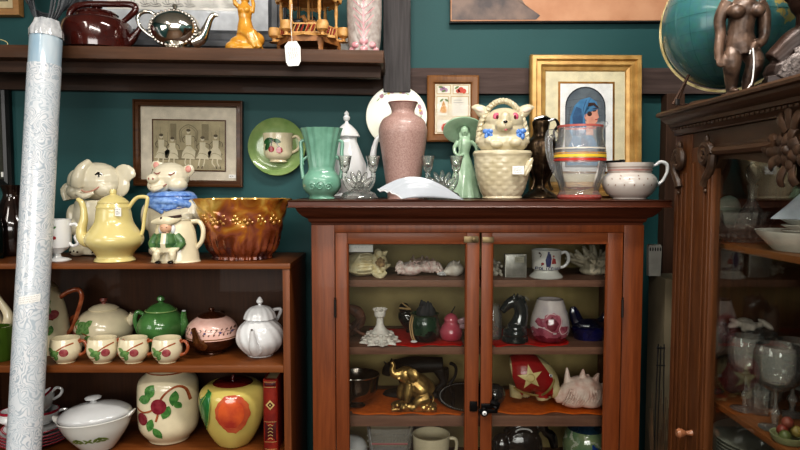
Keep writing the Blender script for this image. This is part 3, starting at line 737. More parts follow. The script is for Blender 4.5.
m = M(); m.frame(-52, 52, 0, 110, [(0, -1), (1, -5), (6, -6), (8, -3), (8, 2), (0, 2)]); part(t, 'frame', m, TANW)
m = M(); m.box(-45, 45, -.6, .6, 7, 103); m.set(1); m.frame(-38, 38, 15, 97, [(0, -.9), (.8, -.9), (.8, -.6), (0, -.6)]); part(t, 'mat_board', m, [mat('cream_mat', (206, 190, 156), .8), BLACKM], smooth=False)

# ================= pictures on the wall =================
# upper right canvas, bottom edge in view
t = thing('canvas_painting', 'large unframed painting of grey rock and orange sand at top right', 'painting', 563, 2.195, Z(22.6, 2.195), rot=(0, radians(-.2), 0))
CANW = 111
m = M(); m.box(-CANW, CANW, -7, 1, 0, 150, .4); part(t, 'canvas', m, mat('painted_orange_sand', (200, 150, 118), .6, c2=(186, 134, 102), scale=12, bump=.2))
m = M(); q = [(-CANW+1, 1.2), (-28, 1.2), (-24, 5), (-31, 10), (-38, 14), (-43, 22), (-52, 30), (-58, 44), (-70, 60), (-CANW+1, 80)]
m.decal(q, flatsurf(-7.1), rings=3); part(t, 'painted_rock', m, mat('painted_grey_rock', (132, 112, 102), .6, c2=(86, 78, 78), scale=16, bump=.5), smooth=False)
m = M(); m.box(-CANW-.6, CANW+.6, -6, 1.2, -1.2, 0.1); part(t, 'canvas_edge', m, BLACKM)

def framed(name, label, x0, x1, y0p, y1p, Y, frame_prof, fmat, matb, tilt=0, lean=0, foot=True):
    s = Y/F; zz = Z(y1p, Y); t = thing(name, label, 'picture', (x0+x1)/2, Y, zz, rot=(radians(lean), radians(tilt), 0))
    w = (x1-x0)/2; h = y1p-y0p
    m = M(); m.frame(-w, w, 0, h, frame_prof); part(t, 'frame', m, fmat, ang=25)
    ins = max(p[0] for p in frame_prof)-.5
    m = M(); m.box(-w+ins, w-ins, -.3, .5, ins, h-ins); part(t, 'mat_board', m, matb, smooth=False)
    return t, w, h
DARKF = wood('dark_stained_frame', (96, 62, 36), (54, 32, 20), 'X', .35)
# dancers etching
t, w, h = framed('framed_etching', 'framed etching of five seated dancers in pale dresses above the pig jar', 135, 243, 101.5, 186.5, 2.19, [(0, -1), (0, -4), (1.5, -4.5), (2.2, -3.2), (5.5, -4.2), (6.5, -2), (6.5, 1), (0, 1)], DARKF, mat('beige_mat', (206, 196, 178), .85), tilt=.9)
m = M(); x0, x1, z0, z1 = -35, 36, 16.5, 65
m.box(x0, x1, -.6, -.3, z0, z1); m.set(1); m.frame(x0-1.3, x1+1.3, z0-1.3, z1+1.3, [(0, -.7), (1.3, -.8), (1.3, -.4), (0, -.4)]); part(t, 'etching_sheet', m, [mat('aged_paper', (170, 158, 128), .85, c2=(148, 138, 112), scale=25), DARKF], smooth=False)
m = M(); sf = flatsurf(-.65); random.seed(2)
m.set(1); m.decal([(-29, 26), (32, 27), (34, 33), (20, 36), (-20, 36), (-30, 33)], sf, off=.1)
for k in range(40):
    xq = random.uniform(-33, 34); m.stroke([(xq, random.uniform(38, 60)), (xq+random.uniform(-1, 1), random.uniform(36, 48))], .35, sf, off=.15, smooth=0)
m.set(1); m.stroke([(-8, 44), (-9, 54), (-5, 59), (0, 61), (5, 59), (9, 54), (8, 44)], .9, sf, off=.2); m.stroke([(-6, 44), (-7, 54), (0, 59), (7, 54), (6, 44)], .5, sf, off=.2)
m.set(1); m.decal([(-18, 46), (-12, 46), (-12, 62), (-18, 62)], sf, off=.12); m.decal([(13, 46), (20, 46), (20, 62), (13, 62)], sf, off=.12)
for xc, top, lean_ in ((-27, 50, -1), (-16, 47, 1), (0, 55, 0), (14, 48, -1), (27, 50, 1)):
    m.set(0); m.decal([(xc-6-lean_*2, 34), (xc-7, 28), (xc+6, 27), (xc+7-lean_*2, 35), (xc+2, 40), (xc-2, 40)], sf, off=.22); m.decal([(xc-2.6, top-14), (xc+2.6, top-14), (xc+3, top-4), (xc-3, top-4)], sf, off=.34)
    m.decal(circ(xc, top-1, 1.8, 12), sf, off=.4); m.set(2); m.decal(circ(xc, top+.6, 2.1, 12, 1.4), sf, off=.46)
    m.stroke([(xc-3, top-5), (xc-6, top-8), (xc-4, top-12)], .5, sf, off=.3); m.stroke([(xc+3, top-5), (xc+6, top-6), (xc+7, top-10)], .5, sf, off=.3)
    for lx in (-2, 2): m.set(0); m.stroke([(xc+lx, 30), (xc+lx*1.3-1, 24), (xc+lx+lean_*2, 19.5)], 1.3, sf, off=.3); m.set(2); m.stroke([(xc+lx+lean_*2, 20.5), (xc+lx+lean_*3, 18)], 1.1, sf, off=.35, smooth=0)
    m.set(1); m.stroke([(xc-6, 29), (xc-3, 33), (xc+3, 32), (xc+6, 29)], .4, sf, off=.3)
part(t, 'etched_figures', m, [mat('pale_etching', (206, 196, 170), .85), mat('mid_etching', (132, 122, 98), .85), mat('dark_etching', (92, 82, 66), .85)], smooth=False)
m = M(); m.prism([(40, 9), (47, 9), (47, 12.5), (40, 12.5)], -1, -.8); m.set(1); text_mesh(m, '$28', 41, 9.9, -1, 1.7, surf=flatsurf(-1.05), off=.05); part(t, 'price_sticker', m, [PAPER, INKD], smooth=False)
m = M(); m.box(-w+5, w-5, -1.6, -1.3, 5, h-5); part(t, 'glass_pane', m, pane_mat('picture_glass'), smooth=False)

# dark framed picture at the left edge
t, w, h = framed('framed_picture', 'black framed dark picture hanging at the left edge of the photo', -62, 14, 78, 188, 2.19, [(0, -1), (0, -3), (2, -5), (4, -3.5), (7, -4.5), (9, -2), (9, 1), (0, 1)], mat('black_frame', (26, 26, 26), .35), mat('dark_olive_print', (34, 36, 28), .7, c2=(58, 56, 44), scale=8))
m = M(); m.prism([(26, 11), (31, 11), (31, 16), (26, 16)], -.8, -.5); part(t, 'price_sticker', m, PAPER, smooth=False)

# green plate and cherry cup (one moulded wall pocket)
t = thing('wall_pocket', 'green saucer wall pocket with half a cherry cup moulded on it', 'wall pocket', 278, 2.185, Z(176, 2.185))
LIME = mat('lime_green_glaze', (138, 158, 104), .2, coat=.4, c2=(112, 138, 82), scale=20)
m = M(); m.start(); m.lathe([(0, 1), (20, 1), (23, 2), (27, 5), (28.6, 7), (28, 7.6), (24, 4.5), (18, 3), (0, 3)], 48, smooth=0); m.xf(Matrix.Translation((0, 2, 28.7)) @ Matrix.Rotation(pi/2, 4, 'X')); part(t, 'saucer', m, LIME)
m = M(); cp = [(0, 13), (7, 13), (9, 14), (8, 16), (12, 18), (14, 22), (14.5, 38), (15, 42), (13.5, 42), (13, 30), (0, 20)]
m.lathe(cp, 36, c=(1, -3, 0), sy=.7); part(t, 'cup', m, IVORY)
m = M(); m.tube([(15, -3, 38), (20, -3, 39), (23, -3, 33), (20, -3, 26), (14, -3, 23)], 1.5, 8, smooth=4); part(t, 'cup_handle', m, IVORY)
sf = lathe_surf([(8, 14), (8, 16), (12, 18), (14, 22), (14.5, 38), (15, 42)], (1, -3, 0), sy=.7)
m = M(); m.decal(circ(4, 25, 3.2), sf, off=.5); m.decal(circ(-4, 26, 3), sf, off=.5); m.set(1); m.decal(leaf(-7, 34, 12, 6, 20), sf, off=.5); m.decal(leaf(-8, 29, 10, 4.5, 60), sf, off=.6); m.decal(leaf(2, 34, 8, 4, -20), sf, off=.5); m.set(2); m.stroke([(-8, 36), (0, 33), (4, 28)], .7, sf, off=.7); m.stroke([(-3, 34), (-4, 29)], .7, sf, off=.7)
part(t, 'cherry_decoration', m, [REDC, LEAFD, BLACK], smooth=False)
# ================= on top of the glazed cabinet =================
CT = ZCT+.0004
CELA = mat('celadon_aqua_glaze', (118, 162, 142), .25, coat=.4, c2=(102, 146, 126), scale=30)
CELP = mat('pale_celadon_glaze', (164, 190, 162), .22, coat=.5, c2=(146, 174, 146), scale=30)
PINKS = mat('speckled_pink_glaze', (172, 142, 134), .45, c2=(146, 116, 108), scale=260, coat=.2)
CRYS = glassy('cut_crystal', (252, 253, 250), 1.5, .06, .04, refr=.35)
CLEAR = glassy('clear_glass', (254, 254, 254), .8, .07, .02, refr=.03)

# celadon vase with two handles
t = thing('handled_vase', 'aqua green pottery vase with flared ribbed neck and two side handles', 'vase', 322, 1.93, CT)
vp = cr([(0, 0), (12, 0), (13, 1), (12, 3), (17, 8), (19.5, 14), (18.5, 21), (14, 27), (13, 31)], 4)+cr([(13, 31), (14.5, 45), (17.5, 60), (20.5, 70)], 5)+[(19, 70), (15, 58), (11, 40), (0, 36)]
m = M(); m.lathe(vp, 64, mod=lambda a, r, z: r*(1+(.035*max(0, min(1, (z-30)/10))*cos(14*a))), sy=.8); part(t, 'body', m, CELA)
for sgn in (-1, 1):
    m = M(); m.tube([(sgn*17, 0, 58), (sgn*20.5, 0, 56), (sgn*20, 0, 46), (sgn*20, 0, 32), (sgn*18.5, 0, 20)], [1.6, 1.8, 1.9, 1.8, 2], 10, smooth=4); m.tube([(sgn*14, 0, 42), (sgn*19, 0, 38), (sgn*18, 0, 34)], [1.6, 1.4, 1], 8, smooth=3); part(t, 'handle', m, CELA)
sf = lathe_surf([(r, z) for r, z in vp[:34] if r > .5], sy=.8); m = M()
for (a, b, c, d) in ((0, 13, 5, 0), (-8, 12, 4, 1), (8, 12, 4, -1)):
    pts = [(a+c*(1-k/12)*cos(k*.9), b+c*(1-k/12)*sin(k*.9)) for k in range(11)]
    m.tube([(x, sf(x, z)-.2, z) for x, z in pts], .8, 6, smooth=2)
part(t, 'swirl_relief', m, CELA)

# tall white coffee pot behind
t = thing('coffee_pot', 'tall white moulded coffee pot with finial lid and long spout on the cabinet', 'coffee pot', 347, 2.06, CT)
m = M(); m.lathe([(0, 0), (14, 0), (15, 2), (12, 5), (16, 12), (20, 24), (19, 34), (14, 46), (10, 56), (10, 60), (0, 60)], 48, smooth=0, mod=lambda a, r, z: r*(1+.02*cos(10*a))); part(t, 'body', m, WHITEG)
m = M(); m.lathe([(12, 60), (13, 61), (12, 63), (9, 68), (5, 72), (2, 74), (1.5, 76), (3, 77.5), (3.5, 80), (2, 82), (2.6, 83.5), (1, 86), (0, 86.5)], 32, mod=lambda a, r, z: r*(1+.03*cos(12*a))); part(t, 'lid', m, WHITEG)
m = M(); m.tube([(14, 0, 14), (22, 0, 20), (25, 0, 34), (27, 0, 48), (30, 0, 58), (34, 0, 61), (38, 0, 59)], [5, 5, 4, 3, 2.4, 2.2, 1.6], 12, smooth=4); part(t, 'spout', m, WHITEG)
m = M(); m.tube([(-9, 0, 56), (-20, 0, 60), (-27, 0, 50), (-25, 0, 32), (-17, 0, 22)], [2, 2, 2.2, 2, 2], 10, smooth=4); part(t, 'handle', m, WHITEG)

# plate standing behind the pink vase
t = thing('dinner_plate', 'cream plate with flower sprays hung on the wall behind the pink vase', 'plate', 396.5, 2.152, Z(153.5, 2.152))
m = M(); m.start(); m.lathe([(0, 1), (17, 1), (20, 2.5), (29, 3.4), (30.2, 4), (29.6, 4.6), (20, 4), (0, 2.4)], 56); m.xf(Matrix.Translation((0, 0, 62-26)) @ Matrix.Rotation(pi/2, 4, 'X') @ Matrix.Scale(1.0, 4)); 
part(t, 'plate_body', m, mat('pale_cream_china', (222, 222, 204), .2, coat=.4, var=.01))
sf = flatsurf(-4.2); m = M(); random.seed(4); zc_ = 36
m.start()
for k in range(48):
    a = 2*pi*k/48; a2 = 2*pi*(k+1)/48
for rr in (20.2, 29.6): m.tube([(rr*cos(q), -3.9 if rr > 25 else -2.9, zc_+rr*sin(q)) for q in [2*pi*i/48 for i in range(48)]], .32, 5, closed=True)
m.set(1)
for a in (2.2, 1.75, 1.3, .4, .15): m.decal(circ(25*cos(a), zc_+25*sin(a), 2.4, 10, jag=.15), sf, off=.2, rings=1)
m.set(2)
for a in (2.4, 2.05, 1.55, 1.1, .55, .3, 0): m.decal(leaf(25*cos(a), zc_+25*sin(a), 6, 2.4, math.degrees(a)+90), sf, off=.1, rings=1)
m.set(3)
for a in (1.9, 1.4, .25): m.decal(circ(24*cos(a), zc_+24*sin(a), 1.4, 8), sf, off=.3, rings=1)
part(t, 'flower_spray', m, [mat('sage_band', (150, 168, 130), .3), mat('mauve_petal', (178, 130, 140), .4), mat('soft_green_leaf', (130, 160, 100), .4), mat('yellow_petal', (214, 184, 96), .4)], smooth=False)
m = M(); m.tube([(-14, -4.6, 11), (-14, -.4, 8.6), (-4, 1.6, 36), (-14, -.4, 63.6), (-14, -4.6, 61)], .4, 6); m.tube([(14, -4.6, 11), (14, -.4, 8.6), (4, 1.6, 36), (14, -.4, 63.6), (14, -4.6, 61)], .4, 6); m.tube([(-4, 1.6, 36), (4, 1.6, 36)], .4, 6)
# stand of bent wire under the plate
part(t, 'wire_hanger', m, STEEL)

# pink vase
t = thing('pink_vase', 'tall speckled dusty pink shouldered vase in the middle of the cabinet top', 'vase', 403, 1.955, CT)
m = M(); m.lathe(cr([(0, 0), (14.5, 0), (15.5, 2), (17.5, 17), (20.5, 39), (23.6, 60), (24, 69), (20.5, 78), (13, 83), (11.5, 86), (12.5, 90), (14.5, 94.5)], 5)+[(13.5, 95), (9, 90), (8, 80), (0, 75)], 56); part(t, 'body', m, PINKS)
m = M(); m.tube([(14.2*cos(q), 14.2*sin(q), 94.8) for q in [2*pi*i/40 for i in range(40)]], .7, 6, closed=True); part(t, 'rim', m, mat('pink_brown_rim', (140, 96, 90), .3))

# crystal candelabra, left and right
def candelabrum(px, Y, label, flip=1, sc=1):
    t = thing('candle_holder', label, 'candle holder', px, Y, CT, group=None)
    m = M(); m.lathe([(0, 0), (17, 0), (18, 1.5), (15, 6), (9, 9), (5, 11), (0, 11)], 40, mod=lambda a, r, z: r*(1+.05*cos(16*a)), sy=.75); part(t, 'base', m, CRYS)
    m = M()
    for k in range(5):
        a = radians(-50+25*k); m.start(); m.ell(0, 0, 9, 3, 2.4, 10, 10); m.xf(Matrix.Translation((0, 0, 10)) @ Matrix.Rotation(a, 4, 'Y'))
    m.ell(0, 0, 13, 5, 4, 5, 12); part(t, 'fan', m, CRYS)
    for sgn in (-1, 1):
        m = M(); m.tube([(0, 0, 9), (sgn*9, 0, 10), (sgn*14, 0, 18), (sgn*14, 0, 27)], [3, 2.6, 2.3, 2.4], 8, smooth=4); part(t, 'arm', m, CRYS)
        m = M(); m.lathe([(1.5, 26), (4, 29), (5.5, 36), (7, 43), (6, 43), (4, 35), (0, 31)], 12, (sgn*14, 0, 0), smooth=0); part(t, 'candle_cup', m, CRYS)
    return t
candelabrum(359, 1.90, 'pressed glass twin candle holder beside the aqua vase')
candelabrum(442, 1.895, 'pressed glass twin candle holder between pink vase and green lady')

# white shell dish
t = thing('shell_dish', 'white porcelain scallop shell dish lying in front of the pink vase', 'dish', 420, 1.80, CT)
t.s = 1.80/F
m = M()
def shellfn(u, v):
    # fan spreading from the point at right to the broad ribbed lip at left
    ang = (v-.5); x = 44-u*86*(1-.28*abs(ang)*2*u); 
    y = ang*2*15*sin(min(1, u*1.25)*pi/2)**1.2*(1 if u < .9 else 1)
    h = 22*sin(u*pi*.86)**1.0*(cos(ang*pi*.98))**.6
    h += 1.3*cos(v*pi*16)*min(1, u*1.6)*cos(ang*pi)
    return (x, y, max(.3, h))
m.grid(shellfn, 36, 56); o = part(t, 'shell', m, mat('bluish_white_china', (172, 176, 182), .16, coat=.5, var=.01))
md = o.modifiers.new('thick', 'SOLIDIFY'); md.thickness = .9*t.s; md.offset = -1
m = M(); m.tube([shellfn(1, k/20) for k in range(21)], .7, 6); part(t, 'lip', m, WHITEG)

# framed fruit verse
t, w, h = None, 0, 0
t = thing('framed_verse', 'small brown framed print of fruit squares around a verse', 'picture', 452.5, 2.157, Z(142, 2.157))
w, h = 25.5, 65
FR2 = wood('walnut_frame', (136, 92, 52), (96, 60, 32), 'Z', .35)
m = M(); m.frame(-w, w, 0, h, [(0, 1), (0, -3), (1.5, -4), (4, -3.4), (6.5, -2.6), (8, -1), (8, 1)]); part(t, 'frame', m, FR2, ang=25)
m = M(); m.box(-w+7.5, w-7.5, -.3, .5, 7.5, h-7.5); m.set(1)
sf = flatsurf(-.35)
for (a, b, c, d) in ((-16, -2, 47, 56), (0, 16, 47, 56), (-16, -4, 25, 45), (-2, 16, 25, 45), (-16, 16, 9, 23)):
    m.set(1); m.decal([(a, c), (b, c), (b, d), (a, d)], sf, off=.05, rings=1); m.set(2); m.decal([(a+.7, c+.7), (b-.7, c+.7), (b-.7, d-.7), (a+.7, d-.7)], sf, off=.1, rings=1)
m.set(3); m.decal(circ(8, 51, 3), sf, off=.2, rings=1); m.decal(circ(11, 50, 2.4), sf, off=.22, rings=1); m.decal(circ(5, 50, 2), sf, off=.2, rings=1)
m.decal(circ(0, 15, 5), sf, off=.2, rings=1); m.decal(circ(-7, 14, 4.4), sf, off=.2, rings=1); m.decal(circ(7, 14.5, 4.4), sf, off=.2, rings=1)
m.set(4); m.decal([(-13, 31), (-11, 28.5), (-7, 28.5), (-5.4, 31), (-7, 35), (-8.6, 40), (-9.6, 40), (-11, 35)], sf, off=.2, rings=1)
m.set(5); m.decal(circ(-11, 52, 2), sf, off=.2, rings=1); m.decal(circ(-7, 51, 2), sf, off=.2, rings=1); m.decal(circ(-9, 53, 1.5), sf, off=.2, rings=1)
m.set(6)
for (a, b, c) in ((-9, 50, 20), (4, 53.5, 30), (-3, 19, -20), (6, 19, 30), (-11, 41, 40), (-6, 41, -30), (-12, 54, 0)): m.decal(leaf(a, b, 5, 2, c), sf, off=.25, rings=1)
m.set(7)
for r in range(6): m.stroke([(1, 41-r*2.4), (5, 41.2-r*2.4), (9+(r % 3)*1.5, 41-r*2.4)], .35, sf, off=.2)
part(t, 'print', m, [mat('cream_card', (220, 210, 188), .85), mat('ochre_line', (190, 160, 116), .8), mat('ivory_card', (226, 220, 206), .85), mat('strawberry_red', (196, 78, 62), .6), mat('pear_gold', (204, 152, 92), .6), mat('plum_mauve', (170, 130, 160), .6), mat('print_leaf', (110, 130, 80), .6), mat('verse_ink', (130, 120, 130), .8)], smooth=False)
m = M(); m.box(-w+7, w-7, -1.4, -1.1, 7, h-7); part(t, 'glass_pane', m, pane_mat('picture_glass'), smooth=False)
m = M(); m.tube([(-w+2, 2, h-8), (0, 3, h+3), (w-2, 2, h-8)], .25, 5); part(t, 'hanging_wire', m, STEEL)

# green lady with wide hat
t = thing('lady_figurine', 'pale green glazed lady figurine with wide brimmed hat and long gown', 'figurine', 464, 2.04, CT)
m = M()
m.lathe(cr([(0, 0), (17, 0), (17.5, 2), (15, 12), (11, 26), (7, 38), (5, 44), (6.5, 50), (7, 56), (4, 60), (2.2, 62), (0, 62)], 3), 40, sy=.75, mod=lambda a, r, z: r*(1+.06*max(0, (30-z)/30)*cos(11*a)))
m.ell(0, 0, 66, 4.4, 4.6, 5.6); m.tube([(0, 0, 58), (0, 0, 63)], 2.2)
m.ell(3.8, .5, 61, 2.5, 2.5, 4.5); m.ell(-3.8, .5, 62, 2, 2.4, 4.5); m.ell(0, -4.8, 65.5, .9, 1, 1); 
m.tube([(-6.5, 0, 56), (-10, -1, 50), (-9, -4, 44), (-4, -6, 42)], [2.4, 2, 1.7, 1.5], 10, smooth=3); m.tube([(6.5, 0, 56), (11, 0, 52), (13, -2, 44), (11, -4, 37)], [2.4, 2, 1.7, 1.5], 10, smooth=3)
m.ell(-3, -5, 42, 2); m.ell(11, -4.5, 36, 2)
organic(t, 'body', m, CELP, .6, 3)
m = M(); m.start(); m.lathe([(0, 1.5), (5, 2), (6, 0), (12, -1.5), (17.5, -1), (18, 0), (12, 0), (6.5, 2.5), (5, 5), (0, 6)], 36, sy=.9); m.xf(Matrix.Translation((-1, 3.0, 67.5)) @ Matrix.Rotation(radians(-52), 4, 'X') @ Matrix.Diagonal((1.12, 1.0, 1, 1))); part(t, 'hat', m, CELP)
m = M(); m.tube([(-3, -5.6, 60), (-5, -6, 50), (-7, -7, 30), (-9, -10, 8)], [.8, .9, .9, .5], 6, smooth=3); part(t, 'ribbon', m, CELP)

# animal-in-basket cookie jar
t = thing('cookie_jar', 'cream ceramic animal in a basket cookie jar with pink eyes and blue bows', 'cookie jar', 502, 1.935, CT)
BK = mat('basket_cream_glaze', (200, 190, 164), .24, coat=.35, c2=(184, 172, 142), scale=12)
def weave(a, r, z):
    if z < 3 or z > 42: return r
    c_ = int(a/(2*pi)*26); row = int(z/4.3)
    e = 1 if (c_+row) % 2 else -1
    fz_ = abs((z/4.3) % 1-.5)*2; fa = abs((a/(2*pi)*26) % 1-.5)*2
    return r+(.5 if e > 0 else .15)*(1-fz_**6)*(1-fa**6)
m = M(); bp = [(0, 0), (19, 0), (20, 1), (19, 3)]+[(19+9*sin((z-3)/40*pi/2)**.75, z) for z in [3+k*.9 for k in range(44)]]+[(29, 43), (29.5, 45), (28, 47.5), (0, 47.5)]
m.lathe(bp, 132, sy=.8, mod=weave); part(t, 'basket', m, BK)
m = M()
m.ell(0, 1, 56, 26, 17, 13); m.ell(0, 0, 68, 21.5, 15, 13); m.ell(1, -2, 77, 19, 14, 13); m.ell(-1, -14.5, 71, 8.5, 6, 6); m.ell(0, -13, 78, 6, 5, 7)
m.ell(-8, -15, 53, 6, 4, 3.6); m.ell(10, -15, 55, 6, 4.5, 4.5); m.ell(-14, -9, 57, 6, 6, 5)
organic(t, 'animal_lid', m, BK, .7, 3)
for sgn in (-1, 1):
    m = M(); m.start(); m.tube([(0, 0, 0), (sgn*5, 0, 4), (sgn*11, 0, 8), (sgn*16, 0, 8.5)], [4, 6, 4, .8], 12, smooth=3, flat=.45); m.xf(Matrix.Translation((sgn*15, 0, 82))); m.set(1)
    m.start(); m.ell(0, 0, 0, 4.5, .8, 2.4, 12); m.xf(Matrix.Translation((sgn*23, -2.6, 88.0)) @ Matrix.Rotation(-sgn*.4, 4, 'Y')); part(t, 'ear', m, [BK, mat('ear_pale_inner', (224, 204, 186), .3)])
    m = M(); m.ell(sgn*9+1, -11.6, 80, 3.6, 2.8, 4.2, 16); m.set(1); m.ell(sgn*8.6+1, -14.4, 79.6, 1.3, .8, 2, 12); part(t, 'eye', m, [mat('rose_eye', (206, 96, 120), .2, coat=.6), mat('dark_rose_pupil', (90, 26, 36), .2)])
m = M(); m.tube([(24*cos(q), 1, 56+41*sin(q)) for q in [pi*i/24 for i in range(25)]], 3.0, 10); m.set(0)
for ph in (0, pi):
    m.tube([(24*cos(q)+1.6*cos(q*26+ph)*cos(q), 1+2.4*sin(q*26+ph), 56+41*sin(q)+1.6*cos(q*26+ph)*sin(q)) for q in [pi*i/130 for i in range(131)]], 1.7, 7)
part(t, 'rope_handle', m, BK)
m = M(); m.ell(-.5, -20, 74.5, 2.2, 1.2, 1.3, 12); m.tube([(-.5, -20.0, 73), (-.5, -20, 71), (-4, -18.4, 69.5)], .45, 6, smooth=2); m.tube([(-.5, -20, 71), (3, -18.8, 69.5)], .45, 6); m.set(1); m.ell(0, -18.4, 67.6, 2, 1, 1.6, 10); part(t, 'nose_and_mouth', m, [BLACK, PINKD])
for sgn in (-1, 1):
    m = M(); bx, by, bz = sgn*14.5+(1 if sgn > 0 else -1), -11.0, 64
    m.start(); m.ell(-2.6, 0, 2, 3.4, 1.5, 2.6, 10); m.ell(2.6, 0, 2.4, 3.4, 1.5, 2.6, 10); m.ell(-2, 0, -2.6, 2.2, 1.2, 3.4, 10); m.ell(2.4, 0, -2.6, 2.2, 1.2, 3.4, 10); m.ell(0, -.8, 0, 1.6, 1.4, 1.6, 10); m.xf(Matrix.Translation((bx, by, bz)))
    part(t, 'bow', m, mat('cornflower_bow', (84, 128, 196), .25, coat=.4))
m = M(); m.start(); m.ell(0, 0, 0, 3.4, 2.4, 11, 12); m.ell(2.4, -1, -2, 2, 1.6, 7, 10); m.xf(Matrix.Translation((22, -14, 31)) @ Matrix.Rotation(.5, 4, 'Y')); part(t, 'moulded_tail', m, BK)
m = M(); m.prism([(6, 24), (17, 24), (17, 32), (6, 32)], -23.9, -23.6); m.set(1); scribble(m, 7, 16, 25, 31, 3, -24, th=.3); part(t, 'price_sticker', m, [PAPER, INK], smooth=False)
# brass lamp / urn behind
BRZ = mat('dark_bronze', (88, 72, 54), .35, metal=.85, c2=(44, 34, 26), scale=60, bump=.3)
t = thing('bronze_ewer', 'antique bronze ewer with ornate body and curled handle behind the basket jar', 'ewer', 540, 2.03, CT)
m = M(); m.lathe(cr([(0, 0), (17, 0), (17.5, 2), (14, 5), (7, 9), (5, 13), (9, 20), (13, 28)], 3)+cr([(13, 28), (17, 40), (18, 50), (15, 57), (9, 61), (8, 68), (9, 75), (7, 77)], 4)+[(0, 77)], 36, sx=.95, mod=lambda a, r, z: r*(1+.04*cos(8*a))); part(t, 'body', m, BRZ)
m = M(); m.tube([(6, 0, 76), (14, 0, 78), (17, 0, 72), (13, 0, 66), (14, 0, 58)], [1.4, 1.3, 1.6, 1.3, 1.2], 8, smooth=4); m.tube([(-7, 0, 78), (2, 0, 80), (9, 0, 78)], [1.6, 2.4, 1.4], 8, smooth=3); part(t, 'handle', m, BLACK)
for k in range(3):
    a = -pi/2+(k-1)*.9; m = M(); m.tube([(11*cos(a), 11*sin(a), 42), (14*cos(a), 14*sin(a), 30), (9*cos(a), 9*sin(a), 18), (13*cos(a), 13*sin(a), 8)], [1.6, 1.8, 1.3, 1.5], 8, smooth=4); part(t, 'scroll_bracket', m, BRZ)

# big gilt framed portrait leaning on the wall
t = thing('gilt_framed_portrait', 'large gilt framed portrait of a person in a blue headscarf on the cabinet', 'picture', 585, 2.10, CT, rot=(radians(-4), radians(.3), 0))
t.s = 2.12/F; w, h = 55, 141
m = M(); m.frame(-w, w, 0, h, [(0, 4), (0, -3), (1.5, -6), (5, -6.5), (6.5, -4), (10, -5), (12, -2.5), (15, -1.5), (16, .5), (16, 4)]); part(t, 'frame', m, GOLD, ang=22)
m = M(); m.box(-w+15, w-15, 0, 3, 15, h-15); m.set(1); m.frame(-27, 29, 24, 115, [(0, -.5), (2.0, -.7), (2.0, 0), (0, 0)]); m.set(2); m.box(-25, 27, -.4, 0, 26, 113)
part(t, 'mat_board', m, [mat('ivory_mat', (214, 204, 172), .8), GOLDD, mat('white_print_paper', (222, 222, 220), .8)], smooth=False)
m = M(); sf = flatsurf(-.45); zt_ = 82
arch = [(-20, 30), (20, 30), (20, zt_+8)]+[(20*cos(q), zt_+8+20*sin(q)) for q in [pi*i/14 for i in range(1, 14)]]+[(-20, zt_+8)]
m.set(0); m.decal(arch, sf, off=.05, rings=2)
ar2 = [(x*.95, 30.6+(z-30)*.975) for x, z in arch]; m.set(1); m.decal(ar2, sf, off=.1, rings=2)
m.set(2)
for k in range(7): m.stroke([(-18+k*6, 60), (-16+k*6, 82), (-14+k*5, 100-abs(k-3)*3)], .3, sf, off=.14)
for k in range(5): m.stroke([(-18, 68+k*7), (0, 70+k*7), (17, 67+k*7)], .3, sf, off=.14)
m.set(3); m.decal([(3, 74), (6, 72), (10, 73), (12, 76), (11.4, 78), (13.5, 79.5), (12, 84), (12, 88), (8, 94), (0, 92), (-2, 80)], sf, off=.2, rings=2)      # face in profile
m.decal([(0, 60), (8, 62), (7, 74), (0, 76)], sf, off=.18, rings=1)
m.set(4); m.decal([(-13, 60), (0, 58), (1, 70), (-1, 80), (1, 90), (8, 92), (13, 88), (11, 95), (4, 99.5), (-5, 97), (-11, 91), (-15, 80), (-16, 66)], sf, off=.3, rings=2)
m.set(5); m.decal([(-12, 62), (-4, 60), (-3, 74), (-4, 88), (-9, 90), (-13, 80)], sf, off=.36, rings=2); m.stroke([(1, 97), (-2, 88), (-3, 74), (-2, 62)], .7, sf, off=.4); m.stroke([(5, 98), (1, 90), (0, 80)], .5, sf, off=.4)
m.set(6); m.decal([(2, 90), (8, 92), (13, 88), (12.6, 90), (9, 94.2), (3, 94)], sf, off=.42, rings=1); m.stroke([(7.5, 85.5), (10.5, 86.2)], 1.1, sf, off=.45, smooth=0); m.stroke([(7, 88), (11, 88.6)], .7, sf, off=.45, smooth=0); m.decal(circ(4, 83, 2.4), sf, off=.42, rings=1)
m.set(7); m.stroke([(9.4, 77.2), (12, 77.6)], 1.0, sf, off=.45, smooth=0); m.set(4); m.decal([(-18, 32), (18, 32), (14, 50), (6, 62), (-12, 62), (-18, 48)], sf, off=.3, rings=2); m.set(5); m.decal([(-6, 34), (4, 34), (3, 56), (-4, 60)], sf, off=.36, rings=1)
part(t, 'portrait', m, [mat('arch_dark', (40, 44, 50), .8), mat('slate_background', (104, 112, 118), .8, c2=(70, 78, 86), scale=12), mat('background_line', (62, 68, 76), .8), mat('skin_paint', (204, 152, 132), .8, c2=(186, 128, 108), scale=40), mat('headscarf_blue', (76, 128, 166), .8, c2=(60, 104, 142), scale=30), mat('headscarf_shadow', (44, 70, 104), .8, c2=(56, 90, 124), scale=60), mat('brown_hair_paint', (58, 36, 32), .8), mat('lip_paint', (168, 62, 60), .8)], smooth=False)
m = M(); m.box(-w+14, w-14, -1.5, -1.2, 14, h-14); part(t, 'glass_pane', m, pane_mat('picture_glass'), smooth=False)

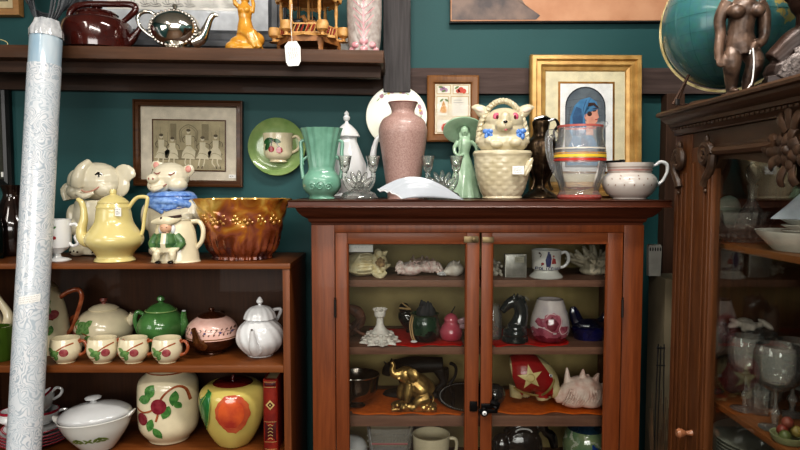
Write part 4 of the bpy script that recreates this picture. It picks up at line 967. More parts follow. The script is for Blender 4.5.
# glass pitcher with coloured bands
t = thing('glass_pitcher', 'clear glass pitcher with yellow and red painted bands in front of the portrait', 'pitcher', 579, 1.91, CT)
pp = cr([(0, 2), (20, 2), (21, 4), (19, 8), (20, 13), (24, 26), (25.5, 38), (24, 52), (21.5, 62), (22, 72)], 4)
m = M(); m.lathe(pp+[(20.5, 72), (20, 62), (22.5, 52), (23.5, 38), (21, 24), (17, 12), (0, 8)], 48, mod=lambda a, r, z: r*(1+.012*cos(24*a)) if z > 2 else r); part(t, 'body', m, CLEAR)
m = M(); m.lathe([(0, 0), (21, 0), (22, 2), (21, 4.5), (18, 4.6), (0, 2)], 48); part(t, 'foot', m, glassy('pink_tinted_glass', (214, 110, 100), 1.2, .4, .06))
for nm, z0, z1, mm in (('yellow_band', 41, 44, mat('yellow_band_paint', (224, 184, 60), .3)), ('orange_band', 44.8, 45.8, mat('ochre_band_paint', (196, 140, 60), .3)), ('red_band', 37.6, 40, mat('red_band_paint', (186, 52, 40), .3)), ('rim_band', 70.5, 72.6, mat('rose_rim_paint', (176, 92, 84), .3)), ('grey_band', 49, 50.5, mat('pale_band_paint', (200, 190, 176), .3))):
    sfr = lathe_surf([(r, z) for r, z in pp if r > 1]); ra = -sfr(0, z0)+.35; rb = -sfr(0, z1)+.35
    m = M(); m.lathe([(ra, z0), (rb, z1)], 48, caps=False); part(t, nm, m, mm)
m = M(); m.tube([(-22, 0, 62), (-30, 0, 66), (-31, 0, 54), (-28, 0, 36), (-20, 0, 20)], [3.4, 3.8, 4, 3.6, 3], 12, smooth=4); part(t, 'handle', m, CLEAR)
m = M(); m.tube([(17, 0, 71), (23, 0, 73.5), (27, 0, 75.5)], [5, 3.8, 1.6], 10, smooth=3, flat=.6); part(t, 'pouring_lip', m, CLEAR)

# white round pot with gold dots
t = thing('creamer', 'squat white porcelain creamer with gold dots and looped handle, right end of cabinet', 'creamer', 629, 1.90, CT)
cp = cr([(0, 0), (15, 0), (16.5, 1.5), (22, 6), (26.5, 14), (25.5, 21), (21, 25.5)], 4)+[(20.5, 27), (21.5, 30), (22.5, 36)]
m = M(); m.lathe(cp+[(21.5, 36), (20, 28), (22, 20), (0, 8)], 56); part(t, 'body', m, mat('warm_white_china', (200, 192, 184), .18, coat=.5, var=.01))
sf = lathe_surf([(r, z) for r, z in cp if r > 1]); m = M()
for k in range(9):
    for row, zq in enumerate((20, 14, 23)):
        a = radians(-80+k*20+(10 if row == 1 else 0)); xq = -sf(0, zq)*sin(a)*.98
        if abs(a) < 1.35 and not (row == 2 and k % 2): m.decal(circ(xq, zq, .8*max(.3, cos(a)), 8, .9), sf, off=.35, rings=1)
for zq in (26.2, 31): m.lathe([(-sf(0, zq)+.3, zq), (-sf(0, zq+.8)+.3, zq+.8)], 48, caps=False)
m.mi = 1; m.lathe([(-sf(0, 28)+.35, 28), (-sf(0, 29.4)+.35, 29.4)], 48, caps=False)
part(t, 'gold_dots', m, [mat('worn_gold_dot', (150, 124, 110), .4, metal=.3), mat('rose_line', (190, 138, 130), .4)])
m = M(); m.tube([(24, 0, 12), (32, 0, 17), (37, 0, 26), (37, 0, 34), (31, 0, 37), (26, 0, 34), (22, 0, 33)], [1.9, 1.7, 1.6, 1.9, 1.9, 1.5, 1.4], 10, smooth=4); part(t, 'handle', m, WHITEG)
t = thing('pen', 'black pen lying across the rim of the white creamer', 'pen', 614, 1.90, CT+36.6*1.9/F)
m = M(); m.tube([(-14, -2, 0), (-2, -2, 0.6), (6, -2, .9)], [1, 1.3, 1.3], 8); m.set(0); part(t, 'barrel', m, BLACK)
m = M(); m.tube([(4, -3.4, 2.0), (9, -3.4, 2.2)], .6, 6); m.tube([(6, -2, .9), (10, -2, 1.1)], 1.4, 8); part(t, 'cap', m, BLACKM)
# ================= on top of the bookcase =================
KT = BT+.0004; K2 = B2+.0004; K1 = B1+.0004
# elephant jar
t = thing('cookie_jar', 'cream ceramic baby elephant cookie jar with raised trunk and big ear', 'cookie jar', 100.5, 2.045, KT); t.s *= .945
m = M()
m.lathe(cr([(0, 1), (22, 1), (24, 6), (27, 22), (28, 40), (25, 52), (22, 58), (0, 58)], 3), 40, sy=.72)
m.ell(-17, -14, 6, 8, 10, 6.5); m.ell(6, -14, 6, 8, 10, 6.5); m.ell(-25, -4, 40, 7.5, 8, 14); m.ell(-20, -12, 30, 6, 6, 9); m.ell(22, -6, 38, 7, 7, 14)
organic(t, 'body', m, CREAM, .8, 4)
m = M(); m.ell(-2, 0, 78, 27, 19, 20); m.ell(-18, -10, 68, 11, 9, 9); m.ell(10, -8, 70, 12, 10, 9); m.ell(-22, -4, 76, 8, 10, 14)
m.tube([(-14, -15, 74), (-12, -18, 82), (-9, -15, 91), (-4, -9, 98)], [8, 7, 5.6, 4], 14, smooth=4)
m.tube([(-14, -17, 80), (-19, -14, 70), (-22, -10, 60)], [6, 4, 3], 10, smooth=3)
m.tube([(-16, -16, 66), (-6, -19.5, 62), (4, -19, 66)], [2, 3.4, 2], 10, smooth=3)
organic(t, 'head_lid', m, CREAM, .8, 4)
m = M()
m.tube([(17, 2, 80), (23, 0, 81), (30, -1, 82), (34, -1, 78)], [9, 13, 13.5, 8], 20, smooth=4, flat=.22, up=(0, 1, 0))
m.ell(24, -1, 76, 10, 3.4, 15, 18)
bake(part(t, 'ear', m, CREAM), .9*t.s, 3)
m = M(); m.tube([(-29, 2, 72), (-33, 0, 68), (-31, -2, 58)], [6, 7, 5], 12, smooth=3, flat=.4, up=(0, 1, 0)); part(t, 'ear', m, CREAM)
m = M(); m.tube([(5, -17.0, 84), (8, -16.6, 86), (12, -15.4, 84.4)], [.8, 1.3, .8], 8, smooth=3); m.set(0); m.tube([(8, -17, 86), (9, -17.5, 82)], .6, 6); m.ell(-11, -19, 75, .9, .6, .9, 8); part(t, 'eye', m, BLACK)
m = M(); m.tube([(-9, -18.4, 68.5), (-4, -19.8, 66.5), (3, -19.4, 68), (9, -17, 72)], .8, 8, smooth=3); part(t, 'mouth', m, mat('faded_pink_glaze', (190, 140, 124), .3))
m = M()
for k in range(3):
    m.ell(-20+k*3.6, -23.2, 6-abs(k-1), 1.2, 1.0, 1.0, 8); m.ell(3+k*3.6, -23.2, 6-abs(k-1), 1.2, 1.0, 1.0, 8)
part(t, 'toenail', m, BLACK)
m = M(); 
for z_ in (20, 30, 42): m.ell(-8, -20.3, z_, 1.1, .8, 1.1, 8)
part(t, 'button', m, PINKD)

# pig jar
t = thing('cookie_jar', 'cream ceramic smiling pig cookie jar wearing a blue neckerchief', 'cookie jar', 173, 2.03, KT); t.s *= .93
m = M()
m.lathe(cr([(0, 1), (20, 1), (22, 6), (25, 24), (28, 42), (28, 54), (24, 62), (0, 62)], 3), 40, sy=.74)
m.ell(-24, -6, 42, 7, 8, 15); m.ell(26, -6, 46, 8, 8, 14); m.ell(22, -14, 40, 7, 7, 6); m.ell(-12, -13, 6, 9, 9, 6); m.ell(12, -13, 6, 9, 9, 6)
organic(t, 'body', m, CREAM, .8, 4)
m = M(); m.ell(-1, 0, 84, 20.5, 17, 16); m.ell(-10, -10, 75, 12, 9, 9); m.ell(9, -8, 76, 11, 9, 8); m.ell(-13, -18, 82, 6.4, 5, 5.6); m.tube([(-18, -15, 73), (-10, -20, 71), (-2, -18, 74)], [2, 3, 2], 10, smooth=3)
organic(t, 'head_lid', m, CREAM, .8, 3)
for sgn, xx, zz in ((-1, -14, 97), (1, 19, 93)):
    m = M(); m.tube([(xx-sgn*3, 0, zz-5), (xx+sgn*1, -1, zz), (xx+sgn*2, -2, zz+4)], [6, 6, 2.4], 14, smooth=4, flat=.45, up=(0, 1, 0)); m.set(1); m.start(); m.ell(0, 0, 0, 3.2, 1, 3.8, 12); m.xf(Matrix.Translation((xx+sgn*.6, -3.6, zz-.5))); part(t, 'ear', m, [CREAM, mat('pale_pink_glaze', (214, 152, 140), .25)])
m = M(); m.ell(-15.4, -22.6, 82, .9, .6, 1.4, 8); m.ell(-11, -22.8, 82, .9, .6, 1.4, 8); part(t, 'nostril', m, mat('rosy_brown_glaze', (150, 90, 80), .3))
RBG = mat('rosy_brown_glaze', (150, 90, 80))
for (a, b) in ((-9, 88), (5, 87)):
    m = M(); m.tube([(a-4, -14.2, b+1), (a, -16.6, b-1), (a+4, -14.6, b+1.6)], [.4, .7, .4], 6, smooth=3); part(t, 'closed_eye', m, RBG)
m = M(); m.tube([(-15, -19.8, 72.8), (-9, -21, 71.8), (-2, -19.2, 74), (1, -17, 76.5)], .6, 6, smooth=3); part(t, 'smile', m, RBG)
m = M()
m.lathe(cr([(20, 57), (25.5, 58), (26.5, 62), (24, 67), (18, 69)], 3), 48, sy=.82, mod=lambda a, r, z: r*(1+.02*cos(5*a+z*.5)))
m.tube([(24*cos(q), 20*sin(q)-1.5, 56+3*cos(q*2-pi)*(-1)*(-1)-1.0*k) for k in (0,) for q in [pi+pi*i/16 for i in range(17)]], 4, 10)
m.tube([(-20, -13, 62), (-11, -20, 56), (-2, -22, 46)], [4, 6, 2], 14, smooth=4, flat=.45); m.tube([(16, -16, 62), (8, -20, 56), (0, -22, 49)], [4, 6, 2], 14, smooth=4, flat=.45); m.ell(-2, -19, 54, 8, 5, 5)
bake(part(t, 'neckerchief', m, BLUEB), .8*t.s, 2)
m = M()
for k in range(4): m.tube([(25.5*cos(q), 21.4*sin(q)-1.6, 64-k*2.6-2.0*k*sin(-q)) for q in [pi+pi*.12+pi*.76*i/16 for i in range(17)]], .45, 6)
part(t, 'scarf_fold', m, mat('dark_blue_fold', (58, 88, 160), .25), label='darker blue fold lines of the scarf')

m = M()
for k, (a, b) in enumerate(((-22, 52), (14, 48), (25, 50), (-20, 36), (27, 30), (21, 22), (-20, 8), (18, 36), (24, 40))): m.ell(a, -17 if abs(a) < 20 else -11.8, b, 1.5, 1.2, 1.2, 8)
part(t, 'rose_spot', m, mat('dark_rose_spot', (96, 40, 38), .3))

# yellow pot
t = thing('coffee_pot', 'pale yellow pottery coffee pot with slim curved spout and square handle', 'coffee pot', 115, 1.872, KT)
pr = cr([(0, 0), (18, 0), (19, 2), (17, 5), (20, 10), (27, 18), (27.5, 25), (22, 33), (18, 40), (16.5, 50)], 4)+[(16, 52), (16.5, 54), (14.5, 58)]
m = M(); m.lathe(pr+[(0, 58)], 56); part(t, 'body', m, YELLOW)
m = M(); m.lathe([(15, 58), (15, 59), (11, 63), (5, 66), (3, 67), (3.6, 69.5), (2.5, 72), (0, 72.6)], 36); part(t, 'lid', m, YELLOW)
m = M(); m.tube([(-22, 0, 18), (-30, 0, 21), (-33, 0, 30), (-30, 0, 42), (-30, 0, 52), (-32, 0, 59), (-36, 0, 62)], [5, 6, 5.2, 4, 3.2, 2.8, 2], 14, smooth=5); part(t, 'spout', m, YELLOW)
m = M(); m.tube([(15, 0, 53), (20, 0, 60), (25, 0, 64), (33, 0, 64), (34, 0, 60), (31, 0, 46), (29, 0, 32), (27, 0, 26)], [2, 2, 1.9, 2, 2, 1.9, 1.8, 1.9], 10, smooth=4); part(t, 'handle', m, YELLOW)
m = M(); m.prism([(8, 46), (14, 45.5), (14, 54), (8, 54)], -15.2, -14.6); m.set(1); scribble(m, 8.6, 13.6, 47, 53, 3, -15.2, th=.3); part(t, 'price_sticker', m, [PAPER, INK], smooth=False)

# character pitcher
t = thing('character_pitcher', 'cream character pitcher moulded with a seated man in a green coat', 'pitcher', 176, 1.86, KT)
m = M(); m.lathe(cr([(0, 0), (23, 0), (23.5, 2), (22, 14), (20, 30), (17, 40), (17.5, 42)], 4)+[(15, 42), (14, 30), (0, 20)], 40, sy=.72, mod=lambda a, r, z: r*(1+.012*cos(20*a))); part(t, 'body', m, IVORY)
m = M(); m.tube([(16, 0, 40), (24, 0, 40), (28, 0, 32), (26, 0, 20), (19, 0, 12)], [2.4, 2.4, 2.4, 2.3, 2.2], 10, smooth=4); part(t, 'handle', m, IVORY)
m = M()
m.tube([(-4, -13, 12), (-4, -14, 20), (-4, -13, 29)], [10, 11, 8.5], 14); m.ell(-4, -15, 35, 6, 5, 6); m.tube([(-13, -12, 27), (-18, -14, 19), (-13, -20, 13)], [4.6, 4.2, 2.8], 10, smooth=3); m.tube([(5, -12, 27), (11, -14, 19), (5, -20, 13)], [4.6, 4.2, 2.8], 10, smooth=3)
m.tube([(-8, -16, 12), (-11, -21, 11), (-11, -21, 4)], [4, 3.6, 2.8], 10, smooth=3); m.tube([(1, -16, 12), (4, -21, 11), (4, -21, 4)], [4, 3.6, 2.8], 10, smooth=3)
def pnt(c, n):
    if c.z > 30: return 2
    if c.z > 11.5 and not (abs(c.x+4) < 2.4 and c.z > 15) and not (c.y < -19.5 and c.z < 16): return 1
    return 0
organic(t, 'seated_man', m, [IVORY, mat('green_coat_glaze', (58, 92, 58), .25, c2=(84, 116, 70), scale=60), mat('face_glaze', (216, 170, 140), .3)], .6, 2, paint=pnt, label='moulded seated man in green coat')
m = M(); m.tube([(-18, -14, 40), (-8, -17, 41.5), (0, -17, 41.5), (10, -12, 44)], [1.5, 4, 4.4, 1.5], 12, smooth=3, flat=.5); m.set(1); m.tube([(-8, -18, 44), (2, -16, 45), (11, -13, 46.5)], 1.4, 8, smooth=2); part(t, 'tricorn_hat', m, [IVORY, mat('dark_hat_glaze', (60, 40, 36), .3)])
m = M(); m.ell(2.6, -13, 33, 2.6, 3, 5, 10); m.ell(-9.6, -13, 33, 2.4, 3, 5, 10); part(t, 'wig', m, WHITEG)
m = M()
for xx in (-6, -2): m.ell(xx, -19.4, 35.4, .6, .4, .6, 8)
m.tube([(-6, -19.4, 30.8), (-4, -19.8, 30.4), (-2, -19.4, 30.8)], .35, 5); m.set(1)
m.start(); m.ell(-9.5, -22.5, 1.8, 3, 4, 1.7, 12); m.ell(2.6, -22.5, 1.8, 3, 4, 1.7, 12); part(t, 'shoes_and_eyes', m, [BLACK, BLACK])

# milk glass mug with cherries
MILK = mat('milk_glass', (222, 222, 222), .12, coat=.6, var=.005)
t = thing('pedestal_mug', 'white milk glass pedestal mug with cherries behind the lace roll', 'mug', 57, 1.875, KT)
mp_ = [(0, 0), (13, 0), (13.5, 1), (11, 2.5), (4.5, 4), (3.5, 7), (8, 10), (13, 14), (14, 20), (14.5, 42)]
m = M(); m.lathe(mp_+[(13.3, 42), (12.6, 18), (0, 13)], 40); part(t, 'body', m, MILK)
m = M(); m.tube([(14, 0, 36), (19, 0, 37), (23, 0, 34), (24, 0, 28), (19, 0, 24), (22, 0, 18), (17, 0, 15), (13, 0, 18)], 1.6, 8, smooth=4); part(t, 'handle', m, MILK)
sf = lathe_surf([(max(r, .1), z) for r, z in mp_ if z > 12]); m = M()
for (a, b) in ((0, 31), (3, 30), (-2, 22), (1, 21), (5, 24), (-6, 27)): m.decal(circ(a, b, 1.7), sf, off=.3, rings=1)
m.set(1); m.decal(leaf(5, 34, 5, 2.4, 30), sf, off=.3); m.decal(leaf(-1, 26, 5, 2, -20), sf, off=.3); m.stroke([(0, 31), (3, 35)], .4, sf, off=.3, smooth=0); m.stroke([(0, 22), (2, 27)], .4, sf, off=.3, smooth=0)
part(t, 'cherry_decoration', m, [REDC, LEAFG], smooth=False)

# carnival glass bowl
def carnival_mat():
    m, nt, b = nodes('marigold_carnival_glass'); L = nt.links.new; N = nt.nodes.new
    tc = N('ShaderNodeTexCoord'); nz = N('ShaderNodeTexNoise'); nz.inputs['Scale'].default_value = 16; nz.inputs['Detail'].default_value = 3; nz.inputs['Distortion'].default_value = 1
    L(tc.outputs['Object'], nz.inputs['Vector']); sx = N('ShaderNodeSeparateXYZ'); L(tc.outputs['Object'], sx.inputs[0])
    mr = N('ShaderNodeMapRange'); mr.inputs['From Min'].default_value = .02; mr.inputs['From Max'].default_value = .18; mr.inputs['To Min'].default_value = -.22; mr.inputs['To Max'].default_value = .22; L(sx.outputs['Z'], mr.inputs['Value'])
    ad = N('ShaderNodeMath'); L(nz.outputs['Fac'], ad.inputs[0]); L(mr.outputs[0], ad.inputs[1])
    r = N('ShaderNodeValToRGB'); e = r.color_ramp.elements; e[0].position = .22; e[0].color = srgb((70, 34, 34)); e[1].position = .8; e[1].color = srgb((214, 176, 92))
    for p_, c in ((.36, (120, 60, 28)), (.46, (146, 82, 60)), (.56, (172, 104, 38)), (.66, (190, 136, 60))): k = e.new(p_); k.color = srgb(c)
    L(ad.outputs[0], r.inputs['Fac']); L(r.outputs['Color'], b.inputs['Base Color']); b.inputs['Roughness'].default_value = .14; b.inputs['Metallic'].default_value = .35; b.inputs['Coat Weight'].default_value = 1
    return m
t = thing('punch_bowl', 'iridescent amber carnival glass bowl with scalloped rim on the bookcase', 'bowl', 242.5, 1.94, KT)
def bw(a, r, z):
    k = 1
    if z < 26: k += .03*cos(28*a)*min(1, (26-z)/12)
    if z > 50: k += .05*(z-50)/12*cos(10*a)
    if 28 < z < 50: k += .02*cos(9*a+z*.4)
    return r*k
m = M(); m.lathe(cr([(0, 0), (26, 0), (29, 1.5), (29, 4), (34, 10), (39, 24), (42, 40), (45, 52), (49, 60)], 5)+cr([(47.4, 60), (42, 46), (37, 28), (26, 12), (0, 8)], 3), 168, sy=.82, mod=bw)
mat('gold_carnival_lustre', (196, 150, 70), .12, metal=.5, c2=(150, 96, 42), scale=40, coat=1); o = part(t, 'bowl_body', m, carnival_mat())
m = M(); sf = lathe_surf([(r, z) for r, z in cr([(26, 0), (29, 1.5), (29, 4), (34, 10), (39, 24), (42, 40), (45, 52), (49, 60)], 5)], sy=.82)
for k in range(-3, 4):
    xx = k*11+2
    for (a, b, c) in ((-2, 40, 2.6), (2, 41, 2.4), (0, 37, 2.4), (0, 44, 2), (4, 38, 2)): m.ell(xx+a, sf(xx+a, b)+.6, b, c, 1.2, c, 8)
part(t, 'fruit_relief', m, mat('gold_carnival_lustre', (196, 132, 54)))

# dark brown jugs half hidden by the roll
t = thing('brown_jug', 'tall dark brown glazed jug half hidden at the left end of the bookcase', 'jug', 14, 2.035, KT)
m = M(); m.lathe(cr([(0, 0), (15, 0), (19, 12), (20, 30), (14, 46), (9, 56), (8, 62), (11, 70)], 4)+[(10, 70), (0, 58)], 40); part(t, 'body', m, mat('dark_brown_glaze', (44, 28, 22), .12, coat=.7, c2=(24, 16, 14)))
m = M(); m.tube([(9, 0, 64), (20, 0, 66), (25, 0, 54), (19, 0, 40)], 2, 8, smooth=4); part(t, 'handle', m, mat('dark_brown_glaze', (44, 28, 22)))
t = thing('dark_bottle', 'dark green glass bottle at the far left end of the bookcase', 'bottle', -12, 1.93, KT)
m = M(); m.lathe(cr([(0, 0), (13, 0), (14, 4), (14, 34), (9, 46), (4.5, 54), (4.5, 64), (5.5, 66)], 4)+[(0, 66)], 32); part(t, 'bottle_body', m, mat('dark_green_glass', (14, 26, 20), .08, coat=.8))
m = M(); m.lathe([(0, 65), (3.6, 65), (4, 71), (0, 72)], 16); part(t, 'stopper', m, mat('cork_brown', (110, 78, 50), .8))

# ================= middle shelf =================
BERRY = mat('berry_red_paint', (136, 58, 66), .22, c2=(160, 92, 90), scale=80)
def apple_branch(m, sf, cx_, cz_, k=1.0, off=.35, two=True, flip=1):
    f = flip
    m.set(0); m.stroke([(cx_+14*k*f, cz_+9*k), (cx_+6*k*f, cz_+6*k), (cx_-2*k*f, cz_+1*k)], 1.6*k, sf, off=off)
    m.stroke([(cx_-13*k*f, cz_-9*k), (cx_-7*k*f, cz_-8*k), (cx_-4*k*f, cz_-5*k)], 1.1*k, sf, off=off)
    m.set(1); m.decal(leaf(cx_-5*k*f, cz_-2*k, 14*k, 8*k, 20*f if f > 0 else 160), sf, off=off); m.decal(leaf(cx_-9*k*f, cz_+2*k, 9*k, 5*k, -25*f if f > 0 else 205), sf, off=off+.05); m.decal(leaf(cx_-3*k*f, cz_-7*k, 9*k, 5*k, 60*f), sf, off=off+.05)
    m.set(2); m.decal(circ(cx_+6*k*f, cz_-1*k, 4.6*k, 16), sf, off=off+.1)
FRMATS = [TWIG, mat('bright_leaf_paint', (74, 116, 62), .25, c2=(118, 150, 92), scale=120), BERRY]
# apple cups
labs = ['cream cup with apple branch beside the lace roll, leftmost of the row', 'cream apple-branch cup in front of the round apple teapot', 'cream apple-branch cup below the spout of the apple teapot', 'cream apple-branch cup with full brown handle, rightmost of the row']
cup_body = None
for i, (px, rz) in enumerate(((66, 0), (103, 14), (134, 3), (167.5, -4))):
    t = thing('cup', labs[i], 'cup', px, 1.855, K2, group='apple cups on the middle shelf', rz=rz)
    t.s *= .885; cpp = cr([(0, 0), (9.5, 0), (10, 1), (14.5, 6), (17, 13), (16.6, 20), (15.2, 28)], 4)
    if cup_body is None:
        m = M(); m.lathe(cpp+[(14.2, 28), (15.4, 20), (14, 8), (0, 3)], 40); cup_body = part(t, 'body', m, IVORY)
        m = M(); m.tube([(15.4, 0, 23), (21, 0, 24), (24.5, 0, 18), (22, 0, 11), (15.5, 0, 8)], [1.9, 1.8, 1.9, 1.8, 2], 10, smooth=4); m.tube([(15, -1.5, 24), (18, -1.6, 27)], [1.2, .9], 6); cup_h = part(t, 'handle', m, TWIG)
        m = M(); apple_branch(m, lathe_surf([(r, z) for r, z in cpp if r > 1]), 0, 15, .98); cup_d = part(t, 'apple_branch_decoration', m, FRMATS, smooth=False)
    else:
        for src in (cup_body, cup_h, cup_d):
            c = src.copy(); c.parent = t.e; COL.objects.link(c)
# round apple teapot
t = thing('teapot', 'round cream teapot painted with an apple branch, behind the cups', 'teapot', 105, 2.01, K2)
pr = cr([(0, 0), (15, 0), (16, 2), (24, 8), (28, 18), (27, 28), (21, 36), (14, 40)], 4)
m = M(); m.lathe(pr+[(0, 40)], 48); part(t, 'body', m, IVORY)
m = M(); m.lathe([(14, 40), (14.5, 41), (10, 44), (4, 45.5), (0, 46)], 32); m.set(1); m.lathe([(2.5, 45), (2, 47), (4, 49), (3.4, 51.5), (0, 52)], 20); part(t, 'lid', m, [IVORY, mat('maroon_knob', (120, 66, 58), .25)])
m = M(); m.tube([(20, 0, 20), (26, -1, 28), (29, -2, 33), (30.5, -3, 36)], [6, 4.6, 3.6, 3.2], 14, smooth=4); m.set(1); m.ell(30.9, -3.4, 37.6, 2.2, 2.0, 1.2, 10); part(t, 'spout', m, [IVORY, mat('dark_inside', (70, 50, 40), .4)])
m = M(); m.tube([(-24, 0, 28), (-31, 1, 32), (-36, 2, 24), (-31, 1, 14), (-24, 0, 11)], 2.2, 8, smooth=4); part(t, 'handle', m, TWIG)
m = M(); sf = lathe_surf([(r, z) for r, z in pr if r > 1]); m.set(0); m.stroke([(-20, 28), (-16, 22), (-24, 16)], 1.6, sf, off=.4); m.stroke([(-14, 24), (-6, 20), (0, 18)], 1, sf, off=.4)
m.set(1); m.decal(leaf(-9, 26, 17, 12, -30), sf, off=.4); m.decal(leaf(-14, 22, 12, 7, 60), sf, off=.5); m.decal(leaf(-4, 30, 10, 6, 40), sf, off=.5); m.decal(leaf(-18, 30, 8, 4, 50), sf, off=.4); m.decal(leaf(-3, 16, 10, 7, 10), sf, off=.5); m.set(2); m.decal(circ(-22, 18, 3.4), sf, off=.5)
part(t, 'apple_branch_decoration', m, FRMATS, smooth=False)
# tall apple pot behind the roll
t = thing('coffee_pot', 'tall cream apple-branch coffee pot with brown handle behind the lace roll', 'coffee pot', 49, 1.96, K2)
pr = cr([(0, 0), (16, 0), (18, 3), (20, 20), (18, 40), (14, 56), (10, 66)], 4)
m = M(); m.lathe(pr+[(0, 66)], 40); part(t, 'body', m, IVORY)
m = M(); m.lathe([(10, 66), (10.5, 67), (7, 71), (2, 73), (2.5, 76), (0, 77)], 24); part(t, 'lid', m, IVORY)
m = M(); m.tube([(13, 0, 56), (22, 0, 62), (32, 0, 64), (35, 0, 56), (30, 0, 40), (25, 0, 26), (17, 0, 16)], [2.2, 2.4, 2.4, 2.2, 2.2, 2.2, 2.2], 10, smooth=4); part(t, 'handle', m, TWIG)
m = M(); sf = lathe_surf([(r, z) for r, z in pr if r > 1]); m.set(1); m.decal(leaf(5, 52, 11, 8, 30), sf, off=.4); m.decal(leaf(8, 44, 10, 6, 70), sf, off=.45); m.decal(leaf(11, 26, 10, 5, 80), sf, off=.4); m.set(2); m.decal(circ(12.4, 41, 3.6, rz=4.6), sf, off=.45); m.decal(circ(6, 26, 4.2), sf, off=.45); m.set(0); m.stroke([(4, 34), (9, 37), (13, 36)], 1.2, sf, off=.5)
part(t, 'apple_branch_decoration', m, FRMATS, smooth=False)
# far left: white spouted pot and green glass jar
t = thing('teapot', 'white teapot at the far left of the middle shelf with only its spout in view', 'teapot', -22, 1.99, K2)
m = M(); m.lathe(cr([(0, 0), (14, 0), (24, 10), (26, 24), (20, 38), (10, 44)], 4)+[(0, 44)], 36); part(t, 'body', m, IVORY)
m = M(); m.tube([(20, 0, 18), (30, 0, 24), (32, 0, 36), (24, 0, 50), (19, 0, 60)], [6, 5.5, 4.6, 3.4, 2.8], 12, smooth=4); part(t, 'spout', m, IVORY)
m = M(); m.lathe([(10, 44), (11, 45), (7, 49), (2, 50), (3, 53), (0, 54)], 24); part(t, 'lid', m, IVORY)
t = thing('green_glass_jar', 'dark green pressed glass jar with white label at the far left', 'jar', -1, 1.88, K2)
m = M(); m.lathe([(0, 0), (14, 0), (15, 3), (15, 30), (13, 34), (11, 34), (12.5, 28), (12.5, 6), (0, 4)], 32, mod=lambda a, r, z: r*(1+.03*cos(12*a))); part(t, 'body', m, glassy('green_pressed_glass', (84, 112, 40), 1.4, .5, .06))
m = M(); m.prism([(0, 21), (10, 20), (10, 26), (0, 27)], -15.8, -15.4); m.set(1); scribble(m, 1, 9, 21, 26, 2, -15.9, th=.3); part(t, 'paper_label', m, [PAPER, INK], smooth=False)
# green teapot
GRN = mat('grass_green_glaze', (82, 128, 72), .15, coat=.5, c2=(66, 108, 58), scale=20)
t = thing('teapot', 'plain green glazed teapot with knob lid behind the rightmost cup', 'teapot', 162, 1.992, K2)
m = M(); m.lathe(cr([(0, 0), (13, 0), (14, 2), (20, 8), (23, 20), (23, 28), (18, 37), (12, 41)], 4)+[(0, 41)], 48); part(t, 'body', m, GRN)
m = M(); m.lathe(cr([(15, 40), (14, 42), (9, 46), (3.5, 48)], 3)+[(2, 49), (4, 51), (3.6, 54), (1, 55.5), (0, 55.5)], 32); part(t, 'lid', m, GRN)
m = M(); m.tube([(15.2*cos(q), 15.2*sin(q), 40.6) for q in [2*pi*i/40 for i in range(40)]], .5, 6, closed=True); part(t, 'lid_edge', m, mat('pale_green_edge', (160, 186, 120), .3))
m = M(); m.tube([(19, -2, 18), (24, -3, 26), (24, -4, 34), (25, -6, 40)], [5, 4.4, 3.4, 2.4], 12, smooth=4); m.set(1); m.ell(25.2, -6.4, 41, 2.2, 1.8, .9, 10); part(t, 'spout', m, [GRN, WHITEG])
m = M(); m.tube([(-18, -1, 37), (-23, -3, 39), (-25, -4, 30), (-22, -3, 18)], [2.2, 2.3, 2.3, 2.2], 10, smooth=4); part(t, 'handle', m, GRN)
# pink and brown teapot
t = thing('teapot', 'squat teapot with pink floral shoulder over brown lustre base', 'teapot', 212.5, 1.965, K2); t.s *= .97
pr = cr([(0, 0), (12, 0), (13, 1.5), (14, 3), (22, 8), (26, 15), (26.3, 22), (25, 28), (20, 34), (13, 38)], 4)
BRL = mat('brown_lustre', (86, 48, 26), .12, metal=.5, c2=(60, 32, 20), scale=30, coat=.6); PNK = mat('pink_band_glaze', (214, 172, 160), .22, coat=.3, c2=(224, 188, 176), scale=60)
m = M(); lo = [p for p in pr if p[1] <= 18.5]; hi = [p for p in pr if p[1] >= 17.9]
m.lathe(lo, 56, caps=False); m.set(1); m.lathe([lo[-1]]+hi+[(0, 38)], 56, caps=False); m.set(2); m.lathe([(26.5, 17.8), (26.6, 18.8)], 56, caps=False); part(t, 'body', m, [BRL, PNK, GOLDD])
m = M(); sf = lathe_surf([(r, z) for r, z in pr if r > 1]); random.seed(8)
for k in range(13):
    a = radians(-72+12*k); xx = 25*sin(a); 
    m.set(0); m.stroke([(xx-1.6, 23+(k % 2)*3), (xx, 26), (xx+1.8, 25+(k % 3))], .45, sf, off=.35); m.decal(leaf(xx+1, 28, 2.6, 1.2, random.uniform(0, 180)), sf, off=.4, rings=1); m.decal(leaf(xx-1, 23, 2.4, 1.1, random.uniform(0, 180)), sf, off=.4, rings=1)
    m.set(1)
    if k % 3 == 0: m.decal(circ(xx, 25, 1.1, 8), sf, off=.42, rings=1)
part(t, 'floral_band', m, [mat('bronze_vine', (90, 64, 50), .4), mat('blue_flower', (96, 84, 120), .4)], smooth=False)
m = M(); m.lathe([(14, 37.5), (14.5, 38.5), (9, 41.5), (3, 42.5), (2, 43.5), (3.4, 45), (2.6, 46.6), (0, 47)], 32); part(t, 'lid', m, BRL)
m = M(); m.tube([(-2, -22, 12), (-6, -29, 17), (-7, -32, 25), (-8, -35, 32)], [5.5, 4.8, 3.2, 2.4], 12, smooth=4); part(t, 'spout', m, mat('gold_brown_lustre', (130, 84, 44), .15, metal=.6, c2=(86, 50, 26), coat=.6))
m = M(); m.tube([(2, 20, 34), (3, 30, 36), (4, 33, 24), (3, 24, 12)], 2, 8, smooth=4); part(t, 'handle', m, BRL)
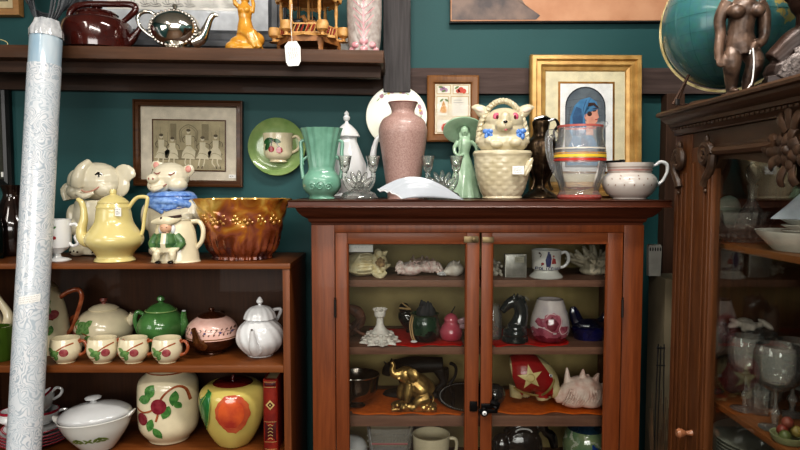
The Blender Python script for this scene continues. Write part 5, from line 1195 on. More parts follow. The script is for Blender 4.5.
# white ribbed teapot
t = thing('teapot', 'white swirl-ribbed teapot with tall pointed lid, right end of middle shelf', 'teapot', 260.5, 1.93, K2); t.s *= .965
sw = lambda a, r, z: r*(1+.018*cos(14*(a+z*.02)))
m = M(); m.lathe(cr([(0, 0), (12, 0), (13.5, 1.5), (18, 5), (24, 13), (25, 21), (22, 30), (15, 37), (13, 39.5)], 4)+[(0, 40)], 84, mod=sw); part(t, 'body', m, WHITEG)
m = M(); m.lathe(cr([(17, 39.5), (16.5, 41.5), (14.5, 46), (10, 50.5), (4, 52.5), (1.8, 53)], 3)+[(1.6, 54), (3.6, 56), (3.6, 57.5), (1.4, 61), (0, 62)], 70, mod=lambda a, r, z: r*(1+.025*cos(14*a)) if z < 53 else r); part(t, 'lid', m, WHITEG)
m = M(); m.tube([(0, -20, 10), (-1, -27, 16), (-1, -30, 25), (-1, -32, 33)], [6.5, 5, 3.4, 2.3], 14, smooth=4); m.set(1); m.ell(-1, -32.6, 34, 1.5, 1.3, .6, 8); part(t, 'spout', m, [WHITEG, mat('dark_inside', (70, 50, 40))])
m = M(); m.tube([(0, 14, 42), (14, 18, 45), (18, 20, 42), (6, 24, 20)], 1.8, 8, smooth=4); part(t, 'handle', m, WHITEG)

# ================= bottom shelf =================
t = thing('cookie_jar', 'tall cream cookie jar painted with apples and twisting branch', 'cookie jar', 169.5, 1.95, K1)
pr = cr([(0, 0), (18, 0), (21, 3), (28, 12), (30, 24), (30, 52), (28, 62), (22, 68), (19, 71)], 4)
m = M(); m.lathe(pr+[(17.5, 71), (17, 64), (0, 60)], 56); part(t, 'body', m, IVORY)
m = M(); m.lathe([(20, 70.5), (20.4, 71.5), (17, 74), (6, 76), (4, 77), (4.5, 79), (0, 80)], 40); m.set(1); m.lathe([(20.3, 70.6), (21, 71.2), (20.2, 72)], 40, caps=False); m.set(2); m.start(); m.ell(3, -10, 75, 7, 5, 1.2, 12); part(t, 'lid', m, [IVORY, TWIG, LEAFD])
m = M(); sf = lathe_surf([(r, z) for r, z in pr if r > 1])
m.set(0); m.stroke([(27, 45), (24, 57), (17, 61), (8, 56), (2, 47), (0, 34), (-2, 28)], 2.0, sf, off=.5); m.stroke([(-25, 38), (-16, 36), (-8, 38), (-2, 42)], 1.8, sf, off=.5)
m.set(1); m.decal(leaf(-8, 57, 15, 11, 60), sf, off=.55); m.decal(leaf(-14, 49, 15, 9, 15), sf, off=.6); m.decal(leaf(15, 50, 15, 8, 80), sf, off=.55); m.decal(leaf(18, 43, 9, 6, -50), sf, off=.55); m.decal(leaf(8, 37, 14, 9, 65), sf, off=.6); m.decal(leaf(-8, 24, 14, 8, 70), sf, off=.55); m.decal(leaf(-1, 16, 14, 8, -55), sf, off=.6)
m.set(2); m.decal(circ(1, 43, 7.6, 20), sf, off=.7); m.decal(circ(-17, 29, 6.2, 20), sf, off=.7)
part(t, 'apple_branch_decoration', m, [TWIG, LEAFG, mat('maroon_apple_paint', (112, 28, 42), .22, c2=(134, 52, 62), scale=60)], smooth=False)
# big apple jar
APY = mat('apple_yellow_glaze', (204, 186, 108), .16, coat=.5, c2=(188, 170, 96), scale=6)
APR = mat('apple_blush_red', (164, 56, 42), .16, coat=.5, c2=(206, 96, 52), scale=18)
t = thing('apple_cookie_jar', 'big yellow apple-shaped cookie jar with red blush and green leaf', 'cookie jar', 234, 1.915, K1)
pr = cr([(0, 0), (13, 0), (17, 2), (25, 15), (31, 32), (33.5, 47), (31.5, 57), (25, 62), (18, 63)], 5)
m = M(); m.lathe(pr+[(0, 60)], 70, mod=lambda a, r, z: r*(1+.022*cos(5*a+.4))); part(t, 'body', m, APY)
m = M(); sf = lathe_surf([(r*1.022, z) for r, z in pr if r > 1]); random.seed(9)
blush = circ(7, 40, 16.5, 40, rz=20, jag=.045); blush = [(x if z > 40 else 7+(x-7)*(.72+.28*(z-20)/20), min(z, 59)) for x, z in blush]
m.set(0); m.decal(blush, sf, off=.4, rings=6); m.set(1); m.decal(circ(6, 41, 12, 30, rz=15, jag=.05), sf, off=.55, rings=5)
part(t, 'red_blush', m, [mat('apple_blush_edge', (186, 96, 60), .16, c2=(172, 70, 48), scale=30, coat=.5), APR])
m = M(); m.decal([(-33, 42), (-30, 54), (-20, 61.5), (-14, 60), (-15, 46), (-18, 31), (-23, 19), (-29, 26)], sf, off=.6, rings=4); m.set(1); m.stroke([(-14, 60), (-15, 46), (-18, 31), (-23, 19)], .8, sf, off=.8); m.set(1); m.stroke([(-20, 57), (-26, 46), (-28, 30)], .5, sf, off=.8)
part(t, 'leaf', m, [mat('leaf_jade_glaze', (44, 110, 56), .2, coat=.4), mat('leaf_edge_glaze', (150, 170, 90), .3)], label='green glazed leaf')
m = M(); m.lathe(cr([(19.5, 61.5), (20, 63), (14, 66), (5, 66), (0, 65)], 3), 40); m.tube([(0, 0, 65), (0, 0, 68), (1, 0, 71)], [1.8, 1.6, 1.4], 10); part(t, 'lid', m, mat('oxblood_glaze', (84, 22, 18), .12, coat=.7))
m = M(); m.tube([(20.2*cos(q), 20.2*sin(q), 62.4) for q in [2*pi*i/40 for i in range(40)]], .5, 6, closed=True); part(t, 'lid_edge', m, APY)
# red book
BKR = mat('red_leather', (132, 38, 22), .4, c2=(96, 20, 16), scale=26, bump=.2)
t = thing('book', 'tall red leather bound book with gilt diamond at the end of the bottom shelf', 'book', 275, 1.90, K1)
t.s = 1.9/F
bh = 74
m = M(); m.box(-7, -5.6, -19, 30, 0, bh, .3); m.box(5.6, 7, -19, 30, 0, bh, .3)
m.tube([(0, -19.2, .2), (0, -19.2, bh-.2)], 7.2, 24, flat=.35); mc = m
m = M(); m.box(-5.5, 5.5, -17, 29, 1, bh-1); part(t, 'pages', m, mat('page_edges', (190, 170, 130), .9), smooth=False)
spf = lambda x, z: -19.2-2.52*sqrt(max(0, 1-(x/7.2)**2))
m = mc; m.set(1); m.decal([(-5.4, 67), (5.4, 67), (5.4, 71), (-5.4, 71)], spf, off=.2, rings=2); m.decal([(-5.4, 12), (5.4, 12), (5.4, 31), (-5.4, 31)], spf, off=.2, rings=2)
m.set(2); m.decal([(0, 43.5), (4.6, 48.5), (0, 53.5), (-4.6, 48.5)], spf, off=.25, rings=2); m.set(1); m.decal([(0, 45.6), (2.7, 48.5), (0, 51.4), (-2.7, 48.5)], spf, off=.35, rings=2); m.set(2); m.decal(circ(0, 48.5, .9, 8), spf, off=.45, rings=1)
for z_ in (11.4, 31.6, 66.4, 71.6, 4): m.stroke([(-6, z_), (0, z_), (6, z_)], .45, spf, off=.3)
m.set(2)
for k in range(5): m.stroke([(-2.4, 14+k*3.4), (0, 15.4+k*3.4), (2.4, 14+k*3.4)], .6, spf, off=.4)
part(t, 'cover', m, [BKR, mat('dark_oxblood_leather', (66, 12, 16), .4), mat('worn_gilt', (206, 180, 120), .4, metal=.4)])
# casserole (bowl + lid)
FK = mat('white_oven_glass', (204, 202, 196), .14, coat=.5, var=.01)
t = thing('casserole', 'white oven glass casserole with green flower motif and domed lid', 'casserole', 99, 1.875, K1, rot=(0, radians(-5), 0))
cpp = cr([(0, 0), (14, 0), (17, 1.5), (26, 12), (32, 21), (36, 30), (37.5, 33)], 4)
m = M(); m.lathe(cpp+[(36, 33.5), (33, 24), (25, 12), (0, 4)], 56, sx=1.0, sy=.82)
part(t, 'dish', m, FK)
m = M(); m.tube([(-33, 0, 30), (-40, 0, 34), (-43, 0, 37)], [7, 6, 2.5], 14, smooth=4, flat=.35, up=(0, 0, 1)); part(t, 'side_handle', m, FK)
m = M(); m.tube([(33, 0, 30), (38, 0, 34), (41, 0, 37)], [7, 5.6, 2.5], 14, smooth=4, flat=.35, up=(0, 0, 1)); part(t, 'side_handle', m, FK)
m = M(); m.lathe(cr([(35.4, 33.4), (36.2, 35.5), (34.5, 38.5), (26, 43.5), (11, 47.2), (4, 48)], 4)+[(3.2, 49), (3, 50), (8, 51.4), (8.4, 53), (6, 54.4), (0, 54.8)], 56, sy=.82); lid = part(t, 'lid', m, mat('frosted_white_glass', (190, 190, 190), .12, coat=.7, var=.01))
m = M(); sf = lathe_surf([(r, z) for r, z in cpp if r > 1], sy=.82)
for cx_, kk in ((-9, 1), (2, 0), (13, 1)):
    if kk:
        m.set(0); m.decal(leaf(cx_-4, 16, 7, 2.6, 40), sf, off=.5); m.decal(leaf(cx_+4, 16, 7, 2.6, 140), sf, off=.5); m.decal(leaf(cx_-2, 14, 5, 2, 10), sf, off=.5); m.decal(leaf(cx_+2, 14, 5, 2, 170), sf, off=.5); m.set(1); m.decal(circ(cx_, 17, 2, 10), sf, off=.55, rings=1)
    else:
        m.set(0)
        for a in (30, -30, 150, 210): m.decal(leaf(cx_+2.6*cos(radians(a)), 15.5+2.4*sin(radians(a)), 5, 1.8, a), sf, off=.5)
        m.set(1); m.decal(circ(cx_, 15.5, 1.1, 8), sf, off=.55, rings=1)
part(t, 'green_flower_motif', m, [mat('meadow_green_print', (110, 124, 62), .4), mat('moss_green_print', (92, 106, 44), .4)], smooth=False)
# plates and cups left of it
RIMC = mat('crimson_rim', (176, 44, 66), .25)
def plate(px, Y, z, r, label, grp, nm='plate'):
    t = thing(nm, label, 'plate', px, Y, z, group=grp)
    m = M(); m.lathe([(0, 0), (r*.6, 0), (r*.66, 1), (r, 4.0), (r+.4, 4.6), (r-.4, 5.0), (r*.64, 2.2), (0, 1.4)], 48); m.set(1); m.lathe([(r-1.2, 3.7), (r+.6, 4.3), (r+.7, 5.0), (r-1.4, 4.9)], 48, caps=False); part(t, 'plate_body', m, [MILK, RIMC])
zp = K1
ordn = ['lowest', 'second lowest', 'middle', 'second highest', 'topmost']
for k in range(5):
    plate(36, 1.93, zp+k*3.1*1.9/F, 33-(k == 4)*3, 'white plate with crimson rim, %s of the stack under the cups' % ordn[k], 'stacked crimson-rimmed plates')
zc_ = zp+(4*3.1+5.1)*1.9/F
def rcup(px, Y, z, label, rot=(0, 0, 0), r=17, h=17, hang=0):
    t = thing('cup', label, 'cup', px, Y, z, rot=rot)
    m = M(); m.lathe(cr([(0, 0), (7, 0), (8, 1.2), (13, 5), (r-.5, h*.7), (r, h)], 4)+[(r-1, h), (r-2, h*.6), (8, 3), (0, 2)], 48); m.set(1); m.lathe([(r-.3, h-2.2), (r+.35, h-1.2), (r+.3, h+.2), (r-1.2, h+.2)], 48, caps=False); part(t, 'body', m, [MILK, RIMC])
    c, s_ = cos(radians(hang)), sin(radians(hang))
    m = M(); m.tube([((r-2)*c, (r-2)*s_, h*.75), ((r+5)*c, (r+5)*s_, h*.85), ((r+8)*c, (r+8)*s_, h*.55), ((r+3)*c, (r+3)*s_, h*.3), ((r-5)*c, (r-5)*s_, h*.3)], 1.5, 8, smooth=4); part(t, 'handle', m, MILK)
rcup(43, 1.94, zc_, 'white cup with crimson rim standing on the plate stack', hang=20, r=15.5, h=14)
rcup(13, 1.93, zc_, 'white crimson-rimmed cup at the left of the plate stack', hang=200, r=12, h=14)
rcup(46, 1.935, zc_+15.0*1.9/F, 'white crimson-rimmed cup tipped on top of another cup', rot=(radians(10), radians(-32), 0), r=17, h=15, hang=5)

# ================= lace-wrapped roll leaning on the shelf =================
ZR1 = Z(21, 1.868); Yt, Yb_ = 1.868, 1.66
zb0 = .0; xtop = X(47, 1.868, ZR1)
xb450 = X(24, 1.74, Z(450, 1.74))
# straight line through the two seen points, run down to the floor
z450 = Z(450, 1.74)
k_ = (0-ZR1)/(z450-ZR1); pb = Vector((xtop+(xb450-xtop)*k_, 1.868+(1.74-1.868)*k_, 0)); pt = Vector((xtop, 1.868, ZR1))
ax = (pt-pb); Lr = ax.length; q = Vector((0, 0, 1)).rotation_difference(ax.normalized())
def lace_mat():
    m, nt, b = nodes('lace_wrap')
    L = nt.links.new; N = nt.nodes.new
    tc = N('ShaderNodeTexCoord'); mp = N('ShaderNodeMapping'); mp.inputs['Scale'].default_value = (1, 1, 1); L(tc.outputs['UV'], mp.inputs['Vector'])
    wv = N('ShaderNodeTexNoise'); wv.inputs['Scale'].default_value = 21; wv.inputs['Detail'].default_value = .6; wv.inputs['Distortion'].default_value = .8
    wm = N('ShaderNodeMath'); wm.operation = 'MULTIPLY'; wm.inputs[1].default_value = 9; wp = N('ShaderNodeMath'); wp.operation = 'PINGPONG'; wp.inputs[1].default_value = .5; L(wv.outputs['Fac'], wm.inputs[0]); L(wm.outputs[0], wp.inputs[0])
    nz = N('ShaderNodeTexNoise'); nz.inputs['Scale'].default_value = 12; nz.inputs['Distortion'].default_value = 3.2; nz.inputs['Detail'].default_value = 3
    mxv = N('ShaderNodeMix'); mxv.data_type = 'VECTOR'; mxv.inputs['Factor'].default_value = .07; L(mp.outputs['Vector'], mxv.inputs[4]); L(nz.outputs['Color'], mxv.inputs[5]); L(mp.outputs['Vector'], nz.inputs['Vector']); L(mp.outputs['Vector'], wv.inputs['Vector'])
    r1 = N('ShaderNodeValToRGB'); r1.color_ramp.elements[0].position = .10; r1.color_ramp.elements[1].position = .26
    L(wp.outputs[0], r1.inputs['Fac'])
    ck = N('ShaderNodeTexChecker'); ck.inputs['Scale'].default_value = 420; L(mp.outputs['Vector'], ck.inputs['Vector'])
    r2 = N('ShaderNodeValToRGB'); r2.color_ramp.elements[0].position = .47; r2.color_ramp.elements[1].position = .53
    n2 = N('ShaderNodeTexNoise'); n2.inputs['Scale'].default_value = 5; n2.inputs['Distortion'].default_value = 2; L(mp.outputs['Vector'], n2.inputs['Vector']); L(n2.outputs['Fac'], r2.inputs['Fac'])
    mesh = N('ShaderNodeMix'); mesh.data_type = 'RGBA'; mesh.inputs[6].default_value = srgb((168, 184, 196)); mesh.inputs[7].default_value = srgb((208, 214, 218)); L(ck.outputs['Fac'], mesh.inputs['Factor'])
    sw_ = N('ShaderNodeMix'); sw_.data_type = 'RGBA'; sw_.inputs[6].default_value = srgb((164, 174, 184)); sw_.inputs[7].default_value = srgb((212, 213, 216)); L(r1.outputs['Color'], sw_.inputs['Factor'])
    fin = N('ShaderNodeMix'); fin.data_type = 'RGBA'; L(r2.outputs['Color'], fin.inputs['Factor']); L(sw_.outputs[2], fin.inputs[7]); L(mesh.outputs[2], fin.inputs[6])
    m5 = N('ShaderNodeMath'); m5.operation = 'MULTIPLY'; m5.inputs[1].default_value = .75; 
    fin2 = N('ShaderNodeMix'); fin2.data_type = 'RGBA'; fin2.inputs['Factor'].default_value = .7; L(fin.outputs[2], fin2.inputs[6]); L(sw_.outputs[2], fin2.inputs[7])
    L(fin2.outputs[2], b.inputs['Base Color']); b.inputs['Roughness'].default_value = .5
    b.inputs['Coat Weight'].default_value = .8; b.inputs['Coat Roughness'].default_value = .12
    bp = N('ShaderNodeBump'); bp.inputs['Strength'].default_value = .35; bp.inputs['Distance'].default_value = .002; n3 = N('ShaderNodeTexNoise'); n3.inputs['Scale'].default_value = 14; n3.inputs['Distortion'].default_value = 1.5
    L(mp.outputs['Vector'], n3.inputs['Vector']); L(n3.outputs['Fac'], bp.inputs['Height']); L(bp.outputs['Normal'], b.inputs['Coat Normal'])
    return m
t = thing('lace_roll', 'tall roll of white lace fabric in clear plastic leaning against the shelves', 'fabric roll', loc=tuple(pb), s=1)
t.e.rotation_mode = 'QUATERNION'; t.e.rotation_quaternion = q
R0 = .0440
random.seed(3)
rwob = lambda a, r, z: r*(1+.012*noise.noise(Vector((cos(a)*2, sin(a)*2, z*7))))
m = M(); zs = [0+k*.02 for k in range(int((Lr-.13)/.02)+1)]
m.lathe([(0, .008)]+[(R0, max(.01, z_)) for z_ in zs]+[(R0, Lr-.13), (0, Lr-.13)], 48, mod=rwob, caps=False)
o = part(t, 'lace_fabric', m, lace_mat())
uv = o.data.uv_layers.new(name='UVMap')
for p in o.data.polygons:
    an = [(atan2(o.data.vertices[o.data.loops[li].vertex_index].co.y, o.data.vertices[o.data.loops[li].vertex_index].co.x)) for li in p.loop_indices]
    if max(an)-min(an) > pi: an = [a+2*pi if a < 0 else a for a in an]
    for li, a in zip(p.loop_indices, an): uv.data[li].uv = (a*R0*1.6, o.data.vertices[o.data.loops[li].vertex_index].co.z*1.6)
m = M(); m.lathe([(R0*.975, Lr-.135), (R0*.975, Lr-.05), (R0*.96, Lr-.035), (R0*.6, Lr-.03), (0, Lr-.03)], 48, caps=False); part(t, 'blue_core', m, mat('pale_blue_lining', (150, 176, 194), .45, coat=.7, c2=(188, 200, 208), scale=9, stretch=(3, 3, .6)))
m = M()
m.lathe([(R0+.0015, Lr-.05), (R0*.99, Lr-.03), (R0*.84, Lr-.012), (R0*.75, Lr), (R0*.62, Lr+.002), (R0*.5, Lr-.01), (0, Lr-.012)], 60, caps=False, mod=lambda a, r, z: r*(1+.09*noise.noise(Vector((cos(a)*4, sin(a)*4, z*60)))+.03*cos(9*a)))
part(t, 'gathered_plastic_end', m, mat('crinkled_plastic', (205, 205, 206), .15, coat=1, c2=(170, 172, 176), scale=60, bump=.9, bscale=90))
zl = (Z(300, 1.77)-pb.z)/(ZR1-pb.z)*Lr
m = M(); A = []; hw = .011
def lab(x, zz, o_=.0010): a = x/R0; return ((R0+o_)*sin(a), -(R0+o_)*cos(a), zz)
for i in range(13):
    x_ = -.012+.055*i/12; A.append([m.v(*lab(x_, zl-hw+x_*.18)), m.v(*lab(x_, zl+hw+x_*.18))])
m.rings(A, closed=False); m.set(1); sfl = lambda x, z: 0
random.seed(12)
for r_ in range(3):
    xq = -.010
    while xq < .036:
        L_ = random.uniform(.004, .010); zz = zl+.006-r_*.006
        B = [[m.v(*lab(xq+L_*k/4, zz+(xq+L_*k/4)*.18+.0014*sin(k*2.4)-.0003, .0014)), m.v(*lab(xq+L_*k/4, zz+(xq+L_*k/4)*.18+.0014*sin(k*2.4)+.0003, .0014))] for k in range(5)]
        m.rings(B, closed=False); xq += L_+.002
part(t, 'paper_label', m, [PAPER, INK], smooth=False)
# ================= inside the glazed cabinet, row 1 =================
S1, S2, S3, S4 = SH1+.0004, SH2+.0004, SH3+.0004, SH4+.0004
def blob_thing(name, label, cat, px, Y, z, **k): return thing(name, label, cat, px, Y, z, **k)
# hanging white card
t = thing('price_card', 'blank white card fixed at the top left inside the cabinet door', 'card', 361, 1.83, Z(252, 1.83))
m = M(); m.box(-12, 12, -.3, .3, 0, 9); m.set(1); scribble(m, -8, 8, 3, 7, 1, -.4, th=.3, off=.1); part(t, 'card', m, [PAPER, mat('faint_pencil', (190, 190, 192), .8)], smooth=False)
m = M(); m.tube([(9, 0, 9), (9, .5, 14)], .4, 5); m.tube([(-9, 0, 9), (-9, .5, 14)], .4, 5); part(t, 'thread', m, PAPER)
# cream ruffled shell
SHC = mat('cream_shell', (226, 216, 182), .4, c2=(206, 190, 146), scale=60, bump=.3)
SHP = mat('pink_white_coral', (214, 182, 176), .5, c2=(232, 222, 214), scale=90, bump=.5)
t = thing('seashell', 'cream coloured knobbly seashell with ruffled opening at top left of the cabinet', 'seashell', 369, 1.93, S1)
m = M()
pts = [(-21, 0, 12), (-12, 0, 12), (0, 0, 12), (10, 0, 13)]
m.tube(pts, [8, 12, 11, 9], 24, smooth=4)
for k in range(7): m.tube([(-20, -9+k*0, 6), (-8, -12.4, 4+k*3.2), (4, -11, 5+k*3)], .9, 6, smooth=2)
for k in range(9):
    a = 2*pi*k/9; m.ell(12+3*cos(a*2), -4+9*cos(a)*.6, 14+10*sin(a), 4, 4, 4.5, 10)
m.tube([(4, -8, 4), (12, -12, -0), (18, -9, 5)], [2, 4, 1.5], 8); m.tube([(14, -4, 22), (19, -5, 26)], [4, .6], 8); m.tube([(16, -3, 10), (22, -3, 12)], [4, .8], 8)
organic(t, 'shell_body', m, SHC, .7, 2)
m = M()
for k in range(20):
    a = k*2.4; r_ = .55*sqrt(k)*1.7; m.ell(12+r_*cos(a), -13.2, 15+r_*sin(a), 1.5, 1.4, 1.6, 8)
part(t, 'barnacle_patch', m, mat('tan_barnacle', (168, 140, 100), .6, c2=(110, 86, 60), scale=120))
# pinkish coral ruffle
t = thing('coral', 'pink and white ruffled coral cluster in the middle of the left upper shelf', 'coral', 418, 1.94, S1)
m = M(); random.seed(21)
m.ell(-8, 0, 7, 13, 9, 7); m.ell(10, 0, 9, 14, 9, 6)
for k in range(46):
    a = random.uniform(0, pi); xq = random.uniform(-22, 24); zq = 4+random.uniform(0, 15)*(1-(xq/30)**2); yq = -9+random.uniform(0, 8)
    m.start(); m.ell(0, 0, 0, 1.0, 3.6, 4.4, 8); m.xf(Matrix.Translation((xq, yq, zq)) @ Matrix.Rotation(random.uniform(-1.2, 1.2), 4, 'Y') @ Matrix.Rotation(random.uniform(-.7, .7), 4, 'Z'))
organic(t, 'coral_ruffles', m, [SHP, mat('grey_brown_coral', (120, 98, 86), .6, c2=(168, 150, 138), scale=80)], .62, 1, paint=lambda c, n: 1 if c.z > 15.5 else 0)
# small conch
t = thing('seashell', 'small white conch shell with short spines, right end of the left upper shelf', 'seashell', 453, 1.93, S1)
m = M(); m.tube([(-13, -4, 3), (-8, -3, 4), (0, 0, 7), (6, 0, 9), (9, 0, 11)], [1.5, 3, 8, 7, 3], 18, smooth=4)
for k in range(6): a = k*1.0; m.tube([(2+3*cos(a), -3, 8+4*sin(a)), (3+7*cos(a), -4, 9+8.5*sin(a))], [2.4, .5], 8)
organic(t, 'shell_body', m, mat('white_shell', (222, 216, 206), .4, c2=(198, 186, 172), scale=50), .6, 2)
m = M(); m.start(); m.ell(0, 0, 0, 4, 2, 2, 12); m.xf(Matrix.Translation((-12, -6, 3))); m.tube([(-16, -7, 3), (-11, -9, 5), (-8, -7, 2)], 1, 6, smooth=3); part(t, 'lip', m, WHITEG)
# shell seen between the doors/right: frilled white
t = thing('coral', 'small white knobbly coral beside the grey metal box', 'coral', 494, 1.93, S1)
m = M(); random.seed(31)
for k in range(34): m.ell(random.uniform(-8, 7), random.uniform(-4, 4), 1.5+random.uniform(0, 12)*(1 if k % 3 else 1.4), 1.8, 1.8, 2.0, 8)
m.ell(0, 0, 6, 6, 4, 6)
organic(t, 'coral_knobs', m, mat('white_coral', (190, 184, 170), .6, c2=(110, 104, 92), scale=90), .6, 1)
# grey metal box
t = thing('metal_box', 'square grey metal box with small paper sticker on the right upper shelf', 'box', 515, 1.91, S1)
m = M(); m.box(-10.5, 10.5, -4, 6, 0, 23, .6); part(t, 'body', m, mat('brushed_pewter', (142, 140, 134), .35, metal=.55, c2=(120, 118, 112), scale=60))
m = M(); m.frame(-10.7, 10.7, 0, 23.3, [(0, -3.6), (0, -4.3), (.8, -4.5), (.8, -3.9)]); part(t, 'rim', m, mat('pewter_edge', (176, 174, 166), .3, metal=.6), smooth=False)
m = M(); m.prism([(-1, 15), (8, 15), (8, 21), (-1, 21)], -4.4, -4.15); m.set(1); scribble(m, 0, 7.5, 16, 20, 2, -4.5, th=.25, off=.1); part(t, 'paper_sticker', m, [mat('aged_sticker', (186, 182, 164), .8), INK], smooth=False)
# shaving mug
t = thing('shaving_mug', 'white footed shaving mug lettered in blue with painted figures', 'mug', 546, 1.905, S1)
mg = [(0, 0), (16.5, 0), (17, 1.2), (15, 3.5), (12.5, 5.5), (12, 7.5), (14, 9), (14.2, 12), (14.8, 28)]
m = M(); m.lathe(mg+[(13.6, 28), (13, 12), (0, 8)], 48); part(t, 'body', m, mat('grey_white_china', (206, 204, 198), .18, coat=.5, var=.01))
m = M(); m.tube([(14, 0, 24), (19, 0, 25.5), (22, 0, 22), (22, 0, 16), (18, 0, 11), (13.5, 0, 10)], [1.7, 1.6, 1.9, 1.8, 1.6, 1.5], 10, smooth=4); part(t, 'handle', m, WHITEG)
sf = lathe_surf([(r, z) for r, z in mg if z > 1]); m = M()
m.set(0); m.decal([(-3, 12), (1, 12), (2, 20), (1, 25), (-2, 25), (-4, 19)], sf, off=.3); m.decal(circ(-1, 26, 1.2, 8), sf, off=.3, rings=1)
m.set(1); m.decal([(2, 15), (7, 15), (6, 20), (3, 21)], sf, off=.3); m.decal(circ(4, 22.6, 1, 8), sf, off=.3, rings=1); m.decal(circ(-6.5, 15, 1.4, 8), sf, off=.3, rings=1)
m.set(2); m.stroke([(-9, 25.5), (-8, 24), (-8.6, 21.5)], .7, sf, off=.3); m.decal(circ(-9.4, 25.6, .9, 8), sf, off=.3, rings=1); m.stroke([(-7.5, 13), (-6.5, 16)], .8, sf, off=.3, smooth=0)
m.set(0); text_mesh(m, 'POLICEMAN', -12.2, 8.9, 0, 2.7, w=2.0, sp=.72, th=.24, surf=sf, off=.55)
part(t, 'painted_scene', m, [mat('navy_print', (34, 40, 92), .4), mat('red_print', (150, 62, 62), .4), mat('brown_print', (70, 46, 40), .4)], smooth=False)
# branching coral
t = thing('coral', 'grey white branching coral with stubby fingers, right end of the upper shelf', 'coral', 588, 1.96, S1)
m = M(); random.seed(41); t.s *= 1.16
base = Vector((6, 0, 4)); m.ell(5, 0, 4, 13, 7, 5)
for k in range(26):
    a = random.uniform(-1.25, 1.3); ln = random.uniform(13, 27); yy = random.uniform(-.5, .5)
    e = base+Vector((sin(a)*ln*1.05, yy*14, cos(a)*ln*.92)); mid = base+(e-base)*.55+Vector((random.uniform(-2, 2), 0, random.uniform(-1, 2)))
    if e.x > 19: e.x = 19
    m.tube([tuple(base), tuple(mid), tuple(e)], [3, 2.2, 1.5], 8, smooth=2); m.ell(e.x, e.y, e.z, 1.7, 1.7, 1.7, 8)
    if k % 2: m.tube([tuple(mid), (mid.x+3, mid.y-3, mid.z+4)], [1.8, 1.3], 8)
organic(t, 'coral_branches', m, [mat('grey_coral', (186, 178, 158), .7, c2=(136, 128, 110), scale=30), mat('bright_coral_tips', (226, 214, 190), .6)], .6, 1, paint=lambda c, n: 1 if (c.z < 13 and c.y < -1 and noise.noise(c*.35) > -.12 and c.x > 0) else 0)

# ================= row 2 =================
REDF = mat('red_felt', (196, 42, 36), .85, c2=(176, 32, 30), scale=60, spec=.1); ORF = mat('orange_felt', (212, 108, 34), .85, c2=(196, 94, 26), scale=60, spec=.1)
def cloth(label, x0, x1, z, mt, wav=1.0, yb=2.09, yf=1.853, seed=1):
    random.seed(seed); ph = random.uniform(0, 6)
    a, b = X(x0, 1.86, z), X(x1, 1.86, z); cx_ = (a+b)/2; cy_ = (yb+yf)/2; m = M(); n = 60
    def fn(u, v):
        xx = a+(b-a)*u-cx_; f = yf+.011*wav*(1+sin(u*11+ph))*.8+.006*sin(u*23+ph)-(.0 if 0.03 < u < .97 else -.02); yy = f+(yb-f)*v-cy_
        return (xx, yy, .0011+.0007*sin(u*17)*sin(v*9+ph))
    m.grid(fn, n, 16); o = single('cloth', label, 'cloth', m, mt, 0, 0, 0, s=1, loc=(cx_, cy_, z), smooth=True)
    md = o.modifiers.new('thick', 'SOLIDIFY'); md.thickness = .0008; md.offset = -1
cloth('red felt cloth with wavy edge on the left middle shelf', 366, 464, SH2, REDF, seed=2)
cloth('red felt cloth with wavy edge under the dark glass horse head', 493, 573, SH2, REDF, 1.3, seed=5)
cloth('orange felt cloth under the brass elephant', 349, 464, SH3, ORF, .3, seed=3)
cloth('orange felt cloth under the spiky shell and star figure', 494, 607, SH3, ORF, .9, seed=4)
S2b = S2+.0022; S3b = S3+.0022
# driftwood bow
WDR = mat('reddish_driftwood', (120, 76, 56), .6, c2=(62, 38, 30), scale=30)
t = thing('driftwood', 'twisted dark brown driftwood piece at the left end of the middle shelf', 'driftwood', 357, 1.97, S2)
m = M(); m.tube([(-12, 0, 3), (-2, 0, 10), (4, 0, 18), (0, 0, 26), (-10, 0, 30)], [5, 6, 5, 6, 4], 12, smooth=4); m.tube([(-10, -6, 4), (-2, -7, 13), (8, -8, 24)], [1.8, 1.5, .8], 8, smooth=3); m.tube([(-10, -5, 16), (0, -6, 8), (12, -6, 2)], [2.4, 2, 1.6], 8, smooth=3)
organic(t, 'twisted_root', m, WDR, .8, 2)
# white ruffled candle holder
t = thing('candle_holder', 'white ceramic candle holder with wide ruffled foot and crown top', 'candle holder', 380, 1.90, S2b)
WR = mat('white_bisque', (224, 220, 212), .4, c2=(206, 196, 188), scale=80)
def ruf(a, r, z): return r*(1+(.13*cos(9*a)+.05*cos(18*a+1))*max(0, (9-z)/9))
m = M(); m.lathe(cr([(0, 0), (17, 0), (18.5, 1.5), (15, 4), (11, 8), (7, 13), (4, 18), (3.4, 24)], 5)+[(3.6, 25), (5.4, 26.5), (6, 30)]+[(5.4, 32), (4.4, 32), (4, 29), (0, 28)], 108, mod=ruf)
part(t, 'holder_body', m, WR)
m = M(); m.lathe([(5.4, 31.6), (7, 34), (6.4, 34.4), (4.6, 32)], 72, mod=lambda a, r, z: r*(1+.14*cos(9*a))); part(t, 'crown_rim', m, WR)
m = M(); random.seed(6)
for k in range(26):
    a = k*2*pi/13+(.2 if k > 12 else 0); z_ = 8 if k < 13 else 3; r_ = 12 if k < 13 else 16.5
    m.ell(r_*cos(a), r_*sin(a), z_+1, 2.6, 2.6, 1.7, 8)
part(t, 'petal_relief', m, WR)
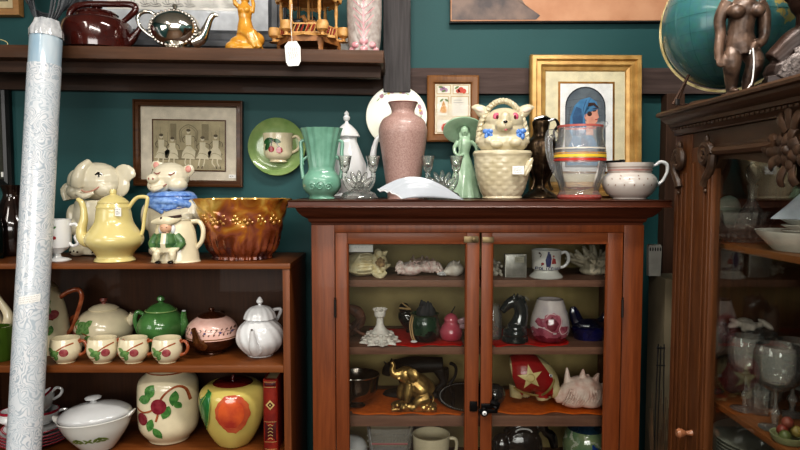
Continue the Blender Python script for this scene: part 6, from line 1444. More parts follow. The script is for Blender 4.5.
# black bird figurine behind
t = thing('bird_figurine', 'small black bird figurine with tan twig in its beak behind the green pot', 'figurine', 409, 2.03, S2b)
m = M(); m.tube([(10, 0, 6), (2, 0, 11), (-4, 0, 18), (-6, 0, 22)], [5, 9, 8, 5], 14, smooth=3); m.ell(-5, -2, 25, 5.5); m.tube([(0, 0, 6), (0, 0, 0)], [3, 3.4], 8)
organic(t, 'body', m, BLACK, .8, 2)
m = M(); m.tube([(-10, -7, 26), (2, -8, 25)], 1, 6); m.tube([(-7, -7, 31), (0, -8, 26)], .8, 6); part(t, 'beak_twig', m, mat('tan_twig', (196, 164, 112), .5))
# green pot with cord
t = thing('green_pot', 'dark green glazed pot with looped cord handle and folded black cloth inside', 'pot', 424.5, 1.925, S2b)
DG = mat('deep_green_glaze', (34, 70, 46), .2, coat=.5, c2=(20, 44, 32), scale=20)
pp = cr([(0, 0), (11, 0), (14, 3), (15.5, 12), (15, 20), (13.5, 25), (15, 27.5)], 4)
m = M(); m.lathe(pp+[(13.8, 27.5), (12, 24), (13.5, 12), (0, 4)], 40); o = part(t, 'body', m, [DG, BLACK])
for p in o.data.polygons:
    c = p.center/t.s
    if c.z < 9+3*sin(c.x*.3) : p.material_index = 1
m = M(); m.tube([(-13, -4, 26), (-15, -9, 18), (-14, -11, 8), (-12, -12, 3)], .8, 6, smooth=4); m.tube([(-11, -6, 26), (-13, -10, 18), (-12, -13, 8), (-10, -13, 3)], .8, 6, smooth=4); part(t, 'cord_handle', m, mat('tan_cord', (178, 146, 104), .7))
m = M(); m.ell(-11, -14, 1.8, 3.6, 2.2, 1.5, 10); part(t, 'white_toe', m, WHITEG)
t2 = thing('black_cloth', 'crumpled black cloth standing up in the green pot', 'cloth', 426, 1.93, S2b+20*.003)
m = M(); random.seed(14)
for k in range(8): a = k*.8; m.tube([(5*cos(a), 5*sin(a), 1), (6.5*cos(a), 5*sin(a), 10), (4.5*cos(a+.4), 4*sin(a), 18+random.uniform(-4, 3))], [3.6, 3.4, 1], 8, smooth=3)
m.ell(0, 0, 6, 7, 6, 7)
organic(t2, 'folds', m, mat('black_felt', (30, 30, 32), .8, c2=(46, 46, 50)), .8, 1)
# pink gourd glass
PG = mat('cranberry_glass', (160, 52, 74), .08, coat=1, c2=(190, 96, 110), scale=12)
t = thing('glass_bottle', 'cranberry pink gourd-shaped glass ornament at the right of the left middle shelf', 'ornament', 451, 1.93, S2b)
m = M(); m.lathe(cr([(0, 0), (8, 0), (11, 3), (12, 9), (9, 15), (7, 18), (7.5, 21), (5, 25), (1.5, 27), (0, 27)], 4), 40); part(t, 'body', m, PG)
m = M(); m.tube([(0, 0, 26), (1, 0, 29), (4, 0, 34)], [1, .6, .5], 6); part(t, 'stem', m, BLACKM)
m = M(); m.tube([(7, -5, 19), (12, -6, 21), (17, -4, 20)], [2.4, 3.2, 2.4], 10, smooth=3, flat=.5); m.tube([(8, -6, 15), (13, -6, 15), (17, -5, 17)], [2, 2.6, 2], 10, smooth=3, flat=.5); part(t, 'bow', m, glassy('pink_white_glass', (214, 176, 184), 1.5, .6))
# right: small jar
t = thing('glass_jar', 'small clear glass jar holding amber beads at the left of the right middle shelf', 'jar', 492, 1.95, S2b)
m = M(); m.lathe([(0, 0), (9, 0), (10, 2), (10, 26), (8, 30), (8.6, 34), (7.4, 34), (7, 30), (9, 25), (9, 3), (0, 2)], 32); part(t, 'body', m, CLEAR)
m = M(); random.seed(7)
for k in range(30): a = random.uniform(0, 6.28); r_ = random.uniform(0, 6); m.ell(r_*cos(a), r_*sin(a), 4+random.uniform(0, 17), 2, 2, 2, 8)
o = part(t, 'beads', m, mat('amber_bead', (150, 110, 60), .2, c2=(100, 60, 40), scale=90), stuff=True)
# dark glass horse head
SMK = mat('smoked_black_glass', (22, 26, 28), .05, coat=1, c2=(40, 46, 48), scale=9)
t = thing('horse_head', 'smoky black glass horse head on round stepped base', 'figurine', 515, 1.905, S2b)
m = M(); m.lathe([(0, 0), (12.5, 0), (13.5, 1.5), (13, 5), (11.5, 6), (12.5, 8), (12, 12), (10, 14), (0, 14)], 40); part(t, 'base', m, SMK)
m = M(); m.tube([(1, 0, 12), (4, 0, 20), (6, 0, 29), (4, 0, 37), (0, 0, 42)], [11, 8.5, 7, 6.5, 6], 20, smooth=4, flat=.75, up=(0, 1, 0)); m.tube([(0, 0, 42), (-6, 0, 39), (-11, 0, 34), (-14, 0, 31)], [6, 5.4, 4.2, 3.6], 14, smooth=4, flat=.8, up=(0, 1, 0))
m.tube([(-2, -3, 44), (-2, -3, 50)], [2.4, .6], 8); m.tube([(2, 3, 44), (3, 3, 49)], [2.4, .6], 8)
for k in range(5): m.ell(6+k*1.6-(k > 2)*(k-2)*2, 0, 44-k*4.6, 4.2, 2.4, 3.2, 10)
m.ell(0, -4, 14, 9, 7, 5)
organic(t, 'head', m, SMK, .75, 2)
m = M(); m.tube([(9, 0, 46), (12, -1, 44), (13, -2, 42)], 1.2, 6); m.ell(4, -3, 47, 2.4, 1.6, 1.4, 8); part(t, 'glass_mane_tip', m, CRYS)
# camellia vase
t = thing('art_glass_vase', 'white glass vase with magenta flower swirls under clear rim', 'vase', 549.5, 1.925, S2b)
vp = cr([(0, 0), (12, 0), (16, 2), (19.5, 10), (19, 22), (15, 36), (13, 42)], 5)
WGL = mat('opal_white_glass', (206, 196, 192), .08, coat=1, c2=(186, 176, 178)); MAG = mat('magenta_swirl', (140, 66, 82), .08, coat=1, c2=(186, 110, 126), scale=40); MAD = mat('wine_glass_base', (90, 24, 40), .06, coat=1, c2=(130, 50, 66), scale=20)
m = M(); m.lathe(vp+[(12, 42), (13, 36), (0, 10)], 56, sx=1.0); o = part(t, 'body', m, [WGL, MAG, MAD])
def pv(c):
    w_ = noise.noise(Vector((c.x*.13, c.y*.13+4, c.z*.13)))*9
    if c.z < 6+w_*.5: return 2
    if c.z < 13+w_: return 1
    return 0
bm_ = bmesh.new(); bm_.from_mesh(o.data); bmesh.ops.subdivide_edges(bm_, edges=bm_.edges[:], cuts=1, use_grid_fill=True); bm_.to_mesh(o.data); bm_.free()
for p in o.data.polygons: p.material_index = pv(p.center/t.s)
m = M(); sf = lathe_surf([(r, z) for r, z in vp if r > 1])
m.set(0); m.decal(circ(-1, 21, 9, 26, rz=10, jag=.12), sf, off=.5); m.set(1); m.decal(circ(-2, 20, 6, 20, rz=6.5, jag=.15), sf, off=.65); m.set(0); m.decal(circ(10, 13, 6, 18, rz=5, jag=.15), sf, off=.5); m.decal(circ(-12, 21, 4.5, 16, jag=.2), sf, off=.5)
m.set(2); m.stroke([(2, 30), (7, 27), (7, 20), (5, 15), (8, 10), (14, 12), (15, 16)], 1.0, sf, off=.7); m.stroke([(-8, 26), (-4, 30), (2, 29)], .8, sf, off=.7); m.stroke([(-14, 17), (-8, 15), (-2, 12)], .8, sf, off=.7)
part(t, 'flower_swirl', m, [MAG, MAD, mat('rose_white_edge', (220, 190, 192), .1, coat=1)], smooth=True)
# cobalt hen dish
COB = mat('cobalt_glass', (18, 22, 92), .05, coat=1, c2=(8, 10, 40), scale=14)
t = thing('covered_dish', 'cobalt blue glass bird-shaped covered dish at the right of the middle shelf', 'dish', 590, 1.95, S2)
m = M(); m.lathe([(0, 0), (15, 0), (16, 2), (19, 10), (20, 12), (18, 13), (0, 13)], 48, sx=1.0, sy=.7, mod=lambda a, r, z: r*(1+.02*cos(20*a))); part(t, 'dish_base', m, COB)
m = M(); m.ell(0, 0, 14, 17, 11, 7); m.tube([(-12, 0, 15), (-15, 0, 22), (-17, 0, 28), (-18, 0, 33)], [7, 6, 5, 2.5], 12, smooth=3, flat=.5); m.tube([(10, 0, 16), (14, 0, 22), (14, 0, 27)], [6, 4, 3.6], 12, smooth=3); m.tube([(14, 0, 27), (18.5, 0, 25)], [2, .6], 8)
organic(t, 'bird_lid', m, mat('dark_cobalt_glass', (14, 16, 52), .05, coat=1, c2=(10, 10, 20), scale=9), .8, 2)

# ================= row 3 =================
PEW = mat('dark_silver_bowl', (150, 144, 138), .15, metal=1, c2=(88, 80, 74), scale=14)
t = thing('silver_bowl', 'tarnished silver footed bowl at the left of the lower shelf', 'bowl', 357, 1.925, S3b)
m = M(); m.lathe([(0, 0), (8, 0), (8.6, 1), (6, 3), (5, 5)]+cr([(5, 5), (14, 8), (20, 16), (22, 26), (23.5, 33)], 4)+cr([(22.5, 33), (21, 26), (19, 17), (12, 9), (0, 7)], 4), 48, sy=.9); part(t, 'body', m, PEW)
m = M(); m.tube([(23.2*cos(q), 20.9*sin(q), 33) for q in [2*pi*i/40 for i in range(40)]], .6, 6, closed=True); part(t, 'rim', m, SILVER)
# black animal sculpture behind
t = thing('bull_sculpture', 'black standing bull sculpture with curled tail on oval base', 'sculpture', 421, 2.03, S3b)
m = M(); m.tube([(-24, 0, 34), (-10, 0, 37), (8, 0, 38), (22, 0, 38)], [10, 11, 9.5, 9], 18, smooth=4); m.tube([(-24, 0, 36), (-32, 0, 33), (-36, -1, 25)], [9, 7, 4.4], 14, smooth=3)
for (a, b, c) in ((-20, -4, 2), (-15, 5, -3), (18, -4, 3), (23, 5, -2)): m.tube([(a, b, 32), (a+c*.5+(3 if a > 0 else 0), b, 18), (a-c*.3, b, 10), (a+c*.4, b, 3)], [6, 3.6, 2.4, 2.8], 10, smooth=3)
m.tube([(29, 0, 40), (35, 0, 36), (35, 0, 25), (31, 0, 17), (29, 0, 13)], [2.4, 1.8, 1.6, 2, 2.4], 8, smooth=3)
m.tube([(-34, -3, 38), (-38, -4, 44)], [1.8, .6], 8); m.tube([(-31, 3, 38), (-30, 4, 45)], [1.8, .6], 8)
m.mark = set(); m.xf(Matrix.Diagonal((1, 1, .82, 1)))
organic(t, 'body', m, BLACKM, .9, 2)
m = M(); m.lathe([(0, 0), (38, 0), (39, 1), (37, 4), (34, 5), (0, 5)], 48, sy=.34); part(t, 'oval_base', m, BLACKM)
# brass elephant on rock base
BGD = mat('polished_gilt_brass', (196, 164, 104), .28, metal=.75, c2=(96, 70, 34), scale=30, bump=.3)
t = thing('elephant_figurine', 'gilt brass elephant with raised trunk seated on a rocky base', 'figurine', 414, 1.895, S3b)
m = M(); m.ell(0, 0, 5, 24, 9.5, 5.5); 
for k in range(14): a = k*.9; m.ell(-20+k*3.0, -6+2*cos(a*3), 5+2*sin(a*2), 3.4, 3, 3, 8)
m.box(-23, 23, -8, 8, 0, 3)
organic(t, 'rocky_base', m, BGD, .7, 1)
m = M(); m.tube([(14, 0, 15), (8, 0, 21), (0, 0, 28), (-6, 0, 32)], [11, 13, 11.5, 9], 18, smooth=4); m.ell(-8, 0, 36, 9.5, 8, 9)
m.tube([(-13, -1, 38), (-19, -2, 37), (-22, -2, 41), (-21, -2, 46), (-23, -2, 50)], [5.4, 4.4, 3.4, 2.7, 2.1], 10, smooth=4)
m.tube([(-4, -6, 28), (-6, -8, 19), (-8, -8, 11)], [6, 5, 4.4], 10, smooth=3); m.tube([(-8, 5, 27), (-13, 5, 19), (-14, 5, 10)], [5.4, 4.4, 4], 10, smooth=3)
m.tube([(13, -7, 15), (6, -10, 13), (1, -10, 9)], [7.5, 5.6, 4.4], 10, smooth=3); m.tube([(18, 0, 16), (20, 0, 12), (19, -2, 8)], [1.6, 1.3, 1], 8)
m.tube([(-13, -5, 34), (-17, -6, 33)], [1.5, .7], 8)
organic(t, 'elephant_body', m, BGD, .65, 2)
m = M(); m.tube([(-6, -7.4, 42), (-1, -10, 38), (-3, -9, 31)], [4, 6.4, 3], 12, smooth=3, flat=.35, up=(0, 1, 0)); part(t, 'ear', m, BGD)
# dark tray
DKP = mat('dark_glass_plate', (26, 24, 24), .12, coat=.8)
t = thing('dark_plate', 'black glass plate with beaded silver edge tilted behind the door stiles', 'plate', 466, 1.965, S3b+.0065, rot=(radians(11), 0, 0))
m = M(); m.lathe([(0, 0), (20, 0), (22, 1), (29, 3), (29.6, 4), (21, 2.4), (0, 1.6)], 64); part(t, 'plate_body', m, DKP)
m = M()
for k in range(72): a = 2*pi*k/72; m.ell(26.5*cos(a), 26.5*sin(a), 3.7, .6, .6, .35, 6)
o = part(t, 'beaded_edge', m, mat('bright_bead', (214, 214, 214), .3, metal=.5))
# round dark glass ball behind
t = thing('glass_ball', 'dark smoky glass ball beside the star figure', 'ornament', 494, 1.915, S3b)
m = M(); m.lathe([(0, 0), (5, 0), (6, 1.5), (5, 2.5)]+cr([(5, 2.5), (10, 7), (11.5, 14), (9, 21), (4, 24)], 4)+[(0, 24.5)], 32); part(t, 'body', m, SMK)
m = M(); m.tube([(7*cos(q)-1, -9.4+abs(cos(q))*1.4, 14+7*sin(q)) for q in [2*pi*i/20 for i in range(20)]], .4, 5, closed=True); part(t, 'etched_ring', m, mat('pale_etch', (120, 120, 120), .4))
# circus animal with star blanket
t = thing('animal_figurine', 'painted cream animal figurine draped in a red blanket with big cream star', 'figurine', 531, 1.935, S3b)
STC = mat('aged_cream_paint', (196, 184, 144), .35, c2=(168, 154, 112), scale=14, coat=.2); RB = mat('blanket_red_paint', (158, 34, 36), .3, coat=.3, c2=(136, 26, 30), scale=12)
m = M(); m.tube([(-17, 2, 32), (-8, 0, 34), (6, 0, 30), (16, -2, 22), (20, -4, 14)], [18, 20, 18, 13, 8], 28, smooth=5); m.tube([(-14, 0, 20), (-16, -2, 8)], [9, 6], 14); m.tube([(10, -2, 16), (11, -4, 6)], [8, 6], 14); m.tube([(-4, 8, 18), (-6, 8, 6)], [8, 6], 12); m.tube([(17, 4, 16), (17, 4, 6)], [6, 5], 12); m.ell(22, -6, 18, 6, 7, 9)
def pb2(c, n):
    if c.z < 7: return 2
    u = c.x*.82+c.z*.57
    if -2 < u < 33 and c.z > 11-.1*c.x and c.x < 19-.0*c.z and c.x > -22: return 1
    return 0
organic(t, 'body', m, [STC, RB, BLACKM], .7, 2, paint=pb2)
o_body = t
m = M()
def surf_blob(x, z):
    # front of the barrel: nearest tube ring
    best = 0
    for (a, b, c, r) in ((-17, 2, 32, 18), (-8, 0, 34, 20), (-1, 0, 32.5, 19.4), (6, 0, 30, 18), (11, -1, 26, 15.8), (16, -2, 22, 13)):
        d2 = r*r-(x-a)**2-(z-c)**2
        if d2 > 0: best = min(best, b-sqrt(d2))
    return best if best < 0 else -6
m.set(0); m.decal(star(-5, 34, 13, 5.4, a0=pi/2+.15), surf_blob, off=1.2, rings=6); m.set(1); m.tube([(-5+4*cos(q), surf_blob(-5, 34)-1.0, 34+4*sin(q)) for q in [2*pi*i/18 for i in range(18)]], .3, 5, closed=True)
part(t, 'star', m, [mat('star_cream_paint', (214, 196, 140), .4), mat('brass_medal', (176, 150, 84), .3, metal=.5)])
m = M()
m.tube([(x, surf_blob(x, z)-.6, z) for x, z in [(8, 12), (13, 19), (18, 26), (20, 31)]], [1.0, 1.4, 1.4, 1.0], 6, smooth=3, flat=.4)
m.tube([(x, surf_blob(x, z)-.6, z) for x, z in [(-20, 22), (-12, 17), (-2, 13), (8, 12)]], [1, 1.3, 1.3, 1], 6, smooth=3, flat=.4)
part(t, 'blanket_trim', m, mat('olive_gold_trim', (140, 120, 70), .5))
m = M(); m.ell(16, -13.0, 34, 2.6, 1.2, 1.8, 10); m.set(1); m.ell(16.2, -14.0, 34.2, 1.0, .5, 1.0, 8); part(t, 'eye', m, [WHITEG, BLACK])
# spiky conch
t = thing('seashell', 'large pale pink spiny conch shell at the right of the lower shelf', 'seashell', 579, 1.915, S3b)
PS = mat('pale_pink_shell', (226, 206, 194), .4, c2=(200, 162, 148), scale=36, bump=.5)
m = M(); m.tube([(-25, -2, 8), (-16, -1, 12), (-4, 0, 17), (8, 0, 19), (18, 0, 15), (23, 0, 9)], [3, 9, 14, 13, 9, 3], 24, smooth=5); m.ell(10, -6, 9, 14, 7, 8); m.ell(-6, -5, 8, 14, 7, 7); m.tube([(18, -6, 10), (26, -8, 8)], [6, 2], 10)
for (x0_, z0_, x1_, z1_, yy) in ((-12, 22, -13, 41, 0), (2, 28, 3, 40, -2), (14, 26, 19, 36, -2), (20, 20, 27, 26, -2), (22, 14, 29, 16, -4), (-20, 14, -24, 20, -2), (8, 26, 10, 33, 4)):
    m.tube([(x0_, yy, z0_-4), ((x0_+x1_)/2, yy, (z0_+z1_)/2), (x1_, yy, z1_)], [5, 3.2, 1.0], 10, smooth=2)
for k in range(12): m.tube([(-20+k*3, -11, 6), (-16+k*3, -14, 14), (-12+k*2.6, -12, 22)], .8, 6, smooth=2)
organic(t, 'shell_body', m, PS, .7, 1)

# ================= row 4, tops only in view =================
t = thing('lidded_jar', 'white domed ceramic lid at the lower left corner of the cabinet', 'jar', 351, 1.93, S4)
m = M(); m.lathe(cr([(0, 0), (14, 0), (17, 8), (18, 22), (16, 28)], 4)+[(0, 28)], 40); part(t, 'body', m, WHITEG)
m = M(); m.lathe(cr([(17, 27), (16, 32), (10, 38), (0, 41)], 4), 40); part(t, 'lid', m, WHITEG)
t = thing('cut_glass_bowl', 'square cut glass bowl with pink band on the bottom shelf in view', 'bowl', 390, 1.91, S4)
m = M(); q = [(0, 0), (17, 0), (18, 2), (22, 34), (25, 56), (23.5, 56), (20, 34), (16, 5), (0, 4)]
sqr = lambda a, r, z: r/max(abs(cos(a)), abs(sin(a)))**.65*(1+.02*cos(24*a))
m.lathe(q, 96, mod=sqr, sx=.95, sy=.7); part(t, 'body', m, CLEAR)
m = M()
for z_ in (38, 44, 50):
    for k in range(14): m.ell(-22+k*3.3, -15.4-(z_-38)*.06, z_, 1.1, .8, 1.3, 6)
part(t, 'cut_beads', m, glassy('cut_crystal'))
m = M(); m.tube([(-18, -15.8, 41), (0, -16.3, 41), (18, -15.8, 41)], .8, 6, flat=.5); part(t, 'pink_band', m, mat('rose_band', (176, 96, 96), .3))
t = thing('dark_pan', 'dark round metal pan standing behind the white cup', 'pan', 425, 2.02, S4)
m = M(); m.lathe([(0, 0), (13, 0), (15, 2), (17, 58), (18, 60), (17, 61), (15.6, 59), (13.5, 4), (0, 3)], 40); part(t, 'pan_body', m, mat('dark_pewter', (58, 56, 54), .3, metal=.7))
t = thing('large_cup', 'big white cup seen by its rim under the elephant shelf', 'cup', 431, 1.90, S4)
m = M(); m.lathe(cr([(0, 0), (9, 0), (11, 2), (16, 12), (18, 26), (19, 40), (19.5, 47)], 4)+[(18.4, 47), (17, 30), (0, 6)], 40); part(t, 'body', m, IVORY)
m = M(); m.tube([(18, 0, 42), (25, 0, 41), (26, 0, 32), (22, 0, 22), (16, 0, 18)], 1.8, 8, smooth=4); part(t, 'handle', m, IVORY)
t = thing('glass_animal', 'glossy black glass animal with curled body on the bottom shelf in view', 'figurine', 521, 1.925, S4)
m = M(); m.ell(0, 0, 30, 22, 12, 22); m.ell(-20, -2, 30, 12, 9, 14); m.tube([(-16, -2, 44), (-6, -5, 52), (6, -5, 52), (14, -4, 44)], [5, 6, 6, 5], 12, smooth=3); m.tube([(14, -3, 48), (20, -4, 55), (24, -4, 46), (30, -4, 42), (33, -4, 30)], [4, 4, 4.4, 5, 4], 12, smooth=3)
m.box(-18, 18, -8, 8, 0, 16)
organic(t, 'body', m, BLACK, .9, 3)
m = M(); m.tube([(8*cos(q)+0, -11.6, 49+3.4*sin(q)) for q in [pi*i/12 for i in range(13)]], .9, 6); part(t, 'white_line', m, WHITEG)
t = thing('art_glass_globe', 'round art glass globe swirled in blue green and cream', 'glass globe', 585, 1.925, S4)
m = M(); m.lathe([(0, 0), (10, 0), (11, 2)]+cr([(11, 2), (20, 12), (23.5, 30), (20, 46), (12, 54)], 6)+[(11, 55.5), (9, 55), (0, 40)], 64)
o = part(t, 'body', m, [mat('deep_teal_glass', (20, 50, 70), .05, coat=1), mat('sea_green_glass', (96, 128, 96), .05, coat=1, c2=(140, 150, 110), scale=20), mat('cream_swirl_glass', (186, 190, 170), .05, coat=1), mat('royal_blue_glass', (36, 66, 140), .05, coat=1)])
bm_ = bmesh.new(); bm_.from_mesh(o.data); bmesh.ops.subdivide_edges(bm_, edges=bm_.edges[:], cuts=1, use_grid_fill=True); bm_.to_mesh(o.data); bm_.free()
for p in o.data.polygons:
    c = p.center/t.s; v = noise.noise(Vector((c.x*.06, c.y*.06, c.z*.10+3)))+.02*sin(c.z*.8)
    p.material_index = 0 if c.z > 49 else (3 if v > .2 and c.x > 0 else 1 if v > .02 else (2 if v > -.14 else 1))
# ================= on top of the china cabinet =================
RT = RZT+.0004
def globe_mat():
    m, nt, b = nodes('globe_map'); L = nt.links.new; N = nt.nodes.new
    tc = N('ShaderNodeTexCoord'); nz = N('ShaderNodeTexNoise'); nz.inputs['Scale'].default_value = 7; nz.inputs['Detail'].default_value = 8
    L(tc.outputs['Object'], nz.inputs['Vector'])
    r = N('ShaderNodeValToRGB'); e = r.color_ramp.elements; e[0].position = .0; e[0].color = srgb((50, 98, 100)); e[1].position = 1; e[1].color = srgb((160, 100, 84))
    for p_, c in ((.55, (66, 114, 114)), (.60, (92, 136, 132)), (.605, (186, 160, 90)), (.66, (178, 150, 92)), (.70, (176, 112, 92))):
        k = e.new(p_); k.color = srgb(c)
    # keep the sea empty on the near side: land only where x is large
    sx = N('ShaderNodeSeparateXYZ'); L(tc.outputs['Object'], sx.inputs[0]); mr = N('ShaderNodeMapRange'); mr.inputs['From Min'].default_value = -.02; mr.inputs['From Max'].default_value = .06; mr.inputs['To Min'].default_value = -.10; mr.inputs['To Max'].default_value = .14
    L(sx.outputs['X'], mr.inputs['Value']); ad = N('ShaderNodeMath'); L(nz.outputs['Fac'], ad.inputs[0]); L(mr.outputs[0], ad.inputs[1]); L(ad.outputs[0], r.inputs['Fac'])
    n2 = N('ShaderNodeTexNoise'); n2.inputs['Scale'].default_value = 90; L(tc.outputs['Object'], n2.inputs['Vector'])
    mx = N('ShaderNodeMix'); mx.data_type = 'RGBA'; mx.blend_type = 'MULTIPLY'; mx.inputs['Factor'].default_value = .35; L(r.outputs['Color'], mx.inputs[6]); L(n2.outputs['Color'], mx.inputs[7])
    L(mx.outputs[2], b.inputs['Base Color']); b.inputs['Roughness'].default_value = .28; b.inputs['Coat Weight'].default_value = .3
    return m
GR = .146; GY = 1.50; gx = X(730, GY, Z(24, GY)); gz = Z(24, GY)
t = thing('globe', 'large teal ocean globe in a brass meridian ring on top of the china cabinet', 'globe', loc=(gx, GY, RT), s=1)
hz_ = gz-RT
m = M(); m.ell(0, 0, 0, GR, GR, GR, 72); sph = part(t, 'sphere', m, globe_mat()); sph.location = (0, 0, hz_)
tl = radians(23)
m = M()
for k in range(1, 12):
    a = pi*k/12-pi/2; m.tube([(GR*1.0008*cos(a)*cos(q), GR*1.0008*cos(a)*sin(q), GR*1.0008*sin(a)) for q in [2*pi*i/60 for i in range(60)]], .00035, 4, closed=True)
for k in range(12):
    a = pi*k/12; m.tube([(GR*1.0008*cos(q)*cos(a), GR*1.0008*cos(q)*sin(a), GR*1.0008*sin(q)) for q in [2*pi*i/60 for i in range(60)]], .00035, 4, closed=True)
part(t, 'grid_lines', m, mat('globe_grid_ink', (48, 96, 96), .4), parent=sph)
m = M(); cdir = Vector((-.38, -.86, .30)).normalized(); e1 = cdir.cross(Vector((0, 0, 1))).normalized(); e2 = e1.cross(cdir)
m.tube([tuple((cdir+e1*(.09*cos(q)+.10*sin(q))+e2*.30*sin(q)).normalized()*GR*1.003) for q in [2*pi*i/40 for i in range(40)]], .0012, 5, closed=True); part(t, 'date_loop', m, mat('ochre_map_line', (176, 150, 80), .4), parent=sph)
m = M(); c0, c1 = GR+.004, GR+.010; mr_ = Matrix.Rotation(radians(-38), 4, 'Z')
R = []
for i in range(73):
    q = pi*.5+radians(10)+(pi*1.35)*i/72
    R.append([m.v(*(mr_ @ Vector((c*cos(q), d, hz_+c*sin(q))))) for c, d in ((c0, -.006), (c1, -.006), (c1, .006), (c0, .006))])
m.rings(R, closed=True, cap0=True, cap1=True); part(t, 'meridian_ring', m, mat('pale_brass_ring', (196, 182, 140), .3, metal=.7, c2=(150, 132, 90)))
m = M(); m.lathe([(0, 0), (.085, 0), (.088, .004), (.08, .010), (.03, .014), (.014, .02), (.010, max(.022, hz_-GR-.012)), (0, max(.023, hz_-GR-.011))], 40); part(t, 'base', m, OAK_C)
t = thing('picture_easel', 'small dark folding wooden stand beside the globe on the cabinet corner', 'stand', loc=(X(682, 1.50, RT), 1.50, RT), s=1.5/F)
m = M(); m.tube([(-9, 0, 1.2), (6, 0, 30)], 1.3, 6); part(t, 'leg', m, DARKZ)
m = M(); m.tube([(0, 14, 1.2), (6, 1.4, 29.5)], 1.2, 6); part(t, 'leg', m, DARKZ)
m = M(); m.tube([(-4, 2.0, 1.3), (22, 2.0, 1.3)], 1.0, 6); part(t, 'foot_bar', m, DARKZ)
m = M(); m.box(-8, -4, -4.4, -2.0, 0, 6, .4); part(t, 'metal_clip', m, STEEL)

# bronze brown nude figurine
BRN = mat('carved_brown_bronze', (104, 82, 68), .4, metal=.2, c2=(44, 32, 26), scale=34, bump=1, bscale=60)
t = thing('nude_figurine', 'brown carved nude woman figurine with a white string at the wrist', 'figurine', loc=(X(739, 1.335, RT), 1.335, RT), s=1.335/F, rz=-4)
m = M()
# legs bent, standing in a half crouch
for sgn, kx in ((-1, -15), (1, 9)):
    m.tube([(sgn*7, 0, 44), (sgn*9+(-2 if sgn < 0 else 2), -7, 31), (sgn*8-1, -3, 14), (sgn*8, -1, 3)], [9.6, 8.6, 6.2, 4.6], 16, smooth=4)
    m.ell(sgn*8, -5, 3.2, 4.6, 9, 3.2)
m.tube([(0, 1, 40), (-1, 0, 50), (-1, 0, 60), (0, 0, 72), (1, 0, 84), (1, 0, 93)], [15, 15, 12.5, 12, 15, 9], 22, smooth=4)
m.ell(-10, -10, 79, 7.5, 9, 6.4, rot=(.5, 'X')); m.ell(9, -11, 80, 7.5, 9, 6.4, rot=(.5, 'X'))
m.tube([(-13, 0, 90), (-20, 1, 76), (-20, -1, 60), (-23, -5, 44), (-23, -6, 34)], [7.5, 5.8, 5, 4.4, 3.6], 14, smooth=4)
m.tube([(14, 0, 90), (21, 1, 80), (22, 0, 64), (17, -8, 52), (11, -11, 47)], [7.5, 6.4, 5.6, 4.6, 3.8], 14, smooth=4)
for k in range(4):
    m.tube([(-25+k*1.9, -7-k*.4, 36), (-25.5+k*1.9, -9, 30), (-24.5+k*1.8, -9, 25.5+abs(k-1.5))], [1.5, 1.3, .9], 8)
    m.tube([(12-k*1.0, -12, 49-k*1.7), (7-k*.6, -14, 47.5-k*1.7), (4, -13.6, 45.5-k*1.4)], [1.5, 1.3, .9], 8)
m.tube([(-20, -8, 37), (-18, -10, 32)], [1.4, 1.1], 8); m.tube([(12, -12, 50), (8, -14, 52)], [1.4, 1.0], 8)
m.tube([(1, 0, 92), (1, 0, 102)], [5.4, 4.6], 14); m.ell(1, -1, 110, 8.6, 10, 11); m.ell(1, -10.5, 108.5, 1.6, 2, 2.2); m.ell(-8, 0, 109, 1.4, 2.4, 3); m.ell(10, 0, 109, 1.4, 2.4, 3)
m.ell(0, 0, .8, 17, 13, 2.4)
m.start(); m.mark = set(); m.xf(Matrix.Diagonal((1.0, 1.05, 1, 1)))
organic(t, 'body', m, BRN, .8, 2)
m = M(); m.ell(1, 2.5, 113.5, 9.6, 10, 9.6); m.ell(1, 9, 105, 6, 5, 6); part(t, 'hair', m, BRN)
for xx in (-2.6, 4.6):
    m = M(); m.ell(xx, -10, 111.5, 1.4, 1, .8, 10); part(t, 'eye', m, BRN)
m = M(); m.tube([(-1.8, -10.4, 103.8), (1, -11.4, 103.4), (3.8, -10.4, 103.8)], .8, 8); part(t, 'mouth', m, BRN)
t2 = thing('string', 'knotted white string hanging from the wrist of the nude figurine', 'string', loc=(X(750, 1.31, RT+.05), 1.31, RT), s=1.31/F)
m = M(); m.tube([(4*cos(q)+1, -1+3*sin(q)*.6, 46+2.4*sin(q)) for q in [2*pi*i/14 for i in range(14)]], .7, 6, closed=True, smooth=2); m.tube([(0, -4, 44), (1, -5, 30), (.4, -5, 16), (-1, -5, 8)], .75, 6, smooth=3); m.tube([(-2, -4, 42), (-3, -4, 38)], .6, 6); m.tube([(-1, -5, 9), (-4, -5, 5), (-2, -5, 3)], .8, 6, smooth=2); part(t2, 'cord', m, PAPER)

# bronze bust
BRB = mat('dark_bronze_bust', (58, 40, 32), .35, metal=.4, c2=(34, 24, 20), scale=14, bump=.2)
t = thing('bust', 'dark bronze bust with silvery textured shawl beside the nude figurine', 'bust', loc=(X(806, 1.25, RT), 1.25, RT), s=1.34/F, rz=-20)
m = M(); m.ell(2, 0, 16, 38, 20, 20); m.tube([(-26, 0, 26), (-10, 0, 42), (0, 0, 52), (0, -1, 68)], [12, 14, 12, 10.5], 20, smooth=4); m.tube([(30, 0, 26), (12, 0, 42), (0, 0, 52)], [12, 14, 12], 20, smooth=4); m.box(-34, 34, -14, 14, 0, 12)
m.ell(0, 0, 88, 18, 21, 25); m.ell(0, -13, 70, 9, 9, 7); m.tube([(0, -20, 96), (0, -25, 86), (0, -22, 82)], [2.5, 4, 2.6], 10); m.ell(-18, 1, 88, 3, 5, 7); m.ell(18, 1, 88, 3, 5, 7)
organic(t, 'body', m, BRB, 1.0, 3)
